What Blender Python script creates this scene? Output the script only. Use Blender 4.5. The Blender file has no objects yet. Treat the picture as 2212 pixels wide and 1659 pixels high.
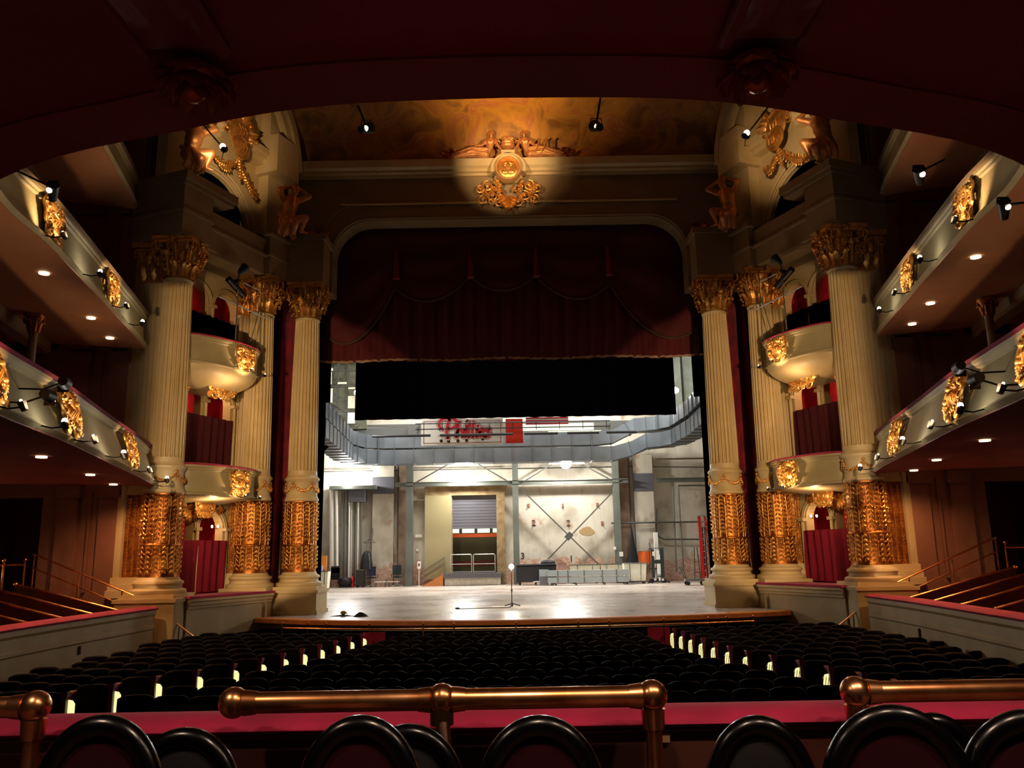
import bpy, bmesh, math, random
from mathutils import Vector, Matrix, Euler
PI = math.pi
sc = bpy.context.scene
COL = sc.collection
# ---------------------------------------------------------------- camera
FPX = 1790.0
PITCH = math.atan(366 / FPX)
ROLL = math.radians(1.0)
CX, CY, CAMZ = 1106.0, 829.5, 1.75
cp, sp = math.cos(PITCH), math.sin(PITCH)
cr, sr = math.cos(ROLL), math.sin(ROLL)
cd = bpy.data.cameras.new('camera'); cam = bpy.data.objects.new('camera', cd); COL.objects.link(cam)
cd.sensor_width = 36; cd.lens = FPX / 2212 * 36; cd.clip_end = 300; cd.clip_start = .05
r0, u0, f0 = Vector((1, 0, 0)), Vector((0, -sp, cp)), Vector((0, cp, sp))
cr_, cu_ = r0 * cr - u0 * sr, r0 * sr + u0 * cr
m = Matrix((cr_, cu_, -f0)).transposed().to_4x4(); m.translation = (0, 0, CAMZ)
cam.matrix_world = m
sc.camera = cam
# ---------------------------------------------------------------- world, exposure
w = bpy.data.worlds.new('world'); sc.world = w; w.use_nodes = True
bg = w.node_tree.nodes['Background']; bg.inputs[0].default_value = (1.0, .60, .42, 1); bg.inputs[1].default_value = .013
sc.view_settings.view_transform = 'Standard'; sc.view_settings.look = 'None'
sc.cycles.adaptive_threshold = .05; sc.cycles.adaptive_min_samples = 16; sc.cycles.max_bounces = 4; sc.cycles.diffuse_bounces = 2; sc.cycles.glossy_bounces = 2; sc.cycles.transmission_bounces = 1; sc.cycles.caustics_reflective = False; sc.cycles.caustics_refractive = False
sc.view_settings.exposure = 0.0; sc.view_settings.gamma = 1; sc.view_settings.use_curve_mapping = False

def light(kind, loc, power, col=(1, .75, .48), size=.1, target=None, angle=60, blend=.5, parent=None, sx=None, sy=None):
    d = bpy.data.lights.new('lamp_light', kind); d.energy = power; d.color = col
    if kind == 'POINT': d.shadow_soft_size = size
    if kind == 'SPOT':
        d.shadow_soft_size = size; d.spot_size = math.radians(angle); d.spot_blend = blend
    if kind == 'AREA':
        d.shape = 'RECTANGLE'; d.size = sx or size; d.size_y = sy or size
    o = bpy.data.objects.new('lamp_light', d); COL.objects.link(o); o.location = loc
    if target is not None:
        o.rotation_euler = (Vector(target) - Vector(loc)).to_track_quat('-Z', 'Y').to_euler()
    if parent is not None:
        bpy.context.view_layer.update()
        o.parent = parent; o.matrix_parent_inverse = parent.matrix_world.inverted()
    return o
WARM = (1.0, .655, .35); WHITE = (1.0, .975, .93); AMBER = (1.0, .50, .22)
# unseen area fills added in the fly loft to brighten the stage
light('AREA', (0, 34, 14.5), 1300, WHITE, sx=12, sy=1.0, target=(0, 39, 0))
light('AREA', (0, 44.5, 12.8), 2300, WHITE, sx=14, sy=1.0, target=(0, 49, 0))
# house spots on the gallery fronts, aimed at the proscenium columns
for sd in (-1, 1):
    light('SPOT', (sd * 6.45, 11.4, 4.0), 2500, WARM, .006, target=(sd * 7.5, 27.0, 4.95), angle=34, blend=.12)
    light('SPOT', (sd * 6.7, 12.2, 4.35), 2000, WARM, .006, target=(sd * 9.3, 22.9, 5.0), angle=45, blend=.12)
# unseen spots added above the viewer to lift the dark soffit and seats
for x_ in (-2.4, -1.2, 0, 1.2, 2.4):
    light('SPOT', (x_, 1.7, 3.66), 170, (1.0, .70, .50), .08, target=(x_, 1.9, 0), angle=140, blend=.8)

# ---------------------------------------------------------------- pixel -> place helpers (real distances)
def _ray(u, v):
    x = u - CX; y = CY - v
    x, y = x * cr + y * sr, -x * sr + y * cr
    return (x, FPX * cp - y * sp, y * cp + FPX * sp)
def at_z(u, v, z):
    d = _ray(u, v); t = (z - CAMZ) / d[2]; return Vector((d[0] * t, d[1] * t, z))
def at_y(u, v, Y):
    d = _ray(u, v); t = Y / d[1]; return Vector((d[0] * t, Y, CAMZ + d[2] * t))

# ---------------------------------------------------------------- materials
def lin(h):
    h = h.lstrip('#'); c = [int(h[i:i + 2], 16) / 255 for i in (0, 2, 4)]
    return tuple(x / 12.92 if x <= .04045 else ((x + .055) / 1.055) ** 2.4 for x in c) + (1,)
MATS = {}
def mat(name, col, rough=.6, metal=0., col2=None, nscale=3., ndet=4, nlo=.35, nhi=.65, bump=0., bscale=20., emit=None, estr=0., coat=0., stretch=None, sheen=0., spec=.5):
    if name in MATS: return MATS[name]
    M = bpy.data.materials.new(name); M.use_nodes = True; nt = M.node_tree; b = nt.nodes['Principled BSDF']
    b.inputs['Roughness'].default_value = rough; b.inputs['Metallic'].default_value = metal
    b.inputs['Coat Weight'].default_value = coat; b.inputs['Specular IOR Level'].default_value = spec
    b.inputs['Sheen Weight'].default_value = sheen
    c1 = lin(col); b.inputs['Base Color'].default_value = c1
    tc = nt.nodes.new('ShaderNodeTexCoord'); mp = nt.nodes.new('ShaderNodeMapping'); nt.links.new(tc.outputs['Object'], mp.inputs[0])
    if stretch: mp.inputs['Scale'].default_value = stretch
    if col2:
        n = nt.nodes.new('ShaderNodeTexNoise'); n.inputs['Scale'].default_value = nscale; n.inputs['Detail'].default_value = ndet
        nt.links.new(mp.outputs[0], n.inputs['Vector'])
        r = nt.nodes.new('ShaderNodeValToRGB'); r.color_ramp.elements[0].position = nlo; r.color_ramp.elements[1].position = nhi
        r.color_ramp.elements[0].color = c1; r.color_ramp.elements[1].color = lin(col2)
        nt.links.new(n.outputs[0], r.inputs[0]); nt.links.new(r.outputs[0], b.inputs['Base Color'])
    if bump:
        n2 = nt.nodes.new('ShaderNodeTexNoise'); n2.inputs['Scale'].default_value = bscale; n2.inputs['Detail'].default_value = 3
        nt.links.new(mp.outputs[0], n2.inputs['Vector'])
        bp = nt.nodes.new('ShaderNodeBump'); bp.inputs['Strength'].default_value = bump; bp.inputs['Distance'].default_value = .02
        nt.links.new(n2.outputs[0], bp.inputs['Height']); nt.links.new(bp.outputs[0], b.inputs['Normal'])
    if emit:
        b.inputs['Emission Color'].default_value = lin(emit); b.inputs['Emission Strength'].default_value = estr
    MATS[name] = M
    return M
CREAM = mat('cream_paint', '#d8c294', .5, col2='#ccb27c', nscale=1.3, bump=.1, bscale=8)
CREAMP = mat('olive_cream_parapet_paint', '#b4a67c', .5, col2='#a3946a', nscale=1.2)
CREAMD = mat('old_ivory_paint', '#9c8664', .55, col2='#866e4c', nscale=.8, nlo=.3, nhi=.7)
TAN = mat('ochre_wall_paint', '#9a6a52', .6, col2='#7e5040', nscale=.6, nlo=.3, nhi=.75)
MAROON = mat('maroon_soffit_paint', '#98504a', .75, col2='#884442', nscale=1.0, bump=.1, bscale=60)
PEACH = mat('peach_soffit_paint', '#c08860', .65, col2='#ac7250', nscale=.5)
GOLD = mat('gold_leaf', '#ffc873', .36, .8, col2='#e09a48', nscale=7, bump=.35, bscale=30)
GOLDD = mat('old_gold_leaf', '#cc8840', .4, .9, col2='#8e4a24', nscale=6, bump=.5, bscale=25)
GOLDS = mat('statue_bronze_gilt', '#e8a868', .42, .55, col2='#c88250', nscale=3, bump=.15, bscale=14)
BRASS = mat('polished_brass', '#f2b47c', .27, 1.0, col2='#cc8850', nscale=8, ndet=2)
VELVET = mat('crimson_velvet', '#b01646', .85, col2='#920e36', nscale=3, sheen=.08)
REDWALL = mat('red_damask', '#b8122c', .8, col2='#8c0c22', nscale=2.2)
DRAPE = mat('wine_red_drape', '#96102a', .85, col2='#5e0616', nscale=1.5, sheen=.2)
BLACKV = mat('black_velour', '#020203', 1.0, spec=0.0)
BLACK = mat('black_paint', '#0b0b0c', .5)
BLACKG = mat('black_gloss_leather', '#020203', .24, spec=.35)
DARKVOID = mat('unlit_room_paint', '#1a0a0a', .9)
STEEL = mat('grey_green_steel', '#666a61', .5, col2='#5a5e56', nscale=1.2)
STEELD = mat('dark_steel', '#44443e', .5)
DUCT = mat('galvanised_duct', '#666c71', .45, .35, col2='#54595d', nscale=.7, ndet=2)
WHITEP = mat('white_paint', '#e6e4da', .5)
CANVAS = mat('white_canvas', '#e3dfc8', .75, col2='#cfcab0', nscale=2)
BEIGE = mat('beige_metal_panel', '#928660', .55)
LGREY = mat('grey_panel', '#5a595f', .5)
CHROME = mat('bright_metal', '#c9c9c4', .25, .9)
ORANGE = mat('orange_paint', '#e2571c', .5)
REDP = mat('red_fibreglass', '#b8201c', .4)
SEATC = mat('seat_back_leather', '#1a0c0e', .75, spec=.25, col2='#0e0608', nscale=4)
SEATR = mat('deep_red_seat_cloth', '#4a0a18', .8)
SEATU = mat('crimson_seat_cloth', '#a8163a', .7)
WOODD = mat('dark_walnut', '#3a1c12', .35, col2='#28110a', nscale=4)
def emat(name, col, s):
    return mat(name, '#ffffff', .5, emit=col, estr=s)
BULB = emat('lit_bulb', '#ffe9c0', 14); BULBW = emat('lit_white_flood', '#fffaf0', 120); DOWNL = emat('lit_downlight', '#ffdca8', 3.2)
AISLE = mat('lit_aisle_lantern', '#e8e0a8', .5, emit='#f4f0a8', estr=1.1)
# stained back wall of the stage
def wall_mat():
    M = bpy.data.materials.new('stained_painted_masonry'); M.use_nodes = True; nt = M.node_tree; b = nt.nodes['Principled BSDF']; L = nt.links.new
    b.inputs['Roughness'].default_value = .7
    tc = nt.nodes.new('ShaderNodeTexCoord')
    def noise(s, d, st=None):
        mp = nt.nodes.new('ShaderNodeMapping'); L(tc.outputs['Object'], mp.inputs[0])
        if st: mp.inputs['Scale'].default_value = st
        n = nt.nodes.new('ShaderNodeTexNoise'); n.inputs['Scale'].default_value = s; n.inputs['Detail'].default_value = d; L(mp.outputs[0], n.inputs['Vector']); return n
    n1 = noise(.5, 6); n2 = noise(1.6, 7, (1, 1, .6)); n3 = noise(5, 3, (1, 1, .15))
    r = nt.nodes.new('ShaderNodeValToRGB'); L(n1.outputs[0], r.inputs[0])
    e = r.color_ramp.elements; e[0].position = .34; e[0].color = lin('#a09682'); e[1].position = .5; e[1].color = lin('#cbc2b0')
    k = e.new(.66); k.color = lin('#c2baa8')
    r2 = nt.nodes.new('ShaderNodeValToRGB'); L(n2.outputs[0], r2.inputs[0]); r2.color_ramp.elements[0].position = .60; r2.color_ramp.elements[1].position = .72
    mx = nt.nodes.new('ShaderNodeMix'); mx.data_type = 'RGBA'; L(r2.outputs[0], mx.inputs[0]); L(r.outputs[0], mx.inputs[6]); mx.inputs[7].default_value = lin('#a58668')
    mx2 = nt.nodes.new('ShaderNodeMix'); mx2.data_type = 'RGBA'; mx2.blend_type = 'MULTIPLY'; mx2.inputs[0].default_value = .28; L(mx.outputs[2], mx2.inputs[6]); L(n3.outputs[0], mx2.inputs[7])
    # exposed brick course near the floor
    br = nt.nodes.new('ShaderNodeTexBrick'); br.inputs['Scale'].default_value = 4; br.inputs['Color1'].default_value = lin('#a4705c'); br.inputs['Color2'].default_value = lin('#c9a790'); br.inputs['Mortar'].default_value = lin('#b8a893')
    mp = nt.nodes.new('ShaderNodeMapping'); mp.inputs['Rotation'].default_value = (PI / 2, 0, 0); L(tc.outputs['Object'], mp.inputs[0]); L(mp.outputs[0], br.inputs['Vector'])
    sx = nt.nodes.new('ShaderNodeSeparateXYZ'); L(tc.outputs['Object'], sx.inputs[0])
    ad = nt.nodes.new('ShaderNodeMath'); ad.operation = 'MULTIPLY_ADD'; L(n2.outputs[0], ad.inputs[0]); ad.inputs[1].default_value = 2.2; L(sx.outputs[2], ad.inputs[2])
    lt = nt.nodes.new('ShaderNodeMath'); lt.operation = 'LESS_THAN'; L(ad.outputs[0], lt.inputs[0]); lt.inputs[1].default_value = 2.35
    mx3 = nt.nodes.new('ShaderNodeMix'); mx3.data_type = 'RGBA'; L(lt.outputs[0], mx3.inputs[0]); L(mx2.outputs[2], mx3.inputs[6]); L(br.outputs[0], mx3.inputs[7])
    L(mx3.outputs[2], b.inputs['Base Color'])
    bp = nt.nodes.new('ShaderNodeBump'); bp.inputs['Strength'].default_value = .3; bp.inputs['Distance'].default_value = .03; L(n2.outputs[0], bp.inputs['Height']); L(bp.outputs[0], b.inputs['Normal'])
    return M
MASON = wall_mat()
def floor_mat():
    M = bpy.data.materials.new('worn_maple_stage_floor'); M.use_nodes = True; nt = M.node_tree; b = nt.nodes['Principled BSDF']; L = nt.links.new
    tc = nt.nodes.new('ShaderNodeTexCoord')
    br = nt.nodes.new('ShaderNodeTexBrick'); br.inputs['Scale'].default_value = .45; br.inputs['Color1'].default_value = lin('#b5a090'); br.inputs['Color2'].default_value = lin('#cbbdb0'); br.inputs['Mortar'].default_value = lin('#a89484'); br.inputs['Mortar Size'].default_value = .004
    br.inputs['Brick Width'].default_value = 1.1; br.inputs['Row Height'].default_value = .5
    L(tc.outputs['Object'], br.inputs['Vector'])
    n = nt.nodes.new('ShaderNodeTexNoise'); n.inputs['Scale'].default_value = .6; n.inputs['Detail'].default_value = 6; L(tc.outputs['Object'], n.inputs['Vector'])
    mx = nt.nodes.new('ShaderNodeMix'); mx.data_type = 'RGBA'; mx.inputs[0].default_value = .45; L(br.outputs[0], mx.inputs[6])
    r = nt.nodes.new('ShaderNodeValToRGB'); r.color_ramp.elements[0].position = .35; r.color_ramp.elements[1].position = .62; r.color_ramp.elements[0].color = lin('#a8988c'); r.color_ramp.elements[1].color = lin('#cdc3bc'); L(n.outputs[0], r.inputs[0]); L(r.outputs[0], mx.inputs[7])
    L(mx.outputs[2], b.inputs['Base Color'])
    rr = nt.nodes.new('ShaderNodeMapRange'); rr.inputs[3].default_value = .16; rr.inputs[4].default_value = .42; L(n.outputs[0], rr.inputs[0]); L(rr.outputs[0], b.inputs['Roughness'])
    return M
STAGEF = floor_mat()
def cove_mat():
    M = bpy.data.materials.new('gilded_cove_painting'); M.use_nodes = True; nt = M.node_tree; b = nt.nodes['Principled BSDF']; L = nt.links.new
    b.inputs['Roughness'].default_value = .6
    tc = nt.nodes.new('ShaderNodeTexCoord'); n = nt.nodes.new('ShaderNodeTexNoise'); n.inputs['Scale'].default_value = 1.0; n.inputs['Detail'].default_value = 9; n.inputs['Distortion'].default_value = 1.2; L(tc.outputs['Object'], n.inputs['Vector'])
    r = nt.nodes.new('ShaderNodeValToRGB'); L(n.outputs[0], r.inputs[0]); e = r.color_ramp.elements
    e[0].position = .36; e[0].color = lin('#8a5a1e'); e[1].position = .52; e[1].color = lin('#c4872c'); k = e.new(.62); k.color = lin('#b5683a'); k = e.new(.72); k.color = lin('#c99a5a')
    L(r.outputs[0], b.inputs['Base Color'])
    return M
COVE = cove_mat()
APRON = mat('orange_stained_oak', '#f09a52', .4, col2='#e08444', nscale=2.0, stretch=(.4, 6, 1))
BRICKF = mat('whitewashed_block', '#c9c2b0', .7, col2='#b3aa96', nscale=5)

# ---------------------------------------------------------------- mesh builder
def smooth_path(pts, n=6, closed=False):
    P = [Vector(p) for p in pts]; out = []
    N = len(P); rng = range(N if closed else N - 1)
    for i in rng:
        if closed: a, b, c, d = P[i - 1], P[i], P[(i + 1) % N], P[(i + 2) % N]
        else: a, b, c, d = P[max(i - 1, 0)], P[i], P[i + 1], P[min(i + 2, N - 1)]
        for k in range(n):
            t = k / n
            out.append(.5 * ((2 * b) + (c - a) * t + (2 * a - 5 * b + 4 * c - d) * t * t + (3 * b - a - 3 * c + d) * t ** 3))
    if not closed: out.append(P[-1])
    return out
class MB:
    def __init__(s): s.v = []; s.f = []; s.m = []; s.cur = 0; s.T = None
    def add(s, V, F):
        o = len(s.v)
        if s.T is not None: V = [s.T @ Vector(p) for p in V]
        s.v += [tuple(p) for p in V]; s.f += [tuple(i + o for i in f) for f in F]; s.m += [s.cur] * len(F)
    def box(s, x0, y0, z0, x1, y1, z1):
        V = [(x, y, z) for z in (z0, z1) for y in (y0, y1) for x in (x0, x1)]
        s.add(V, [(0, 2, 3, 1), (4, 5, 7, 6), (0, 1, 5, 4), (2, 6, 7, 3), (0, 4, 6, 2), (1, 3, 7, 5)])
    def hexa(s, b, t):   # four bottom points, four top points
        s.add(list(b) + list(t), [(3, 2, 1, 0), (4, 5, 6, 7), (0, 1, 5, 4), (1, 2, 6, 5), (2, 3, 7, 6), (3, 0, 4, 7)])
    def obox(s, c, ax, ay, az, hx, hy, hz):
        c = Vector(c); ax = Vector(ax).normalized(); ay = Vector(ay).normalized(); az = Vector(az).normalized()
        q = lambda i, j, k: c + ax * hx * i + ay * hy * j + az * hz * k
        s.hexa([q(-1, -1, -1), q(1, -1, -1), q(1, 1, -1), q(-1, 1, -1)], [q(-1, -1, 1), q(1, -1, 1), q(1, 1, 1), q(-1, 1, 1)])
    def bar(s, p, q, w, h=None):
        p, q = Vector(p), Vector(q); h = h or w; d = (q - p); L = d.length; d.normalize()
        up = Vector((0, 0, 1)) if abs(d.z) < .95 else Vector((0, 1, 0))
        a = d.cross(up).normalized(); b = a.cross(d).normalized()
        s.obox((p + q) / 2, d, a, b, L / 2, w / 2, h / 2)
    def tube(s, pts, r, n=8, cap=True, r1=None, closed=False):
        P = [Vector(p) for p in pts]; N = len(P)
        rs = r if isinstance(r, (list, tuple)) else [r + ((r1 if r1 is not None else r) - r) * i / max(N - 1, 1) for i in range(N)]
        V = []; F = []; prev = None
        for i, p in enumerate(P):
            if closed: d = P[(i + 1) % N] - P[i - 1]
            else: d = P[min(i + 1, N - 1)] - P[max(i - 1, 0)]
            if d.length < 1e-9: d = Vector((0, 0, 1))
            d.normalize()
            if prev is None:
                up = Vector((0, 0, 1)) if abs(d.z) < .9 else Vector((1, 0, 0)); a = d.cross(up).normalized()
            else:
                a = (prev - d * prev.dot(d)); a = a.normalized() if a.length > 1e-6 else prev
            prev = a; b = d.cross(a)
            for k in range(n):
                t = 2 * PI * k / n; V.append(p + (a * math.cos(t) + b * math.sin(t)) * rs[i])
        M = N if closed else N - 1
        for i in range(M):
            for k in range(n):
                j = (i + 1) % N
                F.append((i * n + k, i * n + (k + 1) % n, j * n + (k + 1) % n, j * n + k))
        if cap and not closed: F.append(tuple(range(n - 1, -1, -1))); F.append(tuple((N - 1) * n + k for k in range(n)))
        s.add(V, F)
    def cyl(s, p, q, r, n=10, r1=None): s.tube([p, q], r, n, True, r1 if r1 is not None else r)
    def lathe(s, prof, n=32, c=(0, 0, 0), mod=None, cap=True, axis=None):
        c = Vector(c); V = []; F = []
        for (r, z) in prof:
            for k in range(n):
                t = 2 * PI * k / n; rr = r * (mod(t, z) if mod else 1)
                V.append(c + Vector((rr * math.cos(t), rr * math.sin(t), z)))
        for i in range(len(prof) - 1):
            for k in range(n): F.append((i * n + k, i * n + (k + 1) % n, (i + 1) * n + (k + 1) % n, (i + 1) * n + k))
        if cap: F.append(tuple(range(n - 1, -1, -1))); F.append(tuple((len(prof) - 1) * n + k for k in range(n)))
        s.add(V, F)
    def ball(s, c, r, n=8, m=6, sc=(1, 1, 1), R=None):
        V = []; F = []; c = Vector(c)
        for i in range(1, m):
            a = PI * i / m
            for k in range(n):
                t = 2 * PI * k / n; p = Vector((r * sc[0] * math.sin(a) * math.cos(t), r * sc[1] * math.sin(a) * math.sin(t), r * sc[2] * math.cos(a)))
                V.append(c + (R @ p if R else p))
        top = Vector((0, 0, r * sc[2])); V.append(c + (R @ top if R else top)); V.append(c - (R @ top if R else top))
        for i in range(m - 2):
            for k in range(n): F.append((i * n + k, (i + 1) * n + k, (i + 1) * n + (k + 1) % n, i * n + (k + 1) % n))
        T = len(V) - 2
        for k in range(n): F.append((T, k, (k + 1) % n)); F.append((T + 1, (m - 2) * n + (k + 1) % n, (m - 2) * n + k))
        s.add(V, F)
    def grid(s, fn, nu, nv):
        V = [fn(i / nu, j / nv) for j in range(nv + 1) for i in range(nu + 1)]
        s.add(V, [(j * (nu + 1) + i, j * (nu + 1) + i + 1, (j + 1) * (nu + 1) + i + 1, (j + 1) * (nu + 1) + i) for j in range(nv) for i in range(nu)])
    def prism(s, poly, fn, d0, d1):  # poly of (a,b) ; fn(a,b,d)->point
        n = len(poly); V = [fn(a, b, d0) for a, b in poly] + [fn(a, b, d1) for a, b in poly]
        s.add(V, [tuple(range(n - 1, -1, -1)), tuple(range(n, 2 * n))] + [(i, (i + 1) % n, n + (i + 1) % n, n + i) for i in range(n)])
    def sweep(s, path, nrm, prof, closedprof=False, caps=True):  # prof of (offset along normal, z)
        V = []; n = len(prof)
        for p, q in zip(path, nrm):
            for (o, z) in prof: V.append((p[0] + q[0] * o, p[1] + q[1] * o, z))
        F = []; kk = n if closedprof else n - 1
        for i in range(len(path) - 1):
            for k in range(kk): F.append((i * n + k, i * n + (k + 1) % n, (i + 1) * n + (k + 1) % n, (i + 1) * n + k))
        if caps and closedprof: F.append(tuple(range(n))); F.append(tuple((len(path) - 1) * n + k for k in range(n - 1, -1, -1)))
        s.add(V, F)
    def mesh(s, name, mats, smooth=40, recalc=True):
        me = bpy.data.meshes.new(name); me.from_pydata(s.v, [], s.f)
        for m in (mats if isinstance(mats, (list, tuple)) else [mats]): me.materials.append(m)
        if any(s.m): me.polygons.foreach_set('material_index', s.m)
        if recalc:
            b = bmesh.new(); b.from_mesh(me); bmesh.ops.recalc_face_normals(b, faces=b.faces); b.to_mesh(me); b.free()
        if smooth:
            me.shade_smooth(); me.set_sharp_from_angle(angle=math.radians(smooth))
        me.update(); return me
    def build(s, name, mats, parent=None, smooth=40, recalc=True):
        o = bpy.data.objects.new(name, s.mesh(name, mats, smooth, recalc)); COL.objects.link(o)
        if parent is not None: setpar(o, parent)
        return o
def setpar(o, p):
    o.parent = p; o.matrix_parent_inverse = world_of(p).inverted()
def world_of(o):
    if o.parent is None: return o.matrix_basis.copy()
    return world_of(o.parent) @ o.matrix_parent_inverse @ o.matrix_basis
def tag(o, label, cat, group=None, kind=None):
    if kind: o['kind'] = kind
    if label: o['label'] = label
    if cat: o['category'] = cat
    if group: o['group'] = group
    return o
def thing(name, label, cat, loc=(0, 0, 0), group=None, rz=0):
    o = bpy.data.objects.new(name, None); o.empty_display_size = .2; COL.objects.link(o); o.location = loc; o.rotation_euler = (0, 0, rz)
    return tag(o, label, cat, group)
def struct(name, mb, m, label=None, smooth=40):
    o = mb.build(name, m, None, smooth); o['kind'] = 'structure'
    if label: o['label'] = label
    return o
def children(o, allobs=None): return [c for c in bpy.data.objects if c.parent is o] if allobs is None else allobs.get(o.name, [])
def copy_tree(root, loc=None, rz=None, label=None, group=None, kids=None):
    r = root.copy(); COL.objects.link(r)
    if loc is not None: r.location = loc
    if rz is not None: r.rotation_euler = (0, 0, rz)
    if label: r['label'] = label
    if group: r['group'] = group
    for c in (kids if kids is not None else list(root.children)):
        cc = c.copy(); COL.objects.link(cc); cc.parent = r
        for g in c.children:
            gg = g.copy(); COL.objects.link(gg); gg.parent = cc
    return r
def curtain(mb, p0, p1, z0, z1, amp, waves, nv=10, seed=0, hem=0.0):
    rnd = random.Random(seed); p0, p1 = Vector((p0[0], p0[1], 0)), Vector((p1[0], p1[1], 0)); d = p1 - p0; n = Vector((-d.y, d.x, 0)).normalized()
    ph = [rnd.uniform(0, 6) for _ in range(4)]
    def fn(u, v):
        a = amp * (math.sin(u * waves * 2 * PI + .8 * math.sin(v * 2 + ph[0])) + .4 * math.sin(u * waves * 3.7 + ph[1]))
        p = p0 + d * u + n * a
        zz = z0 + (z1 - z0) * v
        if v == 0: zz += hem * math.sin(u * 31 + ph[2])
        p.z = zz; return p
    mb.grid(fn, int(waves * 10), nv)
# ================================================================ ornament vocabulary
# local frame: X across, Z up, -Y outwards to the viewer
def spiral(mb, c, r, turns, sgn, t0, depth, th, n=6, ys=1.0):
    pts = []; rs = []; N = int(12 * turns)
    for i in range(N + 1):
        t = i / N; a = t0 + sgn * 2 * PI * turns * t; rr = r * (1 - .86 * t)
        pts.append((c[0] + rr * math.cos(a), c[1] - depth * (.3 + .7 * t), c[2] + rr * math.sin(a) * ys)); rs.append(th * (1.0 - .35 * t))
    mb.tube(pts, rs, n)
    mb.ball((c[0], c[1] - depth * 1.1, c[2]), th * 1.5, 6, 5)
def leaf(mb, base, ang, L, W, lift=.05, curl=.04, twist=0.):
    ca, sa = math.cos(ang), math.sin(ang); bx, by, bz = base
    prof = [.25, .8, 1.0, .72, .95, .6, .08]
    def fn(u, v):
        k = v * (len(prof) - 1); i = min(int(k), len(prof) - 2); w = prof[i] + (prof[i + 1] - prof[i]) * (k - i)
        a = L * v; b = (u - .5) * W * w
        y = -lift * math.sin(v * PI * .9) - curl * v * v + .6 * abs(u - .5) * lift * 1.4
        if abs(u - .5) < .01: y -= lift * .35
        return (bx + ca * a - sa * b, by + y, bz + sa * a + ca * b)
    mb.grid(fn, 4, 6)
def garland(mb, p, q, sag, r, n=14, depth=.03, rnd=None):
    p, q = Vector(p), Vector(q); rnd = rnd or random.Random(3)
    for i in range(n + 1):
        t = i / n; c = p.lerp(q, t); c.z -= sag * 4 * t * (1 - t); rr = r * (.6 + .6 * math.sin(PI * t))
        c.y -= depth + rr * .4
        mb.ball(c, rr, 6, 5)
        if i < n:
            for s_ in (-1, 1): leaf(mb, (c.x, c.y, c.z), rnd.uniform(-.5, .5) + (PI / 2 if s_ > 0 else -PI / 2), rr * 2.2, rr * 1.2, rr * .3, rr * .3)
def oval_shield(mb, c, a, b, dome, ring):
    def fn(u, v):
        t = u * 2 * PI; r = v
        return (c[0] + a * r * math.cos(t), c[1] - dome * (1 - r * r), c[2] + b * r * math.sin(t))
    mb.grid(fn, 20, 5)
    mb.tube([(c[0] + a * math.cos(t * PI / 12), c[1] - ring * .3, c[2] + b * math.sin(t * PI / 12)) for t in range(24)], ring, 6, closed=True)
def cartouche_mesh(seed, W, H, kind=0):
    """gilded relief W wide and H high, centred on the origin, back at y=0"""
    rnd = random.Random(seed); mb = MB(); w, h = W / 2, H / 2; t = .045 * H
    oval_shield(mb, (0, -.05, 0), w * .42, h * .42, .09 * H, t)
    # relief inside the shield: instruments / book / lyre bars
    for k in range(3):
        mb.tube(smooth_path([(-w * .22 + k * w * .2, -.05 - .09 * H, -h * .24), (-w * .1 + k * w * .16, -.08 - .1 * H, 0), (-w * .24 + k * w * .24, -.05 - .09 * H, h * .24)], 4), t * .4, 5)
    mb.tube([(-w * .28, -.07 - .09 * H, -h * .08), (w * .28, -.07 - .09 * H, h * .1)], t * .4, 5)
    # crown of leaves, side scrolls, lower pendant
    for a in range(7):
        an = PI * (.22 + .56 * a / 6); leaf(mb, (w * .36 * math.cos(an), -.04, h * .42 * math.sin(an)), an, h * .52, W * .16, .05 * H, .05 * H)
    for s_ in (-1, 1):
        spiral(mb, (s_ * w * .62, -.04, h * .45), W * .17, 1.4, -s_, PI / 2, .06 * H, t)
        spiral(mb, (s_ * w * .7, -.04, -h * .12), W * .16, 1.3, s_, PI / 2 if s_ > 0 else PI / 2, .06 * H, t)
        spiral(mb, (s_ * w * .45, -.04, -h * .58), W * .15, 1.4, s_, 0 if s_ < 0 else PI, .05 * H, t)
        for k in range(5):
            an = (0 if s_ > 0 else PI) + s_ * rnd.uniform(-1.0, 1.0)
            leaf(mb, (s_ * w * rnd.uniform(.4, .62), -.05, h * rnd.uniform(-.7, .7)), an, W * .2, W * .12, .05 * H, .03 * H)
        mb.tube(smooth_path([(s_ * w * .5, -.03, h * .8), (s_ * w * .9, -.07, h * .35), (s_ * w * .78, -.09, -h * .3), (s_ * w * .3, -.06, -h * .85)], 5), t * .8, 6)
    garland(mb, (-w * .75, -.05, -h * .3), (w * .75, -.05, -h * .3), h * .42, t * 1.1, 12, .06 * H, rnd)
    for k in range(14): mb.ball((rnd.uniform(-.8, .8) * w, -.07 * H - .04, rnd.uniform(-.85, .85) * h), t * rnd.uniform(.6, 1.1), 6, 5)
    leaf(mb, (0, -.05, -h * .45), -PI / 2, h * .55, W * .22, .06 * H, .04 * H)
    return mb
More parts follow.
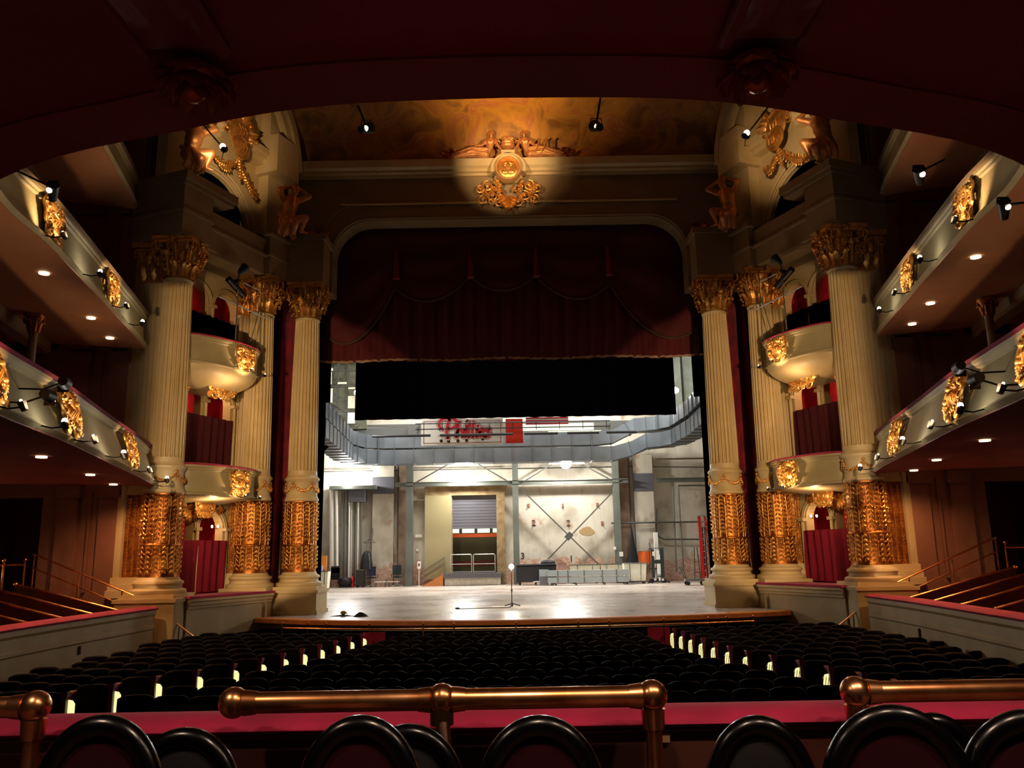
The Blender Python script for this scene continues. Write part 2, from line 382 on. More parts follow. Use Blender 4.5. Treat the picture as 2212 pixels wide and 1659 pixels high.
def frieze_mesh(seed, L, H, nrep):
    rnd = random.Random(seed); mb = MB()
    for k in range(nrep):
        x = -L / 2 + L * (k + .5) / nrep; s_ = 1 if k % 2 else -1
        spiral(mb, (x, -.02, 0), H * .42, 1.5, s_, PI / 2 * s_, .05, H * .07)
        leaf(mb, (x, -.03, -H * .4), rnd.uniform(.2, 2.8), H * .7, H * .4, .05, .05); leaf(mb, (x, -.03, H * .3), -rnd.uniform(.2, 2.8), H * .6, H * .35, .05, .05)
    mb.tube([(-L / 2 + L * i / 20, -.03, H * .1 * math.sin(i * nrep * PI / 10)) for i in range(21)], H * .06, 6)
    c = MB(); 
    for a in range(7): leaf(mb, (0, -.05, 0), -PI * (.15 + .7 * a / 6), H * 1.1, H * .4, .09, .08)
    mb.ball((0, -.12, 0), H * .22, 8, 6)
    return mb
def place(me_name, me, mats, parent, M4):
    o = bpy.data.objects.new(me_name, me); COL.objects.link(o)
    o.matrix_basis = M4
    if parent is not None: setpar(o, parent)
    return o
def frame(loc, outx, outy, s=1.0):
    """matrix that puts local -Y along the outward direction (outx,outy)"""
    y = Vector((-outx, -outy, 0)).normalized(); z = Vector((0, 0, 1)); x = y.cross(z)
    M4 = Matrix((x, y, z)).transposed().to_4x4() @ Matrix.Scale(s, 4); M4.translation = loc; return M4
CART = [cartouche_mesh(11 + k, 1.1, .80).mesh('cartouche', [GOLD], 50) for k in range(3)]

# ================================================================ columns
Z_PL, Z_BASE, Z_GOLD, Z_BAND, Z_SH, Z_CAP = .75, 1.29, 3.51, 4.36, 9.65, 10.83
def acanth(mb, az, r, z, h, w, curl):
    """capital leaf growing up a bell at azimuth az"""
    ca, sa = math.cos(az), math.sin(az); prof = [.6, .85, .7, 1.0, .8, .95, .6, .25]
    def fn(u, v):
        k = v * (len(prof) - 1); i = min(int(k), len(prof) - 2); ww = (prof[i] + (prof[i + 1] - prof[i]) * (k - i)) * w
        b = (u - .5) * ww
        if v < .75: rr = r + .02 + curl * (v / .75) ** 3 * .55; zz = z + h * v / .75 * .95
        else:
            t = (v - .75) / .25; rr = r + .02 + curl * (.55 + .45 * math.sin(t * PI * .6)); zz = z + h * (.95 - .22 * t * t + .05 * math.sin(t * PI))
        rr += (.035 if abs(u - .5) < .01 else 0) - .07 * abs(u - .5)
        return (ca * rr - sa * b, sa * rr + ca * b, zz)
    mb.grid(fn, 4, 9)
def radial_spiral(mb, az, r0, z, rad, th, out=1.0, n=6, turns=1.5):
    ca, sa = math.cos(az), math.sin(az); pts = []; N = int(turns * 12)
    for i in range(N + 1):
        t = i / N; a = PI - t * 2 * PI * turns; k = rad * (1 - .8 * t)
        rr = r0 + k * math.cos(a) * -1 * -1; zz = z + k * math.sin(a)
        pts.append((ca * rr, sa * rr, zz))
    mb.tube(pts, [th * (1 - .3 * i / N) for i in range(N + 1)], n)
def build_column_meshes():
    D = {}
    mb = MB(); mb.box(-.8, -.8, Z_PL, .8, .8, Z_PL + .1)
    prof = [(.79, .85), (.81, .89), (.80, .95), (.75, .98), (.70, .99), (.67, 1.03), (.67, 1.07), (.70, 1.10), (.73, 1.13), (.71, 1.18), (.65, 1.20), (.62, 1.23), (.60, 1.26), (.58, Z_BASE)]
    mb.lathe(prof, 40); D['base'] = mb.mesh('base', [CREAM])
    # gilded lower drum covered with foliage
    mb = MB(); mb.lathe([(.56, Z_BASE), (.55, 1.5), (.53, 2.05), (.56, 2.1), (.56, 2.14), (.525, 2.18), (.515, 3.44), (.55, 3.47), (.55, Z_GOLD)], 40)
    mb.cur = 1; rnd = random.Random(5)
    for k in range(16):
        az = 2 * PI * k / 16; ca, sa = math.cos(az), math.sin(az)
        stem = [(ca * (.54 + .012 * math.sin(i * 1.3)) - sa * .012 * math.sin(i * .9 + k), sa * .54 + ca * .012 * math.sin(i * .9 + k), Z_BASE + .04 + i * .16) for i in range(14)]
        mb.tube(stem, .012, 5)
        z = 1.36; j = 0
        while z < 3.42:
            if 2.0 < z < 2.2: z += .07; continue
            for s_ in (-1, 1):
                a2 = az + s_ * .06; lw = .125 if z < 2.1 else .105; c2, s2 = math.cos(a2), math.sin(a2)
                b = Vector((c2 * .545, s2 * .545, z)); tang = Vector((-s2, c2, 0)); rad = Vector((c2, s2, 0)); up = Vector((0, 0, 1))
                d = (up * .8 + tang * s_ * .55).normalized(); e = d.cross(rad).normalized(); Lf = lw * 1.25
                tip = b + d * Lf + rad * .05; m1 = b + d * Lf * .5 + rad * .06
                V = [b, m1 + e * lw * .28 - rad * .02, tip, m1 - e * lw * .28 - rad * .02, m1]
                mb.add(V, [(0, 1, 4), (1, 2, 4), (2, 3, 4), (3, 0, 4)])
            if j % 3 == 1: mb.ball((ca * .58, sa * .58, z + .03), .03, 6, 4)
            z += .125; j += 1
    mb.cur = 1
    for k in range(20):   # cusps under the ring
        az = 2 * PI * (k + .5) / 20; mb.ball((math.cos(az) * .54, math.sin(az) * .54, 3.4), .03, 6, 4)
    D['gilded_drum'] = mb.mesh('gilded_drum', [GOLDD, GOLD], 35)
    mb = MB(); mb.lathe([(.55, Z_GOLD), (.58, 3.54), (.58, 3.60), (.55, 3.63), (.55, 3.66), (.53, 3.69), (.52, 4.12), (.54, 4.15), (.57, 4.19), (.59, 4.22), (.59, 4.26), (.55, 4.29), (.53, 4.32), (.51, Z_BAND)], 40); D['collar'] = mb.mesh('collar', [CREAM])
    mb = MB()
    for k in range(5):
        a0 = 2 * PI * (k + .5) / 5; a1 = a0 + 2 * PI / 5
        for i in range(13):
            t = i / 12; a = a0 + (a1 - a0) * t; z = 4.06 - .22 * 4 * t * (1 - t); rr = .028 + .02 * math.sin(PI * t)
            mb.ball((math.cos(a) * .56, math.sin(a) * .56, z), rr, 6, 5)
            if i % 2: 
                for q in (-1, 1): mb.ball((math.cos(a + .03 * q) * .57, math.sin(a + .03 * q) * .57, z + q * .03), rr * .6, 5, 4)
        mb.ball((math.cos(a0) * .56, math.sin(a0) * .56, 4.09), .05, 8, 6)
        for i in range(3): mb.ball((math.cos(a0) * .56, math.sin(a0) * .56, 4.0 - i * .06), .03 - i * .006, 6, 5)
    D['garland'] = mb.mesh('garland', [GOLD], 50)
    NF = 24
    def fl(t, z):
        f = (t * NF / (2 * PI)) % 1.0
        if z < Z_BAND + .14 or z > Z_SH - .1: return 1.0
        return 1.0 - (.19 * math.sin(PI * (f - .14) / .72) ** .6 if .14 < f < .86 else 0)
    mb = MB(); prof = [(.50, Z_BAND), (.50, Z_BAND + .139), (.50, Z_BAND + .16)]
    for i in range(1, 13):
        t = i / 12; prof.append((.50 - .075 * t ** 1.6, Z_BAND + .16 + (Z_SH - .11 - Z_BAND - .16) * t))
    prof += [(.425, Z_SH - .09), (.44, Z_SH - .06), (.45, Z_SH - .03), (.43, Z_SH)]
    mb.lathe(prof, NF * 8, mod=fl); D['shaft'] = mb.mesh('shaft', [CREAM], 50)
    # capital
    mb = MB(); h = Z_CAP - Z_SH; mb.lathe([(.42, Z_SH), (.43, Z_SH + .3), (.45, Z_SH + .7), (.55, Z_SH + 1.02)], 24)
    for k in range(8):
        acanth(mb, 2 * PI * k / 8, .44, Z_SH + .02, .42, .30, .20); acanth(mb, 2 * PI * (k + .5) / 8, .44, Z_SH + .05, .74, .30, .24)
    for k in range(16): mb.ball((math.cos(2 * PI * k / 16) * .56, math.sin(2 * PI * k / 16) * .56, Z_SH + .45 + .3 * (k % 2)), .045, 6, 5)
    for k in range(4):
        az = PI / 4 + PI / 2 * k; radial_spiral(mb, az, .78, Z_SH + .88, .15, .045); ca, sa = math.cos(az), math.sin(az)
        for s_ in (-1, 1):
            radial_spiral(mb, az + s_ * .16, .74, Z_SH + .87, .13, .035)
        mb.tube([(ca * .48, sa * .48, Z_SH + .5), (ca * .6, sa * .6, Z_SH + .8), (ca * .74, sa * .74, Z_SH + .98)], .05, 6)
        for j in range(5): mb.ball((ca * (.8 - .02 * j), sa * (.8 - .02 * j), Z_SH + .72 - j * .07), .045 - .006 * j, 6, 5)
        az = PI / 2 * k; ca, sa = math.cos(az), math.sin(az)
        for s_ in (-1, 1): radial_spiral(mb, az + s_ * .2, .6, Z_SH + .85, .1, .03)
        mb.ball((ca * .68, sa * .68, Z_SH + 1.06), .1, 8, 6, (.7, .7, 1)); 
        for j in range(5): a = 2 * PI * j / 5; mb.ball((ca * .7 - sa * .09 * math.cos(a), sa * .7 + ca * .09 * math.cos(a), Z_SH + 1.06 + .09 * math.sin(a)), .04, 6, 4)
    rnd = random.Random(12)
    for k in range(70):
        a = rnd.uniform(0, 2 * PI); z = Z_SH + rnd.uniform(.15, .98); rr = .52 + .22 * (z - Z_SH) + rnd.uniform(0, .06); mb.ball((rr * math.cos(a), rr * math.sin(a), z), rnd.uniform(.02, .045), 6, 4)
    for k in range(20):
        a = rnd.uniform(0, 2 * PI); radial_spiral(mb, a, .6 + rnd.uniform(0, .1), Z_SH + rnd.uniform(.3, .9), rnd.uniform(.05, .09), .018, turns=1.2)
    poly = []
    for k in range(4):
        for t in range(9):
            a = -PI / 4 + PI / 2 * k + PI / 2 * t / 8; q = abs(t - 4) / 4; rr = (.64 + .26 * q * q); poly.append((rr * math.cos(a), rr * math.sin(a)))
    for (z0, z1, s_) in ((Z_SH + .99, Z_SH + 1.07, .93), (Z_SH + 1.08, Z_CAP, 1.0)):
        mb.prism([(a * s_, b * s_) for a, b in poly], lambda a, b, d: (a, b, d), z0, z1)
    D['capital'] = mb.mesh('capital', [GOLD], 45)
    return D
CM = build_column_meshes()
for k_, me_ in CM.items():
    f_ = .90 if k_ == 'base' else .935
    for v_ in me_.vertices: v_.co.x *= f_; v_.co.y *= f_
GF = {'base': 0}
def column(label, x, y, rz, pedestal=None):
    t = thing('corinthian_column', label, 'column', (x, y, 0), 'fluted columns with gilded capitals', rz)
    for k in ('base', 'gilded_drum', 'collar', 'shaft', 'capital'):
        o = bpy.data.objects.new(k, CM[k]); COL.objects.link(o); o.parent = t
        if k == 'collar':
            g = bpy.data.objects.new('garland', CM['garland']); COL.objects.link(g); g.parent = o; g['label'] = 'gilded garland'
    if pedestal:
        z0, z1, hw = pedestal; mb = MB(); mb.box(-hw, -hw, z0, hw, hw, z1 - .1); mb.box(-hw - .05, -hw - .05, z1 - .1, hw + .05, hw + .05, z1 - .001); mb.box(-hw - .04, -hw - .04, z0, hw + .04, hw + .04, z0 + .12)
        p = mb.build('pedestal', [CREAM]); p.parent = t
    return t
P1, P2, P3 = (6.92, 27.2), (8.27, 26.5), (9.62, 22.9)
for sd, nm in ((-1, 'left'), (1, 'right')):
    column('fluted cream column on square pedestal at the %s edge of the stage opening' % nm, sd * P1[0], P1[1], 0, (0, Z_PL, .74))
    column('fluted cream column on the stage side of the %s box tier' % nm, sd * P2[0], P2[1], 0, (-.3, Z_PL, .72))
    column('nearest and tallest looking fluted column, audience side of the %s box tier' % nm, sd * P3[0], P3[1], 0, (-1.15, Z_PL, .78))
# square fluted pilasters standing behind the outer columns
def pilaster(label, x, y, rz, zb=Z_PL, hw=.42):
    t = thing('fluted_pilaster', label, 'pilaster', (x, y, 0), 'square pilasters behind the columns', rz)
    mb = MB(); mb.box(-.6, -.6, zb, .6, .6, zb + .2); mb.box(-.56, -.56, zb + .2, .56, .56, zb + .36); mb.box(-.52, -.52, zb + .36, .52, .52, Z_BASE); mb.build('base', [CREAM]).parent = t
    mb = MB(); mb.box(-hw, -hw, Z_BASE, hw, hw, Z_GOLD); mb.cur = 1
    for f in range(4):
        R = Matrix.Rotation(PI / 2 * f, 4, 'Z')
        for k in range(5):
            x_ = -hw + .09 + k * (2 * hw - .18) / 4
            mb.T = R; mb.tube([(x_, -hw - .01, Z_BASE + .05), (x_, -hw - .01, 3.45)], .012, 5); z = 1.35; j = 0
            while z < 3.4:
                if not 2.0 < z < 2.18:
                    for s_ in (-1, 1): mb.add([(x_, -hw - .01, z), (x_ + s_ * .05, -hw - .015, z + .05), (x_ + s_ * .055, -hw - .05, z + .11), (x_ + s_ * .015, -hw - .035, z + .06)], [(0, 1, 2, 3)])
                z += .09
            mb.T = None
    mb.build('gilded_drum', [GOLDD, GOLD]).parent = t
    mb = MB(); mb.box(-hw - .04, -hw - .04, Z_GOLD, hw + .04, hw + .04, 3.66); mb.box(-hw, -hw, 3.66, hw, hw, 4.18); mb.box(-hw - .05, -hw - .05, 4.18, hw + .05, hw + .05, Z_BAND); mb.build('collar', [CREAM]).parent = t
    mb = MB(); h2 = hw - .04; pts = []
    for f in range(4):
        for k in range(6):
            a = -h2 + 2 * h2 * (k + .15) / 6; b = -h2 + 2 * h2 * (k + .85) / 6
            for (q, d) in ((a, 0), (a + .01, .035), (b - .01, .035), (b, 0)):
                c = (q, -h2 + d); an = PI / 2 * f; pts.append((c[0] * math.cos(an) - c[1] * math.sin(an), c[0] * math.sin(an) + c[1] * math.cos(an)))
    mb.prism(pts, lambda a, b, d: (a, b, d), Z_BAND, Z_SH); mb.build('shaft', [CREAM], smooth=0).parent = t
    mb = MB(); mb.hexa([(-.42, -.42, Z_SH), (.42, -.42, Z_SH), (.42, .42, Z_SH), (-.42, .42, Z_SH)], [(-.5, -.5, Z_SH + 1), (.5, -.5, Z_SH + 1), (.5, .5, Z_SH + 1), (-.5, .5, Z_SH + 1)])
    mb.box(-.6, -.6, Z_SH + 1.02, .6, .6, Z_CAP)
    for f in range(4):
        mb.T = Matrix.Rotation(PI / 2 * f, 4, 'Z')
        for (x_, z_, s_) in ((-.28, 0, 1), (0, 0, 1), (.28, 0, 1), (-.14, .35, 1), (.14, .35, 1)): leaf(mb, (x_, -.45, Z_SH + .03 + z_), PI / 2, .5, .26, .08, .14)
        for s_ in (-1, 1): spiral(mb, (s_ * .42, -.5, Z_SH + .84), .14, 1.4, -s_, PI / 2, .05, .035)
        mb.T = None
    mb.build('capital', [GOLD]).parent = t
    return t
for sd, nm in ((-1, 'left'), (1, 'right')):
    pilaster('square fluted pilaster behind the nearest column on the %s' % nm, sd * 10.4, 23.4, 0)
    pilaster('square fluted pilaster between the %s box tier and the stage-side column' % nm, sd * 8.8, 27.2, 0, hw=.38)
# ================================================================ box tier wall (frame: s along P3->P2, o outwards, z)
LB = math.hypot(1.42, 3.6)
def Q(sd, s, o, z):
    return Vector((sd * (P3[0] - .368 * s + .93 * o), P3[1] + .93 * s + .368 * o, z))
def arch_wall(mb, fn, s0, s1, z0, z1, arches, o0, o1):
    """wall slab between depths o0 (front) and o1 with round headed openings (centre, half width, sill, spring)"""
    S = {s0, s1}
    for (c, r, zb, zs) in arches:
        for i in range(17): S.add(c - r * math.cos(PI * i / 16))
    S = sorted(x for x in S if s0 - 1e-6 <= x <= s1 + 1e-6)
    for a, b in zip(S, S[1:]):
        if b - a < 1e-6: continue
        mid = (a + b) / 2; hit = None
        for A in arches:
            if abs(mid - A[0]) < A[1]: hit = A
        if hit is None:
            mb.hexa([fn(a, o0, z0), fn(b, o0, z0), fn(b, o1, z0), fn(a, o1, z0)], [fn(a, o0, z1), fn(b, o0, z1), fn(b, o1, z1), fn(a, o1, z1)])
        else:
            c, r, zb, zs = hit; za = zs + math.sqrt(max(r * r - (a - c) ** 2, 0)); zc = zs + math.sqrt(max(r * r - (b - c) ** 2, 0))
            mb.hexa([fn(a, o0, za), fn(b, o0, zc), fn(b, o1, zc), fn(a, o1, za)], [fn(a, o0, z1), fn(b, o0, z1), fn(b, o1, z1), fn(a, o1, z1)])
            if zb > z0: mb.hexa([fn(a, o0, z0), fn(b, o0, z0), fn(b, o1, z0), fn(a, o1, z0)], [fn(a, o0, zb), fn(b, o0, zb), fn(b, o1, zb), fn(a, o1, zb)])
def archivolt(mb, fn, c, r, zs, o, w=.1, d=.06, zb=None):
    for (rr, th) in ((r + w, .035), (r + w * .35, .03)):
        pts = [fn(c - rr * math.cos(PI * i / 20), o - d, zs + rr * math.sin(PI * i / 20)) for i in range(21)]
        mb.tube(pts, th, 6)
for sd, nm in ((-1, 'left'), (1, 'right')):
    fn = lambda s, o, z: Q(sd, s, o, z)
    mb = MB()
    arch_wall(mb, fn, -.4, 4.9, .75, 3.45, [(1.74, .53, .75, 2.65), (3.02, .55, .75, 2.65)], 1.0, 1.3)
    arch_wall(mb, fn, -.4, 4.9, 3.45, 7.35, [(1.76, .57, 4.2, 6.62), (3.06, .57, 4.2, 6.62)], 1.0, 1.3)
    arch_wall(mb, fn, -.4, 4.9, 7.35, 12.2, [(1.8, .57, 8.0, 9.72), (3.15, .58, 8.0, 9.72)], 1.0, 1.3)
    for (c, r, zs) in ((1.74, .53, 2.65), (3.02, .55, 2.65), (1.76, .57, 6.62), (3.06, .57, 6.62), (1.8, .57, 9.72), (3.15, .58, 9.72)): archivolt(mb, fn, c, r, zs, 1.0)
    for (c, z0, z1) in ((3.66, .75, 2.6), (3.74, 4.3, 6.55), (2.38, .75, 2.6), (2.42, 4.3, 6.55), (3.84, 8.1, 9.65), (2.48, 8.1, 9.65)):
        mb.tube([fn(c, .92, z0), fn(c, .92, z1)], .055, 8); mb.obox(fn(c, .94, z1 + .04), fn(1, 0, 0) - fn(0, 0, 0), fn(0, 1, 0) - fn(0, 0, 0), (0, 0, 1), .11, .1, .05)
    struct('wall_%s' % nm, mb, [CREAM], 'cream arcaded wall behind the %s box tier' % nm, 40)
    # rooms of the boxes: red damask behind the arches
    mb = MB()
    for (z0, z1) in ((.74, 3.4), (3.9, 7.3), (7.6, 11.9)):
        mb.hexa([fn(.3, 2.5, z0), fn(4.9, 2.5, z0), fn(4.9, 2.6, z0), fn(.3, 2.6, z0)], [fn(.3, 2.5, z1), fn(4.9, 2.5, z1), fn(4.9, 2.6, z1), fn(.3, 2.6, z1)])
        for s_ in (.3, 4.8): mb.hexa([fn(s_, 1.3, z0), fn(s_ + .1, 1.3, z0), fn(s_ + .1, 2.6, z0), fn(s_, 2.6, z0)], [fn(s_, 1.3, z1), fn(s_ + .1, 1.3, z1), fn(s_ + .1, 2.6, z1), fn(s_, 2.6, z1)])
        for zz in (z0, z1): mb.hexa([fn(.3, 1.3, zz - .04), fn(4.9, 1.3, zz - .04), fn(4.9, 2.6, zz - .04), fn(.3, 2.6, zz - .04)], [fn(.3, 1.3, zz), fn(4.9, 1.3, zz), fn(4.9, 2.6, zz), fn(.3, 2.6, zz)])
    struct('wall_%s_box_rooms' % nm, mb, [REDWALL], 'crimson box room walls seen through the %s arches' % nm)
    # drapes hung in the lower part of the boxes
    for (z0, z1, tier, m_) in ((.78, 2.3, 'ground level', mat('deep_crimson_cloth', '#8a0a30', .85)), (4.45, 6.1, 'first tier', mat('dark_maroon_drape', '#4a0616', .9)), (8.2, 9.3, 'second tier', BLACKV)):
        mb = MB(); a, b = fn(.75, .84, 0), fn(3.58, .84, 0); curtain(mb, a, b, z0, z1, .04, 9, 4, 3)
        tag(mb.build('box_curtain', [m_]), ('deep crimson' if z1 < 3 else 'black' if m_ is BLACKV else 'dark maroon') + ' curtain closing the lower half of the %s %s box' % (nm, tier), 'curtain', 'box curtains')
    # sconces with two little bulbs
    for (s_, z_, tier) in ((3.42, 2.72, 'ground level'), (3.5, 6.85, 'first tier')):
        p = fn(s_, 1.12, z_); t = thing('wall_sconce', 'lit two-bulb sconce in the %s arch of the %s box tier' % (tier, nm), 'wall lamp', p, 'box sconces')
        mb = MB(); mb.cyl((0, 0, 0), (0, -.12, -.04), .02, 6); mb.ball((0, 0, 0), .05, 8, 6); mb.build('bracket', [BRASS]).parent = t
        for q in (-1, 1):
            mb = MB(); mb.ball((q * .09, -.14, .02), .035, 8, 6, (1, 1, 1.3)); mb.build('bulb', [BULB]).parent = t
        light('POINT', fn(s_ - .45, 1.75, z_), 16, AMBER, .08, parent=t)
    light('POINT', fn(2.4, 1.9, 10.2), 14, AMBER, .08)
    # ledge wall under the ground-level box, pedestal of the column
    mb = MB()
    prof = [(-.2, -.35), (-.2, .42), (-.24, .44), (-.24, .50), (-.27, .52), (-.27, .60), (-.32, .63), (-.32, .70), (.9, .70), (.9, -.35)]
    def sec(s_): return [fn(s_, -.6 + a, z) for a, z in prof]
    A, B = sec(.25), sec(3.78); n = len(A)
    mb.add(A + B, [(i, (i + 1) % n, n + (i + 1) % n, n + i) for i in range(n)] + [tuple(range(n)), tuple(range(2 * n - 1, n - 1, -1))])
    A, B = [p + Vector((0, 0, -.85)) if i in (0, 9) else p for i, p in enumerate(sec(-.75))], [p + Vector((0, 0, -.85)) if i in (0, 9) else p for i, p in enumerate(sec(.25))]
    struct('trim_%d' % (1 if sd < 0 else 2), mb, [CREAM], 'cream moulded parapet below the %s ground-level box' % nm, 30)
    mb = MB(); v = [fn(s_, o_, z_) for z_ in (.70, .76) for (s_, o_) in ((.2, -.94), (3.8, -.94), (3.8, .2), (.2, .2))]
    mb.hexa(v[:4], v[4:]); tag(mb.build('velvet_ledge', [VELVET]), 'crimson velvet ledge on the parapet of the %s ground-level box' % nm, 'ledge')
    # ground floor of the box, masonry below
    mb = MB(); mb.hexa([fn(-.4, .0, -1.15), fn(4.6, .0, -1.15), fn(4.6, 2.6, -1.15), fn(-.4, 2.6, -1.15)], [fn(-.4, .0, .70), fn(4.6, .0, .70), fn(4.6, 2.6, .70), fn(-.4, 2.6, .70)])
    struct('floor_box_%s' % nm, mb, [CREAMD], 'raised floor of the %s ground-level box' % nm)
    # bowed box balconies
    for (zb, zt, tier, ext) in ((3.49, 4.35, 'first', 3.05), (7.28, 8.1, 'second', 2.95)):
        bt = thing('box_balcony', 'bowed cream box balcony of the %s tier on the %s with a gilded cartouche' % (tier, nm), 'balcony', fn(1.5, 1.0, zb), 'bowed box balconies')
        so = smooth_path([(.28, .1, 0), (.42, -.34, 0), (.9, -.6, 0), (1.7, -.76, 0), (2.5, -.72, 0), (ext, -.56, 0)], 5) + [Vector((ext + .06, -.4, 0)), Vector((ext + .08, 0, 0)), Vector((ext + .08, 1.0, 0))]
        W = [fn(p.x, p.y, 0) for p in so]
        nr = []
        for i in range(len(W)):
            d = W[min(i + 1, len(W) - 1)] - W[max(i - 1, 0)]; q = Vector((d.y, -d.x)); q.normalize()
            c = fn(1.5, .9, 0); 
            if q.dot(Vector((W[i].x - c.x, W[i].y - c.y))) < 0: q = -q
            nr.append(q)
        H = zt - zb
        mb = MB(); mb.sweep(W, nr, [(-.12, zb), (0, zb), (.05, zb + .03), (.05, zb + .08), (.01, zb + .1), (0, zb + .14), (0, zt - .16), (.03, zt - .13), (.03, zt - .09), (.07, zt - .06), (.07, zt), (-.12, zt)], True)
        mb.build('parapet', [CREAMP], bt, 35)
        mb = MB(); poly = [W[i] for i in range(0, len(W))] + [fn(.28, 1.0, 0)]
        nn = len(poly); mb.add([(p.x, p.y, zb + .01) for p in poly] + [(p.x, p.y, zb + .12) for p in poly], [tuple(range(nn)), tuple(range(2 * nn - 1, nn - 1, -1))] + [(i, (i + 1) % nn, nn + (i + 1) % nn, nn + i) for i in range(nn)])
        if tier == 'second':  # swelling underside
            def bel(u, v):
                k = u * (len(so) - 4); i = min(int(k), len(so) - 5); p = so[i].lerp(so[i + 1], k - i)
                o_ = p.y + (.98 - p.y) * (1 - math.cos(v * PI / 2)) ; s_ = 1.6 + (p.x - 1.6) * (1 - .15 * v)
                return fn(s_, o_ , zb - .55 * math.sin(v * PI / 2))
            mb.grid(bel, 24, 8)
        else:
            def bel(u, v):
                k = u * (len(so) - 4); i = min(int(k), len(so) - 5); p = so[i].lerp(so[i + 1], k - i)
                return fn(p.x, p.y + .15 + (.98 - p.y - .15) * v, zb - .12 * v)
            mb.grid(bel, 20, 4)
        mb.build('underside', [CREAM], bt, 50, )
        mb = MB(); mb.sweep(W, nr, [(-.16, zt), (.09, zt), (.1, zt + .03), (.06, zt + .06), (-.14, zt + .06)], True); mb.build('velvet_rail', [VELVET], bt)['label'] = 'crimson velvet padded rail'
        i0 = 17; p = W[i0]; q = nr[i0]
        cme = cartouche_mesh(40 + (zb > 5), .98, H * .98).mesh('cartouche', [GOLD], 50)
        place('cartouche', cme, None, bt, frame((p.x + q.x * .03, p.y + q.y * .03, (zb + zt) / 2), q.x, q.y))['label'] = 'gilded relief cartouche'
        # gilded scrollwork under the balcony
        dirx = fn(0, -1, 0) - fn(0, 0, 0)
        if tier == 'first':
            fm = frieze_mesh(7, 2.9, .42, 8).mesh('scroll_frieze', [GOLD], 50)
            place('scroll_frieze', fm, None, bt, frame(fn(1.9, .93, 3.3), dirx.x, dirx.y))
            fm = cartouche_mesh(9, .9, .7).mesh('console', [GOLD], 50); place('console', fm, None, bt, frame(fn(2.2, .6, 3.28), dirx.x, dirx.y))
        else:
            fm = cartouche_mesh(8, 1.35, .85).mesh('console', [GOLD], 50); place('console', fm, None, bt, frame(fn(2.1, .1, 6.92), dirx.x, dirx.y))
            fm = cartouche_mesh(6, .8, .7).mesh('console', [GOLD], 50); place('console', fm, None, bt, frame(fn(.9, .5, 6.95), dirx.x, dirx.y))
        light('POINT', fn(1.7, -.25 if tier == 'first' else -.7, zb - .3 if tier == 'first' else zb - .75), 28 if tier == 'first' else 24, WARM, .05, parent=bt)
        # two clip lamps
        for (si, on) in ((17, True), (22, False)):
            p = W[min(si, len(W) - 1)]; q = nr[min(si, len(W) - 1)]
            c = Vector((p.x + q.x * .32, p.y + q.y * .32, zb + .02)); t = thing('clip_lamp', 'arm lamp %s the %s tier box balcony on the %s' % ('under the cartouche of' if on else 'at the stage end of', tier, nm), 'lamp', c, 'clip lamps on the balcony fronts')
            mb = MB(); mb.tube([(0, 0, 0), (-q.x * .16, -q.y * .16, -.02), (-q.x * .3, -q.y * .3, .02)], .012, 6); mb.cyl((0, 0, -.03), (-q.x * .03, -q.y * .03, .05), .05, 8, .035); mb.build('arm', [BLACK]).parent = t
            mb = MB(); mb.ball((0, 0, .055), .022, 6, 5); mb.build('bulb', [BULB]).parent = t
            if on: light('SPOT', c + Vector((q.x * .25, q.y * .25, -.12)), 60, WARM, .03, target=(p.x, p.y, (zb + zt) / 2 + .05), angle=95, blend=.5, parent=t)
    # entablature: blocks over the columns, frieze between
    mb = MB()
    def blk(a, b, o0, o1, z0, z1): mb.hexa([fn(a, o0, z0), fn(b, o0, z0), fn(b, o1, z0), fn(a, o1, z0)], [fn(a, o0, z1), fn(b, o0, z1), fn(b, o1, z1), fn(a, o1, z1)])
    blk(-.62, .55, -.62, 1.3, Z_CAP, 12.3); blk(-.7, 1.35, -.72, 1.3, 12.3, 12.42); blk(-.76, 1.4, -.82, 1.3, 12.42, 12.66); blk(-.68, .6, -.7, 1.3, 11.5, 11.58)
    blk(.55, 4.4, -.42, 1.25, Z_CAP, 12.02); blk(.55, 4.4, -.5, 1.25, 11.42, 11.50)
    blk(3.3, 4.42, -.58, 1.3, Z_CAP, 12.14); blk(3.15, 4.6, -.72, 1.3, 12.14, 12.22); blk(3.22, 4.52, -.65, 1.3, 11.45, 11.52)
    # axis-aligned impost over the stage column and its link
    x = sd * P1[0]; mb.box(x - .62, P1[1] - .62, Z_CAP, x + .62, P1[1] + 1.1, 12.5); mb.box(x - .7, P1[1] - .7, 12.3, x + .7, P1[1] + 1.1, 12.5)
    mb.box(min(sd * 6.3, sd * 9.3), 27.6, Z_CAP, max(sd * 6.3, sd * 9.3), 28.3, 12.3)
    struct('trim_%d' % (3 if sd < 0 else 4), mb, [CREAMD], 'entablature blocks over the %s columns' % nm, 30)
    # attic with the dark arched window, piers, broken cornice
    mb = MB(); arch_wall(mb, fn, -.6, 5.0, 12.0, 17.2, [(1.5, 1.72, 12.0, 12.0)], .3, .4)
    for (rr, th) in ((1.76, .05), (1.88, .04), (2.02, .05)):
        mb.tube([fn(1.5 - rr * math.cos(PI * i / 24), .26, 12.0 + rr * math.sin(PI * i / 24)) for i in range(25)], th, 8)
    def blk(a, b, o0, o1, z0, z1): mb.hexa([fn(a, o0, z0), fn(b, o0, z0), fn(b, o1, z0), fn(a, o1, z0)], [fn(a, o0, z1), fn(b, o0, z1), fn(b, o1, z1), fn(a, o1, z1)])
    blk(-.75, -.05, .0, .4, 12.66, 17.2); blk(3.65, 4.5, -.1, .6, 12.2, 17.2)
    blk(-1.0, .1, -.75, .4, 14.7, 16.2); blk(3.45, 4.65, -.6, .6, 14.55, 15.9)
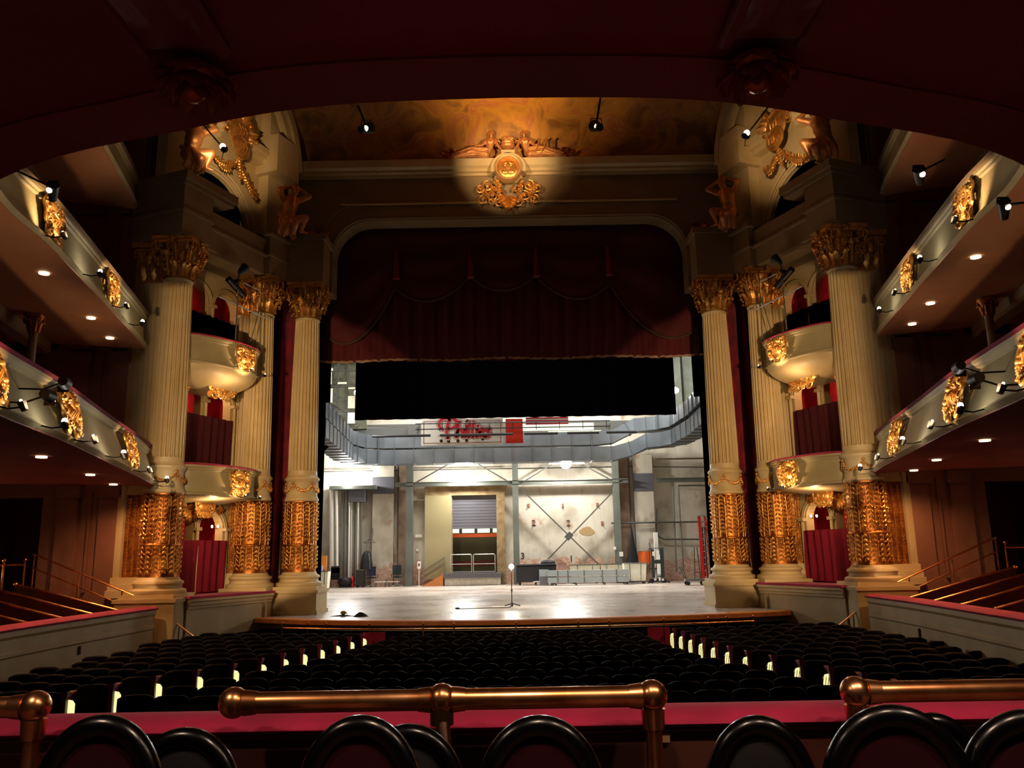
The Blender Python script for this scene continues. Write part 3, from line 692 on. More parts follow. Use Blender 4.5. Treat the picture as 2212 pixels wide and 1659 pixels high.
    for (a, b) in ((.1, 1.35), (2.5, 3.45)): blk(a, b, -.02, .35, 14.85, 15.02); blk(a, b, -.16, .35, 15.02, 15.14); blk(a, b, -.26, .35, 15.14, 15.34); 
    mb2 = MB()
    struct('wall_attic_%s' % nm, mb, [CREAM], 'attic wall with arched opening over the %s boxes' % nm, 40)
    # big lit rib of the arch above the attic
    mb = MB()
    def rib(u, v):
        a = -.12 + (PI * .62) * u; rr = 3.1 + .42 * (v if v < 1 else 1); return fn(1.6 + rr * math.cos(a), -.35, 14.9 + rr * math.sin(a))
    pts = [fn(1.7 + 3.0 * math.cos(a), -.4, 14.9 + 2.9 * math.sin(a)) for a in [PI * i / 30 for i in range(31)]]
    V = []; F = []
    for i in range(31):
        a = PI * i / 30
        for (rr, o_) in ((2.75, -.25), (2.75, -.5), (3.0, -.5), (3.0, -.62), (3.25, -.62), (3.25, -.25)):
            V.append(fn(1.55 + rr * math.cos(a), o_, 15.0 + rr * math.sin(a)))
    for i in range(30):
        for k in range(6): F.append((i * 6 + k, i * 6 + (k + 1) % 6, (i + 1) * 6 + (k + 1) % 6, (i + 1) * 6 + k))
    mb.add(V, F); struct('trim_%d' % (5 if sd < 0 else 6), mb, [CREAM], 'curved cream rib arching over the %s attic' % nm, 30)
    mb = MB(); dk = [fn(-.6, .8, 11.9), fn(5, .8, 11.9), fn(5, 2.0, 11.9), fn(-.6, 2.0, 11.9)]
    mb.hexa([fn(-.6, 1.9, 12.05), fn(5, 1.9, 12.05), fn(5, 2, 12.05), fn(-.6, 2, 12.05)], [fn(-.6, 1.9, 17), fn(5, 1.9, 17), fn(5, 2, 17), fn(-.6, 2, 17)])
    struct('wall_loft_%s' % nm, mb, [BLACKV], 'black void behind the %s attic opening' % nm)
    # attic cartouche with garlands
    dirx = fn(0, -1, 0) - fn(0, 0, 0)
    t = thing('attic_cartouche', 'large gilded double-medallion cartouche with garlands above the %s attic arch' % nm, 'ornament', fn(1.95, .25, 14.0), 'attic cartouches')
    mb = MB(); oval_shield(mb, (0, -.3, 0), .42, .48, .12, .055); oval_shield(mb, (0, -.42, -.55), .36, .36, .1, .05)
    med = mb.build('medallions', [GOLD])
    med.matrix_basis = frame(fn(1.95, .1, 15.25), dirx.x, dirx.y); setpar(med, t); med['label'] = 'two overlapping gilded medallions'
    mb = MB()
    for k in range(3): mb.tube(smooth_path([(-.16 + .14 * k, -.44, -.22), (-.08 + .14 * k, -.5, 0), (-.16 + .14 * k, -.46, .2)], 4), .02, 6)
    for k in range(3): mb.tube(smooth_path([(-.15 + .12 * k, -.54, -.72), (-.1 + .12 * k, -.58, -.55), (-.15 + .12 * k, -.55, -.4)], 4), .02, 6)
    mb.tube([(-.2, -.56, -.6), (.22, -.56, -.5)], .018, 6); mb.tube([(-.25, -.47, -.05), (.25, -.47, .05)], .018, 6)
    place('relief_bars', mb.mesh('relief_bars', [GOLD]), None, t, frame(fn(1.95, .1, 15.25), dirx.x, dirx.y))
    mb = MB(); rnd = random.Random(4)
    for k in range(26):
        an = rnd.uniform(-.2, PI + .2); leaf(mb, (.42 * math.cos(an), -.2 - rnd.uniform(0, .15), .5 * math.sin(an) + .05), an + rnd.uniform(-.4, .4), rnd.uniform(.28, .5), .2, .08, .12)
    for s_ in (-1, 1): spiral(mb, (s_ * .5, -.25, .45), .2, 1.5, -s_, PI / 2, .1, .04); spiral(mb, (s_ * .58, -.25, -.1), .18, 1.4, s_, PI / 2, .1, .04)
    for k in range(5): leaf(mb, (0, -.3, .7), PI / 2 + (k - 2) * .35, .5, .16, .05, .1)
    place('leaf_crown', mb.mesh('leaf_crown', [GOLD], 50), None, t, frame(fn(1.95, .1, 15.25), dirx.x, dirx.y))
    mb = MB(); garland(mb, (0, -.25, -.95), (-.95, -.1, -1.15), .3, .08, 14, .05); garland(mb, (.05, -.25, -.95), (1.2, -.1, -1.7), .22, .085, 16, .05)
    garland(mb, (0, -.3, -.9), (.15, -.25, -1.55), .0, .07, 7, .05)
    place('garlands', mb.mesh('garlands', [GOLD], 50), None, t, frame(fn(1.95, .1, 15.25), dirx.x, dirx.y))
    # spotlight hanging in front of it, with the lamp that washes the attic
    lp = at_y(484, 322, 20) if sd < 0 else at_y(1611, 293, 20)
    t = thing('attic_spotlight', 'black spotlight hanging in front of the %s attic cartouche' % nm, 'spotlight', lp, 'hanging spotlights')
    d = (fn(2.0, .1, 15.0) - lp).normalized()
    mb = MB(); mb.cyl(-d * .22, d * .1, .07, 12, .1); mb.tube([(0, 0, 0), (sd * .3, -.1, .35), (sd * 1.1, -.6, 1.3), (sd * 2.2, -1.2, 2.6)], .02, 6); mb.tube([(0, 0, 0), (-.05, 0, -.3), (.02, 0, -.28)], .01, 5); mb.build('housing', [BLACK]).parent = t
    mb = MB(); mb.ball(Vector((0, -.1, .02)), .08, 8, 6); mb.build('lens', [BULB]).parent = t; light('SPOT', lp + d * .25, 700, WARM, .05, target=fn(1.8, .1, 14.6), angle=42, blend=.8, parent=t)

# ================================================================ proscenium wall
mb = MB(); ow, oz, R_ = 6.25, 13.45, 1.35
poly_in = [(-ow, 10.8), (-ow, oz - R_)] + [(-ow + R_ - R_ * math.cos(PI / 2 * i / 10), oz - R_ + R_ * math.sin(PI / 2 * i / 10)) for i in range(1, 11)]
poly_in += [(-a, z) for a, z in reversed(poly_in)]
mb.box(-9.6, 27.75, 10.8, -ow, 28.5, 15.25); mb.box(ow, 27.75, 10.8, 9.6, 28.5, 15.25)
arc = poly_in[1:-1]
for a, b in zip(arc, arc[1:]):
    if b[0] - a[0] > 1e-4: mb.hexa([(a[0], 27.75, a[1]), (b[0], 27.75, b[1]), (b[0], 28.5, b[1]), (a[0], 28.5, a[1])], [(a[0], 27.75, 15.25), (b[0], 27.75, 15.25), (b[0], 28.5, 15.25), (a[0], 28.5, 15.25)])
mb.box(-9.6, 28.5, 10.8, -6.26, 28.6, 17.5); mb.box(6.26, 28.5, 10.8, 9.6, 28.6, 17.5)
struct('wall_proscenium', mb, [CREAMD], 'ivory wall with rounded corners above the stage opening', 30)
# moulding round the opening
mb = MB()
for (off, th) in ((.06, .035), (.6, .03)):
    pp = [(a + (-off if a < 0 else off) if z <= oz - R_ else a * (1 + off / ow), 27.72, z if z <= oz - R_ else z + off * (z - (oz - R_)) / R_) for a, z in poly_in]; mb.tube(pp, th, 6)
struct('trim_7', mb, [CREAMD], 'moulding following the rounded stage opening')
# coffer ornaments in the top corners of the opening
for s_, nm in ((-1, 'left'), (1, 'right')):
    me = frieze_mesh(21, 1.0, .5, 3).mesh('corner_scroll', [GOLDD], 50)
    o = bpy.data.objects.new('corner_scroll', me); COL.objects.link(o); o.location = (s_ * 6.95, 27.72, 12.95 ); tag(o, 'dim gilded scroll in the upper %s corner of the stage opening' % nm, 'ornament', 'corner scrolls'); 
# cornice across the proscenium with the raised arch over the medallion
mb = MB(); 
cor = [(28.2, 15.05), (27.62, 15.05), (27.62, 15.13), (27.5, 15.16), (27.5, 15.25), (27.38, 15.32), (27.34, 15.58), (28.2, 15.58)]
for (a, b) in ((-8.0, -.44), (.44, 8.0)):
    mb.add([(a, y, z) for y, z in cor] + [(b, y, z) for y, z in cor], [(i, (i + 1) % 8, 8 + (i + 1) % 8, 8 + i) for i in range(8)] + [tuple(range(8)), tuple(range(15, 7, -1))])
V = []; F = []
for i in range(25):
    a = PI * (-.06) + PI * 1.12 * i / 24
    for (rr, y) in ((.42, 27.6), (.42, 27.2), (.62, 27.2), (.65, 27.6)): V.append((-rr * math.cos(a), y, 15.1 + rr * math.sin(a) * 1.0))
for i in range(24):
    for k in range(4): F.append((i * 4 + k, i * 4 + (k + 1) % 4, (i + 1) * 4 + (k + 1) % 4, (i + 1) * 4 + k))
mb.add(V, F + [(0, 1, 2, 3), (99, 98, 97, 96)]); mb.box(-.24, 27.2, 15.69, .24, 27.6, 15.82); mb.box(-.5, 27.6, 14.75, .5, 27.74, 15.5)
mb.tube([(-6.0, 27.7, 14.05), (6.0, 27.7, 14.05)], .04, 6)
struct('trim_8', mb, [CREAM], 'projecting cornice over the stage opening, arched over the central medallion', 30)
# medallion
t = thing('central_medallion', 'round gilded portrait medallion centred on the cornice above the stage', 'medallion', (0, 27.3, 15.1))
FR = Matrix.Identity(4)
mb = MB()
def ring(u, v):
    a = u * 2 * PI; prof = [(.47, 27.4), (.47, 27.12), (.462, 27.06), (.44, 27.03), (.41, 27.04), (.385, 27.09), (.38, 27.2)]; k = v * 6; i = min(int(k), 5); q = k - i
    r = prof[i][0] + (prof[i + 1][0] - prof[i][0]) * q; y = prof[i][1] + (prof[i + 1][1] - prof[i][1]) * q; return (r * math.cos(a), y, 15.1 + r * math.sin(a))
mb.grid(ring, 40, 6); mb.build('ring', [mat('pale_gilding', '#e8b878', .45, .4)], t, 60)
mb = MB(); mb.T = Matrix.Translation((0, 27.17, 15.1)) @ Matrix.Scale(.86, 4); oval_shield(mb, (0, 0, 0), .45, .45, .12, .03)
# twin busts in relief
for s_ in (-1, 1):
    mb.ball((s_ * .12, -.13, .08), .1, 10, 8, (.8, .6, 1.15)); mb.ball((s_ * .2, -.2, .09), .03, 6, 5); mb.ball((s_ * .1, -.14, .16), .12, 8, 6, (.9, .6, .9)); mb.ball((s_ * .12, -.09, -.2), .15, 10, 8, (1.15, .4, .8)); mb.tube([(s_ * .13, -.14, .02), (s_ * .13, -.14, -.1)], .05, 8)
mb.build('relief_disc', [GOLD], t, 60)
mb = MB(); mb.T = Matrix.Translation((0, 27.6, 14.5)) @ Matrix.Scale(.86, 4); rnd = random.Random(8)
for s_ in (-1, 1):
    for (x_, z_, r_, tt) in ((.85, .1, .26, 1.6), (1.15, -.05, .2, 1.4), (.65, -.35, .24, 1.5), (1.05, -.5, .22, 1.5), (.38, -.65, .2, 1.4)): spiral(mb, (s_ * x_, -.05, z_), r_, tt, -s_, PI / 2, .12, .04)
    for k in range(22): leaf(mb, (s_ * rnd.uniform(.1, 1.0), -.06, rnd.uniform(-.75, .25)), (0 if s_ > 0 else PI) + rnd.uniform(-1.2, 1.2), rnd.uniform(.2, .36), .16, .08, .08)
    for k in range(14): mb.ball((s_ * rnd.uniform(.2, 1.25), -.14, rnd.uniform(-.7, .2)), rnd.uniform(.03, .055), 6, 5)
for k in range(7): leaf(mb, (0, -.08, -.35), -PI / 2 + (k - 3) * .3, .75 - .1 * abs(k - 3), .22, .12, .1)
mb.build('acanthus_spray', [GOLD], t, 50)
# urn
mb = MB(); mb.T = Matrix.Translation((0, 27.4, 15.82)) @ Matrix.Scale(.6, 4); mb.lathe([(.16, 0), (.22, .04), (.1, .1), (.14, .14), (.34, .22), (.44, .36), (.42, .44), (.34, .48), (.36, .56), (.42, .6), (.38, .62)], 28, mod=lambda t_, z: 1 + (.06 * math.cos(t_ * 14) if .18 < z < .42 else 0))
for s_ in (-1, 1): mb.tube(smooth_path([(s_ * .36, 0, .3), (s_ * .62, 0, .42), (s_ * .66, 0, .68), (s_ * .5, 0, .74), (s_ * .48, 0, .58)], 5), .05, 8)
rnd = random.Random(2)
for k in range(24): mb.ball((rnd.uniform(-.3, .3), rnd.uniform(-.2, .1), .66 + rnd.uniform(0, .22)), rnd.uniform(.05, .09), 6, 5)
for k in range(7): leaf(mb, (0, -.05, .72), PI / 2 + (k - 3) * .4, .34, .14, .05, .08)
mb.T = None
tag(mb.build('gilded_urn', [GOLDS], None, 50), 'fluted gilded urn of flowers on top of the central arch', 'urn')

# ================================================================ painted cove and ceiling
mb = MB(); prof = [(27.9, 15.3), (27.75, 15.9), (27.3, 16.6), (26.4, 17.3), (25.0, 17.9), (22, 18.6), (17, 19.3), (6, 19.6), (-6, 19.6)]
sp_ = smooth_path([(0, y, z) for y, z in prof], 4)
def cv(u, v):
    i = int(v * (len(sp_) - 1) + .5); p = sp_[i]; x = -17 + 34 * u; k = abs(x) / 9.0
    return (x, p.y, p.z - .5 * k * k + .35)
mb.grid(cv, 36, len(sp_) - 1)
o = struct('ceiling', mb, [COVE], 'gilded and painted cove above the stage opening', 60)

# ---------------------------------------------------------------- pipe rig with equipment in the second-tier boxes
for sd, nm in ((-1, 'left'), (1, 'right')):
    g = lambda s, o, z: Q(sd, s, o, z)
    t = thing('pipe_rig', 'thin pipe rails and black follow-spot rigged over the %s second-tier box' % nm, 'lighting rig', g(2, -.6, 8.15))
    mb = MB(); mb.tube([g(.9, -.7, 9.35), g(3.3, -.6, 9.3)], .025, 6); mb.tube([g(2.4, -.3, 10.3), g(3.6, -.3, 10.25)], .02, 6); mb.build('rail_pipe', [CHROME], t)
    mb = MB(); mb.tube([g(1.75, -.68, 8.1), g(1.75, -.68, 10.5)], .022, 6); mb.tube([g(3.05, -.55, 8.1), g(3.05, -.5, 10.35)], .02, 6); mb.tube([g(2.7, -.4, 8.2), g(3.05, -.5, 9.7)], .015, 6); mb.build('upright', [STEEL], t)
    mb = MB(); mb.cyl(g(1.35, -.62, 10.05), g(2.1, -.62, 9.72), .1, 10); mb.build('follow_spot', [BLACK], t)
    mb = MB(); mb.cyl(g(1.75, -.68, 10.35), g(1.95, -.75, 10.6), .06, 10, .15); mb.build('lamp_shade', [mat('dark_teal', '#12302c', .5)], t)
# ================================================================ gilded statues (one continuous body each)
def body(name, label, J, M4, hair=None, cloth=(), group=None, cat='statue', extra=None):
    """J: list of (p, q, r0, r1) tapered limbs and ('b', c, r, scale) masses; fused by a remesh into one surface"""
    t = thing(name, label, cat, M4.translation, group)
    mb = MB()
    for e in J:
        if e[0] == 'b': mb.ball(e[1], e[2], 12, 9, e[3])
        else:
            p, q, a, b = e; p, q = Vector(p), Vector(q); n = 5
            for i in range(n + 1): mb.ball(p.lerp(q, i / n), a + (b - a) * i / n, 10, 8)
            mb.cyl(p, q, a * .98, 10, b * .98)
    o = mb.build('body', [GOLDS], None, 0); md = o.modifiers.new('fuse', 'REMESH'); md.mode = 'VOXEL'; md.voxel_size = .028; md.use_smooth_shade = True
    sm = o.modifiers.new('soften', 'SMOOTH'); sm.iterations = 3; sm.factor = .5
    o.matrix_basis = M4; setpar(o, t)
    if hair:
        mb = MB(); rnd = random.Random(3)
        for c, r in hair:
            mb.ball(c, r, 12, 9)
            for k in range(26):
                d = Vector((rnd.gauss(0, 1), rnd.gauss(0, 1) + .5, rnd.gauss(0, 1) + .5)).normalized(); mb.ball(Vector(c) + d * r * .95, r * .28, 6, 5)
        h = mb.build('hair', [GOLDS], None, 50); h.matrix_basis = M4; setpar(h, t)
    for pts, w0, w1, nf in cloth:
        mb = MB()
        for k in range(nf):
            u = (k + .5) / nf - .5
            mb.tube(smooth_path([Vector(p) + Vector((u * (w0 + (w1 - w0) * i / (len(pts) - 1)), -.02 * math.sin(k * 2.1 + i), .05 * math.cos(k * 1.7))) for i, p in enumerate(pts)], 4), [max(w0, w1) / nf * .85] * ((len(pts) - 1) * 4 + 1), 6)
        h = mb.build('drapery', [GOLDS], None, 60); h.matrix_basis = M4; setpar(h, t)
    if extra: extra(t, M4)
    return t
def face(J, c, s, look=(0, -1, 0)):
    """head, jaw, nose, brow, ears round centre c"""
    c = Vector(c); L = Vector(look).normalized(); R = L.cross(Vector((0, 0, 1))).normalized(); U = Vector((0, 0, 1))
    J.append(('b', c + U * .02 * s, .105 * s, (.88, .98, 1.12))); J.append(('b', c + L * .05 * s - U * .06 * s, .06 * s, (.9, .9, 1)))
    J.append((c + L * .095 * s + U * .02 * s, c + L * .125 * s - U * .03 * s, .014 * s, .022 * s))
    J.append((c + L * .09 * s + U * .035 * s + R * .05 * s, c + L * .09 * s + U * .035 * s - R * .05 * s, .016 * s, .016 * s))
    J.append((c + L * .1 * s - U * .06 * s + R * .02 * s, c + L * .1 * s - U * .06 * s - R * .02 * s, .014 * s, .014 * s))
    for q in (-1, 1): J.append(('b', c + R * .095 * s * q, .03 * s, (.5, 1, 1.2)))
def atlas(mx):
    """bearded atlas leaning back under a cornice, arms folded over the head, one knee raised; mx mirrors x"""
    f = lambda x, y, z: (x * mx, y, z)
    J = []
    J += [(f(0, 0, .62), f(.06, -.06, .98), .19, .22), (f(.06, -.06, .98), f(.10, -.03, 1.24), .235, .20)]          # belly, chest
    J += [('b', f(0, -.14, 1.12), .12, (1.1, .8, .8)), ('b', f(.2, -.14, 1.12), .12, (1.1, .8, .8)), ('b', f(.0, 0, .55), .22, (1.1, .9, .8))]
    for k in range(3):
        for q in (-1, 1): J.append(('b', f(.03 + q * .06 + k * .015, -.2, .78 + k * .09), .05, (1, .7, .9)))
    J += [(f(.11, -.02, 1.3), f(.15, -.06, 1.46), .1, .085)]                                                      # neck
    J += [(f(-.13, -.02, 1.26), f(-.3, -.12, 1.5), .1, .085), (f(-.3, -.12, 1.5), f(.02, -.02, 1.68), .078, .055)]      # arm over the head
    J += [(f(.3, -.02, 1.26), f(.62, -.1, 1.42), .105, .08), (f(.62, -.1, 1.42), f(.34, -.04, 1.66), .075, .052)]       # arm with the elbow out
    for k in range(5):
        J.append((f(.30 - .012 * k, -.06 - .012 * k, 1.67), f(.20 - .01 * k, -.1 - .01 * k, 1.74 - .012 * k), .022, .016))
        J.append((f(.03 + .01 * k, -.06 - .01 * k, 1.69), f(.12 + .01 * k, -.1 - .01 * k, 1.74 - .012 * k), .022, .016))
    J += [(f(-.06, -.06, .56), f(.18, -.42, .34), .165, .12), (f(.18, -.42, .34), f(.14, -.2, -.02), .11, .07), (f(.14, -.2, -.02), f(.2, -.38, -.04), .055, .04)]   # near leg
    J += [(f(.08, -.05, .55), f(.50, -.22, .66), .165, .12), (f(.50, -.22, .66), f(.38, -.12, .26), .11, .068), (f(.38, -.12, .26), f(.58, -.16, .22), .055, .04)]  # raised leg
    face(J, f(.19, -.13, 1.56), 1.25, (.35 * mx, -1, -.25)); J.append(('b', f(.2, -.22, 1.44), .075, (1, .8, 1.3)))
    return J
SIDES = [(-1, 'left'), (1, 'right')]
for sd, nm in SIDES:
    fr_ = lambda s, o, z, sc_, rot: None
    nx = Vector((-sd * .75, -1.0, 0))
    # looking towards the house: local -Y outwards
    M1 = frame(Q(sd, -.42, -.52, 12.68), nx.x, nx.y, 1.12)
    body('atlas_statue', 'gilded atlas crouching under the cornice block over the nearest column on the %s' % nm, atlas(1 if sd < 0 else -1), M1, [((.19 * (1 if sd < 0 else -1), -.07, 1.66), .12)], [([(-.12, -.1, .62), (.0, -.26, .5), (.1, -.3, .3), (.05, -.2, .05)], .3, .5, 6)], 'gilded atlas statues')
    M2 = frame(Q(sd, 3.95, -.72, 12.24), nx.x * .6, nx.y, 1.12)
    body('atlas_statue', 'gilded atlas with folded arms and lifted knee, stage side of the %s box tier' % nm, atlas(1 if sd < 0 else -1), M2, [((.19 * (1 if sd < 0 else -1), -.07, 1.66), .12)], [([(-.12, -.1, .62), (-.05, -.26, .5), (-.05, -.3, .3), (-.1, -.2, .02)], .3, .5, 6)], 'gilded atlas statues')
# reclining muses either side of the urn
def muse(mx, lyre):
    f = lambda x, y, z: (x * mx, y, z); J = []
    J += [(f(.35, 0, .2), f(.2, -.02, .5), .19, .17), (f(.2, -.02, .5), f(.14, -.03, .78), .165, .2), (f(.13, -.04, .8), f(.12, -.05, .98), .09, .07)]
    for q in (-1, 1): J.append(('b', f(.14 + q * .09, -.18, .72), .09, (1, .8, .9)))
    J += [(f(-.08, -.03, .84), f(-.2, -.1, .52), .085, .065), (f(-.2, -.1, .52), f(-.36, -.16, .28), .062, .04)]
    J += [(f(.34, -.03, .84), f(.5, -.12, .58), .085, .065), (f(.5, -.12, .58), f(.82 if not lyre else .64, -.22, .5), .06, .04)]
    ex = f(.82 if not lyre else .64, -.22, .5)
    for k in range(5): J.append(((ex[0], ex[1] - .01 * k, ex[2] + .02 * (k - 2)), (ex[0] + mx * .09, ex[1] - .02, ex[2] + .03 * (k - 2)), .016, .012))
    J += [(f(.38, -.05, .16), f(1.0, -.2, .26), .2, .14), (f(1.0, -.2, .26), f(1.6, -.1, .06), .14, .08), (f(.35, .05, .14), f(.95, .0, .16), .19, .15), (f(.95, 0, .16), f(1.75, 0, .02), .14, .08), (f(1.75, 0, .02), f(1.95, -.02, .04), .06, .04)]
    face(J, f(.12, -.08, 1.1), 1.15, (-.15 * mx, -1, -.2))
    return J
def add_lyre(t, M4):
    mb = MB()
    for x_ in (.72, 1.02): mb.tube(smooth_path([(x_ - .14, -.3, .08), (x_ - .02, -.32, .35), (x_ + .1, -.3, .7), (x_ + .2, -.3, .78)], 5), .04, 8)
    mb.tube([(.64, -.3, .12), (1.0, -.3, .12)], .035, 8)
    for k in range(4): mb.tube([(.66 + .07 * k, -.31, .14), (.74 + .08 * k, -.31, .62)], .008, 4)
    h = mb.build('lyre', [GOLD]); h.matrix_basis = M4; setpar(h, t); h['label'] = 'gilded lyre'
def add_book(t, M4):
    mb = MB(); mb.obox((-.84, -.28, .5), (1, 0, .2), (0, 1, .3), (-.2, 0, 1), .13, .09, .02); h = mb.build('book', [GOLD]); h.matrix_basis = M4; setpar(h, t)
for mx, nm in ((-1, 'left'), (1, 'right')):
    M4 = Matrix.Translation((mx * .50, 27.4, 15.6)) @ Matrix.Scale(.8, 4)
    body('reclining_muse_statue', 'gilded reclining muse %s, %s of the central urn' % ('holding a book' if mx < 0 else 'with a lyre', nm), muse(mx, mx > 0), M4, [((mx * .12, -.02, 1.17), .13)], [([(mx * .35, -.2, .3), (mx * .8, -.28, .34), (mx * 1.2, -.2, .26), (mx * 1.75, -.1, .1)], .22, .3, 5), ([(mx * .4, -.24, .1), (mx * .9, -.26, .12), (mx * 1.4, -.2, .08), (mx * 1.9, -.1, .04)], .05, .1, 3)], 'reclining muses', extra=add_lyre if mx > 0 else add_book)
    body_w = MB(); rnd = random.Random(5)
    for k in range(10): leaf(body_w, (mx * (1.75 + .05 * k), 27.6, 15.66 + rnd.uniform(0, .2)), (0 if mx > 0 else PI) + rnd.uniform(-.4, .9) * mx, .35, .16, .06, .05)
    tag(body_w.build('leaf_spray', [GOLDD], None, 50), 'gilded leaf spray at the feet of the %s muse' % nm, 'ornament', 'leaf sprays')

# ================================================================ gallery tiers (horseshoe balconies)
def normals2(path, c=(0, 12)):
    nr = []
    for i in range(len(path)):
        d = path[min(i + 1, len(path) - 1)] - path[max(i - 1, 0)]; q = Vector((d.y, -d.x)).normalized()
        if q.dot(Vector((path[i].x - c[0], path[i].y - c[1]))) < 0: q = -q
        nr.append(q)
    return nr
def horseshoe(half):
    right = smooth_path([(x, y, 0) for x, y in half], 6)
    return [Vector((-p.x, p.y, 0)) for p in reversed(right[1:])] + right
PATH1 = horseshoe([(0, 3.27), (.8, 3.31), (1.5, 3.5), (2.6, 3.95), (4.2, 5.3), (5.6, 7.4), (6.4, 9.2), (6.93, 11.03), (7.5, 13.9), (8.35, 17.3), (9.1, 20.4), (9.65, 22.3)])
PATH2 = horseshoe([(0, 4.2), (3, 4.9), (5.5, 7.3), (7.3, 10), (8.28, 12.6), (8.55, 14.5), (8.9, 16.3), (9.35, 18.5), (9.95, 21.4), (10.2, 22.3)])
PATH3 = [Vector((p.x * 1.055, p.y, 0)) for p in PATH2]
def arc_point(path, nr, x, y):
    i = min(range(len(path)), key=lambda k: (path[k].x - x) ** 2 + (path[k].y - y) ** 2); return path[i], nr[i], i
def tier(name, label, path, zb, zt, lean, soffm, beam, downs, carts, lamps, nm_t, cscale, lampm):
    nr = normals2(path); H = zt - zb
    t = thing(name, label, 'balcony', (0, 3.3, zb), 'horseshoe gallery balconies')
    # lean fades towards the stage end
    prof = [(.02, zb), (-.02, zb + .03), (-.08, zb + .08), (-.05, zb + .12), (-.01, zb + .13), (.0, zb + .17), (lean * .45, zb + H * .5), (lean * .85, zt - .16), (lean * .85 - .04, zt - .13), (lean * .85 - .04, zt - .09), (lean * .9 - .08, zt - .06), (lean * .9 - .08, zt), (lean + .12, zt), (lean + .12, zb + .2), (.3, zb + .06)]
    mb = MB(); mb.sweep(path, nr, prof, True); mb.build('fascia', [CREAMP], t, 35)
    mb = MB(); mb.sweep(path, nr, [(-.005, zb - .012), (.3, zb - .012), (.3, zb + .01), (-.005, zb + .006)], True); mb.build('edge_strip', [soffm], t, 35)
    mb = MB(); mb.sweep(path, nr, [(lean * .9 - .1, zt), (lean * .9 - .12, zt + .05), (lean * .9 - .05, zt + .09), (lean + .16, zt + .09), (lean + .18, zt)], True); mb.build('velvet_rail', [mat('deep_wine_velvet', '#6a0e2c', .9)] if zb < 5 else [mat('taupe_padding', '#6e5640', .8)], t, 50)['label'] = 'padded rail'
    # soffit out to the house wall
    out = []
    for p, q in zip(path, nr):
        o_ = Vector((p.x, p.y, 0)) + Vector((q.x, q.y, 0)) * 5.2; o_.y = min(o_.y, 23.3); out.append(o_)
    mb = MB(); V = []; F = []
    for p, q, o_ in zip(path, nr, out):
        a = Vector((p.x + q.x * .05, p.y + q.y * .05, 0)); V += [(a.x, a.y, zb), (o_.x, o_.y, zb + .02), (o_.x, o_.y, zb + .3), (a.x, a.y, zb + .3)]
    n = len(path)
    for i in range(n - 1):
        for k in range(4): F.append((i * 4 + k, i * 4 + (k + 1) % 4, (i + 1) * 4 + (k + 1) % 4, (i + 1) * 4 + k))
    F += [(0, 1, 2, 3), tuple(4 * n - 4 + k for k in (3, 2, 1, 0))]
    mb.add(V, F); mb.build('soffit', [soffm], t, 30)
    if beam:
        mb = MB()
        idx = [i for i in range(n) if path[i].y > 8]
        for half in (idx[:len(idx) // 2], idx[len(idx) // 2:]):
            mb = MB()
            P = [Vector((path[i].x + nr[i].x * beam, min(path[i].y + nr[i].y * beam, 23.2), 0)) for i in half]; N_ = [nr[i] for i in half]
            mb.sweep(P, N_, [(0, zb + .02), (0, zb - .22), (.08, zb - .28), (.42, zb - .28), (.5, zb - .22), (.5, zb + .02)], True)
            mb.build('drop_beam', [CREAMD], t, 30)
    for k, (x, y) in enumerate(downs):
        for s_ in (-1, 1):
            p, q, i = arc_point(path, nr, s_ * x, y); c = Vector((s_ * x, y, zb - .012))
            mb = MB(); mb.cyl(c + Vector((0, 0, -.02)), c + Vector((0, 0, .01)), .1, 20); d_ = mb.build('downlight', [DOWNL], t, 40); d_['label'] = 'lit round downlight'
            light('SPOT', c + Vector((0, 0, -.05)), lampm, AMBER, .09, target=(c.x, c.y, 0), angle=150 if zb < 5 else 96, blend=.8, parent=t)
    for k, (x, y) in enumerate(carts):
        for s_ in (-1, 1):
            p, q, i = arc_point(path, nr, s_ * x, y)
            Mx = frame((p.x + q.x * lean * .45 - q.x * .03, p.y + q.y * lean * .45 - q.y * .03, (zb + zt) / 2 + .02), -q.x, -q.y, cscale)
            Mx = Mx @ Matrix.Rotation(-math.atan2(lean * .8, H), 4, 'X')
            place('cartouche', CART[k % 3], None, t, Mx)['label'] = 'gilded relief cartouche'
    for (x, y, lit) in lamps:
        for s_ in (-1, 1):
            p, q, i = arc_point(path, nr, s_ * x, y); c = Vector((p.x - q.x * .42, p.y - q.y * .42, zb + .06))
            rk = sorted([l_[1] for l_ in lamps if l_[2] == lit], reverse=True).index(y)
            tl = thing('front_lamp', '%s lamp on the %s %s gallery front, %s from the column' % ('cartouche' if lit else 'bare bulb', nm_t, 'left' if s_ < 0 else 'right', ('first', 'second', 'third')[rk]), 'lamp', c, 'arm lamps on the gallery fronts')
            mb = MB(); mb.tube([(0, 0, 0), (q.x * .2, q.y * .2, -.03), (q.x * .42, q.y * .42, .02)], .014, 6); mb.cyl((0, 0, -.05), (q.x * .05, q.y * .05, .06), .045, 8, .06); mb.build('arm', [BLACK]).parent = tl
            mb = MB(); mb.ball((q.x * (.03 if not lit else .06), q.y * (.03 if not lit else .06), .08), .045 if not lit else .02, 8, 6); mb.build('bulb', [BULBW if not lit else BULB]).parent = tl
            if lit: light('SPOT', c + Vector((-q.x * .12, -q.y * .12, -.02)), 110, WARM, .03, target=(p.x + q.x * lean * .5, p.y + q.y * lean * .5, (zb + zt) / 2 + .12), angle=92, blend=.6, parent=tl)
    return t
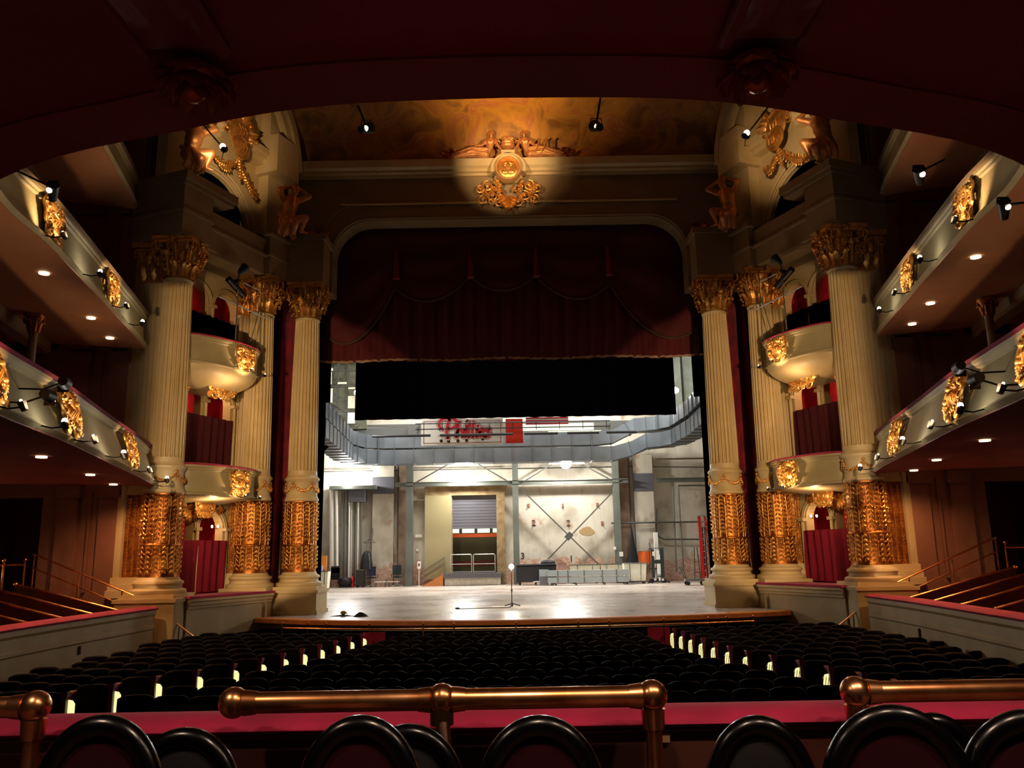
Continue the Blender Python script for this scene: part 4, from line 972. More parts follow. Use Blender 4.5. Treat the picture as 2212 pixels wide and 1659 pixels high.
tier('gallery_balcony', 'first gallery tier, whose front sweeps over the viewer and along both sides with gilded cartouches', PATH1, 3.7, 4.7, .28, MAROON, 0, [(8.9, 15.56), (9.72, 19.03), (10.41, 21.6)], [(6.85, 10.8), (7.5, 13.8), (8.8, 19.0)], [(6.89, 10.8, 1), (7.5, 13.7, 1), (8.85, 19.0, 1), (7.1, 12.2, 0), (8.1, 16.4, 0), (9.35, 21.5, 0)], 'first', 1.05, 260)
tier('gallery_balcony', 'second gallery tier along both sides, seen from below with peach soffit and two lit cartouches', PATH2, 7.5, 8.4, .06, PEACH, 2.3, [(9.46, 16.0), (10.12, 19.22), (10.56, 21.09)], [(8.5, 14.4), (9.3, 18.4)], [(8.5, 14.3, 1), (9.3, 18.3, 1), (8.8, 16.3, 0), (9.6, 20.0, 0)], 'second', .95, 40)
tier('gallery_balcony', 'third gallery tier, just visible at the upper edges of the photo', PATH3, 11.65, 12.5, .06, PEACH, 2.0, [(10.2, 17.4)], [(9.7, 18.2)], [(9.7, 18.2, 1)], 'third', .9, 30)
# pendants and brackets under the overhang
for (x, y) in ((-1.25, 3.0), (1.0, 3.0)):
    nm = 'left' if x < 0 else 'right'
    t = thing('ceiling_bracket', 'dark bracket with hanging leaf pendant under the overhang, upper %s' % nm, 'bracket', (x, y, 3.7), 'leaf pendants under the overhang')
    mb = MB(); mb.hexa([(-.14, -2.3, -.16), (.14, -2.3, -.16), (.14, -.15, -.03), (-.14, -.15, -.03)], [(-.14, -2.3, 0), (.14, -2.3, 0), (.14, -.1, 0), (-.14, -.1, 0)])
    mb.tube([(-.15, -2.3, -.12), (-.15, -.1, -.02)], .03, 6); mb.tube([(.15, -2.3, -.12), (.15, -.1, -.02)], .03, 6)
    mb.build('scrolled_beam', [MAROON]).parent = t
    mb = MB(); mb.lathe([(.05, 0), (.09, -.03), (.07, -.07), (.04, -.09)], 20)
    mb.ball((0, 0, -.12), .055, 16, 10, (1, 1, .9))
    for n_, r_a, r_b, z_a, z_b, w_, ph in ((11, .05, .165, -.03, -.10, .075, 0), (8, .04, .12, -.06, -.15, .06, .4), (6, .03, .075, -.09, -.165, .045, .2)):
        for k in range(n_):
            a = 2 * PI * k / n_ + ph; ca, sa = math.cos(a), math.sin(a)
            def pet(u, v, ca=ca, sa=sa, r_a=r_a, r_b=r_b, z_a=z_a, z_b=z_b, w_=w_):
                ww = w_ * (1.3 * math.sin(PI * (.18 + .72 * v)) ** .8 if v < .99 else .05); b = (u - .5) * ww; rr = r_a + (r_b - r_a) * math.sin(v * 1.45); z = z_a + (z_b - z_a) * v ** 1.6 - .02 * (2 * u - 1) ** 2
                return (ca * rr - sa * b, sa * rr + ca * b, z)
            mb.grid(pet, 4, 6)
    mb.build('leaf_pendant', [mat('reddish_gilding', '#b0503a', .35, .5, col2='#d89a58', nscale=9)], None, 50).parent = t

# ================================================================ side walls of the house behind the tiers
for sd, nm in SIDES:
    X = lambda x: sd * x
    mb = MB()
    def bx(x0, x1, y0, y1, z0, z1): mb.box(min(X(x0), X(x1)), y0 - (.4 if y0 > 20 else 0), z0, max(X(x0), X(x1)), y1 - (.4 if y1 > 20 else 0), z1)
    for (zb, zt, dh) in ((.6, 3.9, 2.9), (3.9, 7.7, 2.9), (7.7, 11.8, 3.0), (11.8, 19.5, 0)):
        if dh:
            bx(10.8, 13.05, 23.5, 23.8, zb, zt); bx(14.55, 17.5, 23.5, 23.8, zb, zt); bx(13.05, 14.55, 23.5, 23.8, zb + dh, zt)
        else: bx(10.8, 17.5, 23.5, 23.8, zb, zt)
        for xp in (11.15, 12.3, 14.7):
            bx(xp - .28, xp + .28, 23.38, 23.5, zb + .3, zt - .3); bx(xp - .33, xp + .33, 23.34, 23.5, zb, zb + .35); bx(xp - .33, xp + .33, 23.34, 23.5, zt - .45, zt - .1)
        bx(11.68, 11.75, 23.44, 23.5, zb + .3, zt - .3)
    bx(17.2, 17.5, -6, 23.5, -.5, 19.5)
    struct('wall_side_%s' % nm, mb, [TAN], 'ochre panelled wall behind the %s galleries' % nm)
    mb = MB()
    for (zb, dh) in ((.6, 2.9), (3.9, 2.9), (7.7, 3.0)):
        bx(12.9, 14.7, 24.9, 25.0, zb, zb + dh + .2); bx(12.9, 13.05, 23.8, 24.9, zb, zb + dh + .2); bx(14.55, 14.7, 23.8, 24.9, zb, zb + dh + .2); bx(12.9, 14.7, 23.8, 25, zb + dh, zb + dh + .1)
    struct('door_%d' % (1 if sd < 0 else 2), mb, [mat('dark_red_vestibule', '#4a0a18', .9)], 'dark red doorways at the end of the %s galleries' % nm)
    # slender gallery column
    for (x, y, z0, z1, lv) in ((11.33, 18.97, 4.0, 7.5, 'first'), (12.9, 19.2, .6, 3.7, 'ground')):
        t = thing('gallery_column', 'slender column holding up the gallery on the %s, %s level' % (nm, lv), 'column', (X(x), y, z0), 'slender gallery columns')
        mb = MB(); mb.lathe([(.17, 0), (.17, .1), (.12, .16), (.12, .2), (.09, z1 - z0 - .5), (.11, z1 - z0 - .45)], 16); mb.build('shaft', [CREAMD]).parent = t
        mb = MB(); mb.lathe([(.1, z1 - z0 - .46), (.12, z1 - z0 - .2), (.22, z1 - z0 - .04), (.22, z1 - z0 - .002)], 12)
        for k in range(8):
            a = 2 * PI * k / 8; mb.tube([(.11 * math.cos(a), .11 * math.sin(a), z1 - z0 - .42), (.16 * math.cos(a), .16 * math.sin(a), z1 - z0 - .2), (.24 * math.cos(a), .24 * math.sin(a), z1 - z0 - .12), (.22 * math.cos(a), .22 * math.sin(a), z1 - z0 - .2)], .03, 5)
        mb.build('capital', [GOLDD]).parent = t
# hanging spot lamps
for (u, v, Y, ru, rv, tgt, pw, lab) in ((792, 274, 20, 773, 228, (-.15, 27.2, 15.3), 1900, 'left of the central medallion'), (1288, 270, 20, 1297, 212, (.15, 27.2, 15.3), 1900, 'right of the central medallion'),
        (115, 406, 12.5, 35, 368, None, 0, 'over the second gallery front on the left'), (1985, 372, 15, 2040, 345, None, 0, 'over the second gallery front on the right'), (2168, 442, 10, 2230, 436, None, 0, 'at the right edge of the photo')):
    c = at_y(u, v, Y); e = at_y(ru, rv, Y); t = thing('hanging_spotlight', 'black spotlight on a rod hanging %s' % lab, 'spotlight', c, 'hanging spotlights')
    mb = MB(); d = ((Vector(tgt) - c).normalized() if tgt else Vector((-.3 if c.x > 0 else .3, -.6, .1)).normalized())
    e2 = (e - c); mb.tube([(0, 0, .0), e2 * .3, e2], .022 * Y / 15, 6); s_ = Y / 15
    mb.cyl(-d * .2 * s_ + Vector((0, 0, -.12)), d * .12 * s_, .07 * s_, 12, .12 * s_); mb.tube([(-.12 * s_, 0, 0), (-.1 * s_, 0, .14 * s_), (.1 * s_, 0, .14 * s_), (.12 * s_, 0, 0)], .015, 6); mb.build('housing', [BLACK]).parent = t
    mb = MB(); mb.ball(Vector((0, -.12, -.1)) * s_, .055 * s_, 8, 6); mb.build('lens', [BULB]).parent = t
    if pw:
        light('SPOT', c + d * .35, pw, WARM, .05, target=tgt, angle=28, blend=1.0, parent=t)
        light('SPOT', c + Vector((0, 0, .25)) + d * .2, 1800, (1, .62, .22), .2, target=(0, 25.2, 17.6), angle=46, blend=1.0, parent=t)

# shuttered column spotlights on the first gallery front: housings and flaps are added, the flaps cut light beside the columns
for sd, nm in SIDES:
    for (S_, cut, k_) in (((sd * 6.45, 11.4, 4.0), (sd * 9.0, 25.6), 'far columns'), ((sd * 6.7, 12.2, 4.35), (sd * 10.05, 22.9), 'nearest column')):
        S = Vector(S_); d = Vector((cut[0] - S.x, cut[1] - S.y, 0)).normalized(); q = Vector((d.y, -d.x, 0)) * (1 if (sd > 0) else -1)
        if q.x * sd < 0: q = -q
        t = thing('column_spotlight', 'spotlight with added light-cutting flap on the %s gallery front aimed at the %s' % (nm, k_), 'spotlight', S)
        mb = MB(); c = S + d * .13; mb.obox(c + q * .075, d, q, (0, 0, 1), .003, .075, .09); mb.build('added_flap', [BLACK], t, 0)
        mb = MB(); mb.cyl(S - d * .3, S - d * .06, .07, 12, .09); mb.tube([S - d * .2, S - d * .2 + Vector((sd * .3, 0, -.1)), S - d * .2 + Vector((sd * .75, -.1, -.1))], .015, 6); mb.build('housing', [BLACK], t, 40)

for sd in (-1, 1):   # bare gallery lamps also throw light on the front of the stage
    light('SPOT', (sd * 6.75, 12.1, 3.9), 520, WARM, .03, target=(sd * 1.8, 23.4, -.1), angle=40, blend=.9)
# ================================================================ stage
front = smooth_path([(-8.3, 26.0, 0), (-7.4, 25.6, 0), (-5.5, 24.5, 0), (-2.8, 23.75, 0), (0, 23.45, 0), (2.8, 23.75, 0), (5.5, 24.3, 0), (7.4, 24.9, 0), (8.3, 25.4, 0)], 4)
mb = MB(); top = [(p.x, p.y) for p in front] + [(8.3, 26.2), (14, 28.6), (14, 50.5), (-14, 50.5), (-14, 28.6), (-8.3, 26.2)]
mb.prism(top, lambda a, b, d: (a, b, d), -.3, 0)
struct('floor', mb, [STAGEF], 'worn maple stage floor')
mb = MB(); nr = [Vector((0, -1)) for _ in front]
mb.sweep(front, nr, [(-.05, .004), (.3, .004), (.34, -.02), (.34, -.13), (.28, -.13), (.28, -.002), (-.05, -.002)], True); struct('trim_9', mb, [APRON], 'orange stained oak nosing of the stage apron', 20)
mb = MB(); mb.sweep(front, nr, [(-.35, -1.25), (-.35, -.31), (-.45, -.31), (-.45, -1.25)], True); struct('wall_pit', mb, [DARKVOID], 'dark wall below the stage apron')
# auditorium floor
mb = MB(); mb.box(-9.6, 1.0, -1.3, 9.6, 26.4, -1.15); struct('floor_orchestra', mb, [mat('dark_carpet', '#2a0c12', .95)], 'carpeted orchestra floor')
for sd, nm in SIDES:
    mb = MB(); a = [(sd * 3.45, 23.6), (sd * 4.25, 24.0), (sd * 6.6, 12.0), (sd * 5.7, 12.0)]
    mb.prism(a, lambda p, q, d: (p, q, d), -1.15, -1.135)
    tag(mb.build('aisle_carpet', [VELVET]), 'crimson carpet runner down the %s aisle' % nm, 'carpet', 'aisle carpets')
    mb = MB(); mb.box(min(sd * 3.55, sd * 4.15), 23.3, -1.13, max(sd * 3.55, sd * 4.15), 23.36, -.28); tag(mb.build('aisle_gate_panel', [VELVET]), 'crimson panel closing the %s aisle below the stage' % nm, 'panel', 'crimson aisle panels')
# brass pit rail
t = thing('pit_rail', 'low brass rail on posts running in front of the stage apron', 'railing', (0, 22.9, -1.15)); 
rail = smooth_path([(-6.6, 24.3, -.2), (-4, 23.4, -.2), (0, 22.9, -.2), (4, 23.3, -.2), (6.6, 23.9, -.2)], 5)
mb = MB(); mb.tube(rail, .022, 8); mb.build('rail', [BRASS], t)
for k in range(13):
    i = min(int(k * (len(rail) - 1) / 12 + .5), len(rail) - 1); p = rail[i]; mb = MB(); mb.cyl((p.x, p.y, -1.15), (p.x, p.y, -.08), .02, 8); mb.ball((p.x, p.y, -.07), .03, 8, 6); mb.build('post', [BRASS], t)
# stage house walls
mb = MB(); 
mb.box(-14, 50, 0, -3.9, 50.4, 16); mb.box(-.85, 50, 0, 14, 50.4, 16); mb.box(-3.9, 50, 5.3, -.85, 50.4, 16)
mb.box(-8.4, 49.6, 0, -7.15, 50, 7.4); mb.box(7.15, 49.6, 0, 8.3, 50, 7.4)
# wooden frame shaped mouldings of the loading door are separate
struct('wall_back', mb, [MASON], 'stained, painted masonry back wall of the stage', 30)
for sd, nm in SIDES:
    mb = MB(); mb.box(min(sd * 13.6, sd * 14), 28.6, 0, max(sd * 13.6, sd * 14), 50, 16); struct('wall_stage_%s' % nm, mb, [MASON], 'masonry side wall of the stage, %s' % nm)
mb = MB(); mb.box(-14, 28.6, 15.9, 14, 50.4, 16.1); struct('ceiling_fly_loft', mb, [BLACKV], 'black fly loft ceiling above the stage')
# grey patches on the pilasters, painted numbers
for (a, b, z0, z1, lab) in ((-8.42, -7.13, 5.35, 6.35, 'left'), (7.13, 8.32, 5.25, 6.3, 'right')):
    mb = MB(); mb.box(a, 49.56, z0, b, 49.62, z1); tag(mb.build('grey_steel_plate', [LGREY]), 'square grey plate high on the %s pilaster of the back wall' % lab, 'plate', 'grey pilaster plates')
def writing(name, txt, size, m, loc, parent=None, label=None, shear=0, depth=.004):
    c = bpy.data.curves.new(name, 'FONT'); c.body = txt; c.size = size; c.extrude = depth; c.shear = shear; c.offset = .01
    o = bpy.data.objects.new(name, c); COL.objects.link(o); bpy.context.view_layer.update(); me = bpy.data.meshes.new_from_object(o.evaluated_get(bpy.context.evaluated_depsgraph_get())); bpy.data.objects.remove(o)
    me.materials.clear(); me.materials.append(m); o = bpy.data.objects.new(name, me); COL.objects.link(o); o.rotation_euler = (PI / 2, 0, 0); o.location = loc
    if parent: setpar(o, parent)
    return o
wb = bpy.data.objects['wall_back']
INK = mat('black_stencil_ink', '#3a2c26', .8)
for (u, v, tx) in ((1234, 1213, '1'), (1129, 1207, '3'), (1153, 1136, '2'), (1228, 1136, '2')):
    p = at_y(u, v, 49.98); writing('wall_number', tx, .5, INK, (p.x - .12, 49.985, p.z), wb)['label'] = 'stencilled number'
# patches of missing paint and hooks with their own shape
for (u, v, w_, h_, m_) in ((1268, 1148, .42, .26, mat('bare_brown_patch', '#9a7f56', .9)),):
    p = at_y(u, v, 49.97); mb = MB(); rnd = random.Random(6); pl = [(w_ * (1 + rnd.uniform(-.18, .18)) * math.cos(a * PI / 10) , h_ * (1 + rnd.uniform(-.2, .2)) * math.sin(a * PI / 10)) for a in range(20)]
    mb.prism(pl, lambda a, b, d: (p.x + a, 49.995 - d, p.z + b), 0, .01); mb.build('bare_patch', [m_], wb)
for (u, v) in ((1142, 1092), (1216, 1092), (1290, 1090), (1301, 1130), (1153, 1130), (1228, 1131)):
    p = at_y(u, v, 49.9); mb = MB(); mb.obox((p.x, 49.97, p.z), (1, 0, 0), (0, 1, 0), (0, 0, 1), .06, .03, .11); mb.tube([(p.x, 49.95, p.z - .05), (p.x + .03, 49.85, p.z - .1), (p.x, 49.84, p.z - .02)], .02, 5); mb.build('wall_hook', [mat('rusty_iron', '#8a5a44', .8)], wb)
# steel frame
t = thing('steel_bracing', 'grey-green steel columns, beams and crossed braces standing before the back wall', 'steel structure', (0, 49.3, 0))
for (u0_, u1_) in ((876, 891), (1110, 1123), (1331, 1345)):
    a = at_y(u0_, 1240, 49.3).x; b = at_y(u1_, 1240, 49.3).x; mb = MB(); mb.box(a, 49.15, 0, b, 49.22, 7.4); mb.box((a + b) / 2 - .02, 49.2, 0, (a + b) / 2 + .02, 49.42, 7.4); mb.box(a, 49.42, 0, b, 49.47, 7.4); mb.build('column', [STEEL], t)
xa, xb, xc = at_y(891, 1150, 49.3).x, at_y(1116, 1150, 49.3).x, at_y(1332, 1150, 49.3).x
for (a, b) in ((-7.0, xb), (xb, xc + .8), (8.4, 12.2)):
    mb = MB(); mb.box(a, 49.25, 5.72, b, 49.3, 5.98); mb.box(a, 49.15, 5.72, b, 49.4, 5.76); mb.box(a, 49.15, 5.94, b, 49.4, 5.98); mb.build('beam', [STEEL], t)
for (p, q) in (((892, 1046), (968, 1003)), ((1034, 1003), (1111, 1048)), ((1124, 1045), (1192, 1003)), ((1258, 1003), (1331, 1043)), ((1124, 1055), (1296, 1222)), ((1331, 1055), (1184, 1208))):
    a, b = at_y(*p, 49.25), at_y(*q, 49.25); mb = MB(); mb.bar(a, b, .09, .07); mb.build('brace', [STEELD], t)
p = at_y(1229, 1158, 49.2); mb = MB(); mb.obox(p, (1, 0, 1), (0, 1, 0), (1, 0, -1), .22, .03, .17); mb.build('gusset_plate', [STEELD], t)
for (u, v, z) in ((872, 1150, 7.4), (1351, 1150, 7.4)):
    p = at_y(u, v, 49.7); t2 = None
    mb = MB(); mb.box(p.x - .3, 49.65, 0, p.x + .3, 49.98, 7.4); mb.box(p.x - .42, 49.9, 0, p.x + .42, 50.0, 7.4); tag(mb.build('brown_pilaster', [mat('brown_stained_plaster', '#86705a', .8, col2='#6e5846', nscale=2)]), 'brown stained pilaster beside the %s steel column' % ('left' if u < 1000 else 'right'), 'pilaster', 'brown pilasters')
# thin pipes on the wall
def pipe(name, label, pts, r, m_, group='pipes on the back wall'):
    mb = MB(); mb.tube(pts, r, 8); return tag(mb.build(name, [m_]), label, 'pipe', group)
A = lambda u, v, Y=49.75: at_y(u, v, Y)
pipe('wall_pipe', 'long thin pipe across the back wall under the ducts', [A(700, 1019), A(870, 1016), A(1110, 1012), A(1330, 1008), A(1530, 1009)], .035, STEELD)
pipe('wall_pipe', 'dark pipe crossing the right pilaster at mid height', [A(1320, 1130, 49.4), A(1520, 1127, 49.4)], .05, STEELD)
pipe('wall_pipe', 'dark pipe curving up the wall behind the lift', [A(1417, 1100, 49.5), A(1417, 1148, 49.5), A(1424, 1160, 49.5), A(1435, 1165, 49.5), A(1520, 1165, 49.5)], .05, STEELD)
pipe('wall_pipe', 'left of two pale vertical pipes behind the ladder', [A(1530, 1040, 49.5), A(1454, 1040, 49.5), A(1454, 1060, 49.5), A(1461, 1234, 49.5)], .05, STEEL)
pipe('wall_pipe', 'right of two pale vertical pipes behind the ladder', [A(1530, 1049, 49.5), A(1466, 1049, 49.5), A(1466, 1070, 49.5), A(1476, 1228, 49.5), A(1467, 1240, 49.5)], .05, STEEL)
pipe('wall_pipe', 'horizontal dark pipe near the top right of the back wall', [A(1415, 992, 49.5), A(1530, 990, 49.5)], .05, mat('brown_pipe', '#5a4436', .7))
pipe('wall_pipe', 'thick white vertical pipe on the left of the stage', [A(717, 1058, 49.4), A(717, 1250, 49.4)], .14, WHITEP)
pipe('wall_pipe', 'thinner white vertical pipe beside the thick one', [A(727, 1060, 49.3), A(728, 1225, 49.3)], .08, WHITEP)
for k, u in enumerate((739, 744, 751, 755, 760, 767, 774, 781)):
    pipe('wall_pipe', '%s conduit of the cluster under the grey cable box' % ('first second third fourth fifth sixth seventh eighth'.split()[k]), [A(u, 1062, 49.45 + .06 * (k % 3)), A(u - 2, 1254, 49.45 + .06 * (k % 3))], .05 if k % 2 else .035, WHITEP if k in (3, 4, 6) else STEEL)
a, b = A(753, 1058, 49.2), A(788, 1084, 49.2); mb = MB(); mb.box(a.x, 49.2, b.z, b.x, 49.9, a.z); tag(mb.build('cable_box', [LGREY]), 'grey cable box on top of the white conduits', 'box')
mb = MB(); a, b = A(712, 1050, 49), A(812, 1056, 49); mb.box(a.x, 48.9, b.z, b.x, 49.95, a.z); tag(mb.build('steel_shelf', [STEEL]), 'grey steel beam under the left floodlight', 'beam')
# loading door
t = thing('loading_door', 'tall loading door with half raised grey shutter and storage room behind', 'door', (-2.4, 50, 0), None)
mb = MB(); mb.box(-4.0, 49.9, 0, -3.7, 50.3, 5.25); mb.box(-1.06, 49.7, 0, -.55, 50.3, 5.35); mb.box(-5.3, 49.75, 5.2, -.5, 50.0, 5.65); mb.box(-5.3, 49.6, 5.6, -.4, 50.0, 5.72); mb.build('frame', [mat('worn_tan_timber', '#a08a62', .7, col2='#826844', nscale=3)], t)
mb = MB(); z = 3.23
while z < 5.2: mb.box(-3.7, 50.1, z, -1.06, 50.16, z + .16); mb.box(-3.7, 50.13, z + .16, -1.06, 50.17, z + .18); z += .18
mb.build('shutter', [LGREY], t)
mb = MB(); mb.box(-5.3, 49.62, .35, -3.72, 49.72, 5.2); mb.build('sliding_panel', [BEIGE], t)
mb = MB(); mb.box(-5.0, 53.5, 0, 0, 53.6, 6); mb.box(-5.0, 50.4, 0, -4.9, 53.5, 6); mb.box(-.1, 50.4, 0, 0, 53.5, 6); mb.box(-5, 50.4, 0, 0, 53.6, .05); mb.box(-5, 50.4, 3.9, 0, 53.6, 4.0); struct('wall_storage', mb, [mat('grey_olive_paint', '#7a745c', .8)], 'storage room seen through the loading door')
mb = MB(); mb.box(-4.5, 52.3, 2.78, -.4, 52.5, 3.0); mb.build('shelf_beam', [ORANGE], t)['label'] = 'orange storage rack beam'
mb = MB(); mb.box(-4.5, 52.3, 1.0, -.4, 52.9, 1.35); mb.build('lower_shelf', [mat('oxblood_paint', '#6a1f1c', .6)], t)
for k in range(4):
    mb = MB(); mb.box(-4.2 + k * .95, 52.2, 3.05, -3.45 + k * .95, 52.4, 3.35); mb.build('ceiling_tube_light', [emat('lit_tube', '#f2ffd8', .9)], t)
light('AREA', (-2.4, 51.4, 3.7), 25, (.95, 1, .85), sx=2.5, sy=1, target=(-2.4, 51.6, 0))
# platform with rails and ramp
t = thing('loading_platform', 'low platform with two guard rails and an orange ramp at the loading door', 'platform', (-2.4, 48.8, 0))
mb = MB(); mb.box(-4.05, 48.6, .02, -.85, 49.9, .42); mb.build('base', [BRICKF], t); mb = MB(); mb.box(-4.1, 48.5, .42, -.8, 49.95, .68); mb.build('deck', [LGREY], t)
for (a, b) in ((-3.72, -2.5), (-2.4, -1.15)):
    mb = MB(); mb.tube([(a, 48.7, .68), (a, 48.7, 1.68), (a + .06, 48.7, 1.74), (b - .06, 48.7, 1.74), (b, 48.7, 1.68), (b, 48.7, .68)], .03, 8); mb.tube([(a, 48.7, 1.2), (b, 48.7, 1.2)], .025, 6); mb.tube([(a, 48.7, .76), (b, 48.7, .76)], .025, 6); mb.build('guard_rail', [CHROME], t)
mb = MB(); mb.hexa([(-5.3, 48.5, 0), (-4.12, 48.5, 0), (-4.12, 49.4, 0), (-5.3, 49.4, 0)], [(-5.29, 48.5, .02), (-4.12, 48.5, .66), (-4.12, 49.4, .66), (-5.29, 49.4, .02)]); mb.build('ramp', [mat('orange_plywood', '#c8793a', .6)], t)
mb = MB()
for y in (49.45, 49.55): mb.tube([(-5.5, y, .2), (-5.5, y, .75), (-4.1, y, 1.6), (-4.1, y, .7)], .025, 6); mb.tube([(-5.5, y, .45), (-4.1, y, 1.25)], .02, 6)
mb.build('stair_rail', [STEEL], t)
# ducts
def duct(name, label, path, w, h, m_=DUCT):
    P = [Vector(p) for p in path]; mb = MB(); N = len(P); V = []; F = []
    for i, p in enumerate(P):
        d = P[min(i + 1, N - 1)] - P[max(i - 1, 0)]; q = Vector((-d.y, d.x, 0)).normalized()
        V += [p - q * w / 2 + Vector((0, 0, -h / 2)), p + q * w / 2 + Vector((0, 0, -h / 2)), p + q * w / 2 + Vector((0, 0, h / 2)), p - q * w / 2 + Vector((0, 0, h / 2))]
    for i in range(N - 1):
        for k in range(4): F.append((i * 4 + k, i * 4 + (k + 1) % 4, (i + 1) * 4 + (k + 1) % 4, (i + 1) * 4 + k))
    F += [(0, 1, 2, 3), (4 * N - 1, 4 * N - 2, 4 * N - 3, 4 * N - 4)]; mb.add(V, F)
    o = mb.build(name, [m_], None, 0)
    t = thing(name, label, 'duct', P[0]); o.name = 'duct_shell'; setpar(o, t)
    # standing seams every 1.1 m
    mb = MB(); acc = 0
    for i in range(N - 1):
        L = (P[i + 1] - P[i]).length; d = (P[i + 1] - P[i]).normalized(); q = Vector((-d.y, d.x, 0)).normalized(); k = 1.1 - acc
        while k < L:
            c = P[i] + d * k; mb = MB(); mb.obox(c, d, q, d.cross(q), .02, w / 2 + .03, h / 2 + .03); mb.build('seam', [m_], t, 0); k += 1.1
        acc = (acc + L) % 1.1
    return t
z1, z2 = 7.98, 7.12
duct('ventilation_duct', 'upper of two stacked galvanised ducts along the back of the stage', [(-8.3, 32.5, z1), (-8.7, 39, z1), (-9.0, 44.0, z1), (-8.5, 45.8, z1), (-7.2, 46.4, z1), (4.6, 46.4, z1), (5.6, 46.4, z1 + .1), (6.8, 46.4, z1 + .7), (8.2, 46.2, z1 + .78), (9.0, 45, z1 + .8), (9.2, 41, z1 + .8), (8.8, 32.5, z1 + .8)], .9, .74)
duct('ventilation_duct', 'lower of two stacked galvanised ducts along the back of the stage', [(-8.3, 32.5, z2), (-8.7, 39, z2), (-9.0, 44.0, z2), (-8.5, 45.8, z2), (-7.2, 46.4, z2), (5.6, 46.4, z2), (6.6, 46.4, z2 + .25), (7.5, 46.3, z2 + .65), (8.5, 46.0, z2 + .7), (9.1, 44.8, z2 + .7), (9.3, 41, z2 + .7), (8.9, 32.5, z2 + .7)], 1.0, .78)
# upper gallery (catwalk) behind and black drops
t = thing('catwalk', 'grey steel catwalk with dark rails above the ducts', 'catwalk', (0, 47.5, 8.4))
mb = MB(); mb.box(-9.5, 47.2, 9.0, 10.7, 48.2, 9.15); mb.box(-9.5, 47.2, 8.4, 10, 47.3, 8.95); mb.build('deck', [STEELD], t)
mb = MB(); mb.box(.4, 46.6, 8.55, 4.6, 46.7, 8.95); mb.box(2, 46.5, 8.2, 5.0, 46.6, 8.5); mb.build('pale_soffit_panel', [mat('pale_green_panel', '#b9bfa8', .6)], t)
mb = MB()
for z in (8.32, 8.62): mb.tube([(-5.2, 43.8, z), (5.2, 43.8, z)], .03, 6)
for k in range(9): mb.tube([(-5.0 + k * 1.25, 43.8, 8.2), (-5.0 + k * 1.25, 43.8, 8.62)], .02, 5)
mb.build('guard_rail', [BLACK], t)
for (a, b) in ((-7.5, -4.4), (-3.9, 0), (.6, 2.4), (2.9, 4.6), (5, 6.6)):
    mb = MB(); mb.cyl((a, 43.9, 8.0), (b, 43.9, 8.0), .07, 8); mb.build('hanging_batten', [BLACK], t)
mb = MB(); mb.box(-6.0, 47.0, 8.4, -5.5, 47.3, 9.0); mb.build('hanger', [STEELD], t); mb = MB(); mb.box(5.6, 47.0, 8.4, 6.3, 47.3, 9.0); mb.build('hanger', [STEELD], t)
mb = MB(); curtain(mb, (-8.1, 42, 0), (8.4, 42, 0), 8.58, 13.6, .05, 22, 4, 2); tag(mb.build('black_drop', [BLACKV]), 'wide black velour drop hanging high across the stage', 'stage drape')
for s_, nm in SIDES:
    mb = MB(); curtain(mb, (s_ * 8.8, 31.4, 0), (s_ * 7.0, 31.4, 0), 7.55, 13.5, .05, 5, 4, 5); tag(mb.build('stage_masking', [BLACKV]), 'narrow black velour leg at the %s of the fly opening' % nm, 'stage drape', 'black legs')
# side gallery towers seen past the drop
mb = MB(); mb.box(8.9, 47.25, 9.15, 9.85, 48.15, 14.8); mb.box(10.0, 47.4, 9.15, 10.6, 48.0, 14.8); tag(mb.build('concrete_pier', [mat('grey_green_concrete', '#9aa093', .8, col2='#8a8f80', nscale=2)]), 'pale concrete pier rising at the right behind the black drop', 'pier')
t = thing('fly_gallery_tower', 'fly gallery with ropes, rails and lit equipment behind the drop on the left', 'scaffold', (-9.6, 46, 8.9))
mb = MB(); mb.box(-10.9, 47, 8.9, -8.4, 47.2, 14); mb.build('back_panel', [mat('olive_grey_paint', '#66664f', .8, col2='#4a4a3c', nscale=3)], t)
mb = MB()
for x in (-10.5, -9.9, -9.3, -8.8): mb.box(x, 45.8, 8.9, x + .1, 45.9, 14)
for z in (9.6, 10.4, 11.1, 12.0): mb.box(-10.6, 45.75, z, -8.7, 45.85, z + .08)
for k in range(4): mb.bar((-10.4 + .3 * k, 45.7, 11.0 - .5 * k), (-9.6 + .3 * k, 45.7, 10.5 - .5 * k), .08)
mb.build('frame', [STEELD], t)
for (x, z, w_, h_) in ((-10.25, 11.6, .1, .35), (-10.2, 10.6, .12, .4), (-9.55, 11.3, .25, .05), (-9.0, 10.2, .2, .35), (-8.95, 11.0, .25, .05), (-9.0, 9.3, .2, .3), (-10.3, 12.1, .2, .08)):
    mb = MB(); mb.box(x - w_, 45.6, z - h_, x + w_, 45.65, z + h_); mb.build('equipment_panel', [CANVAS], t)
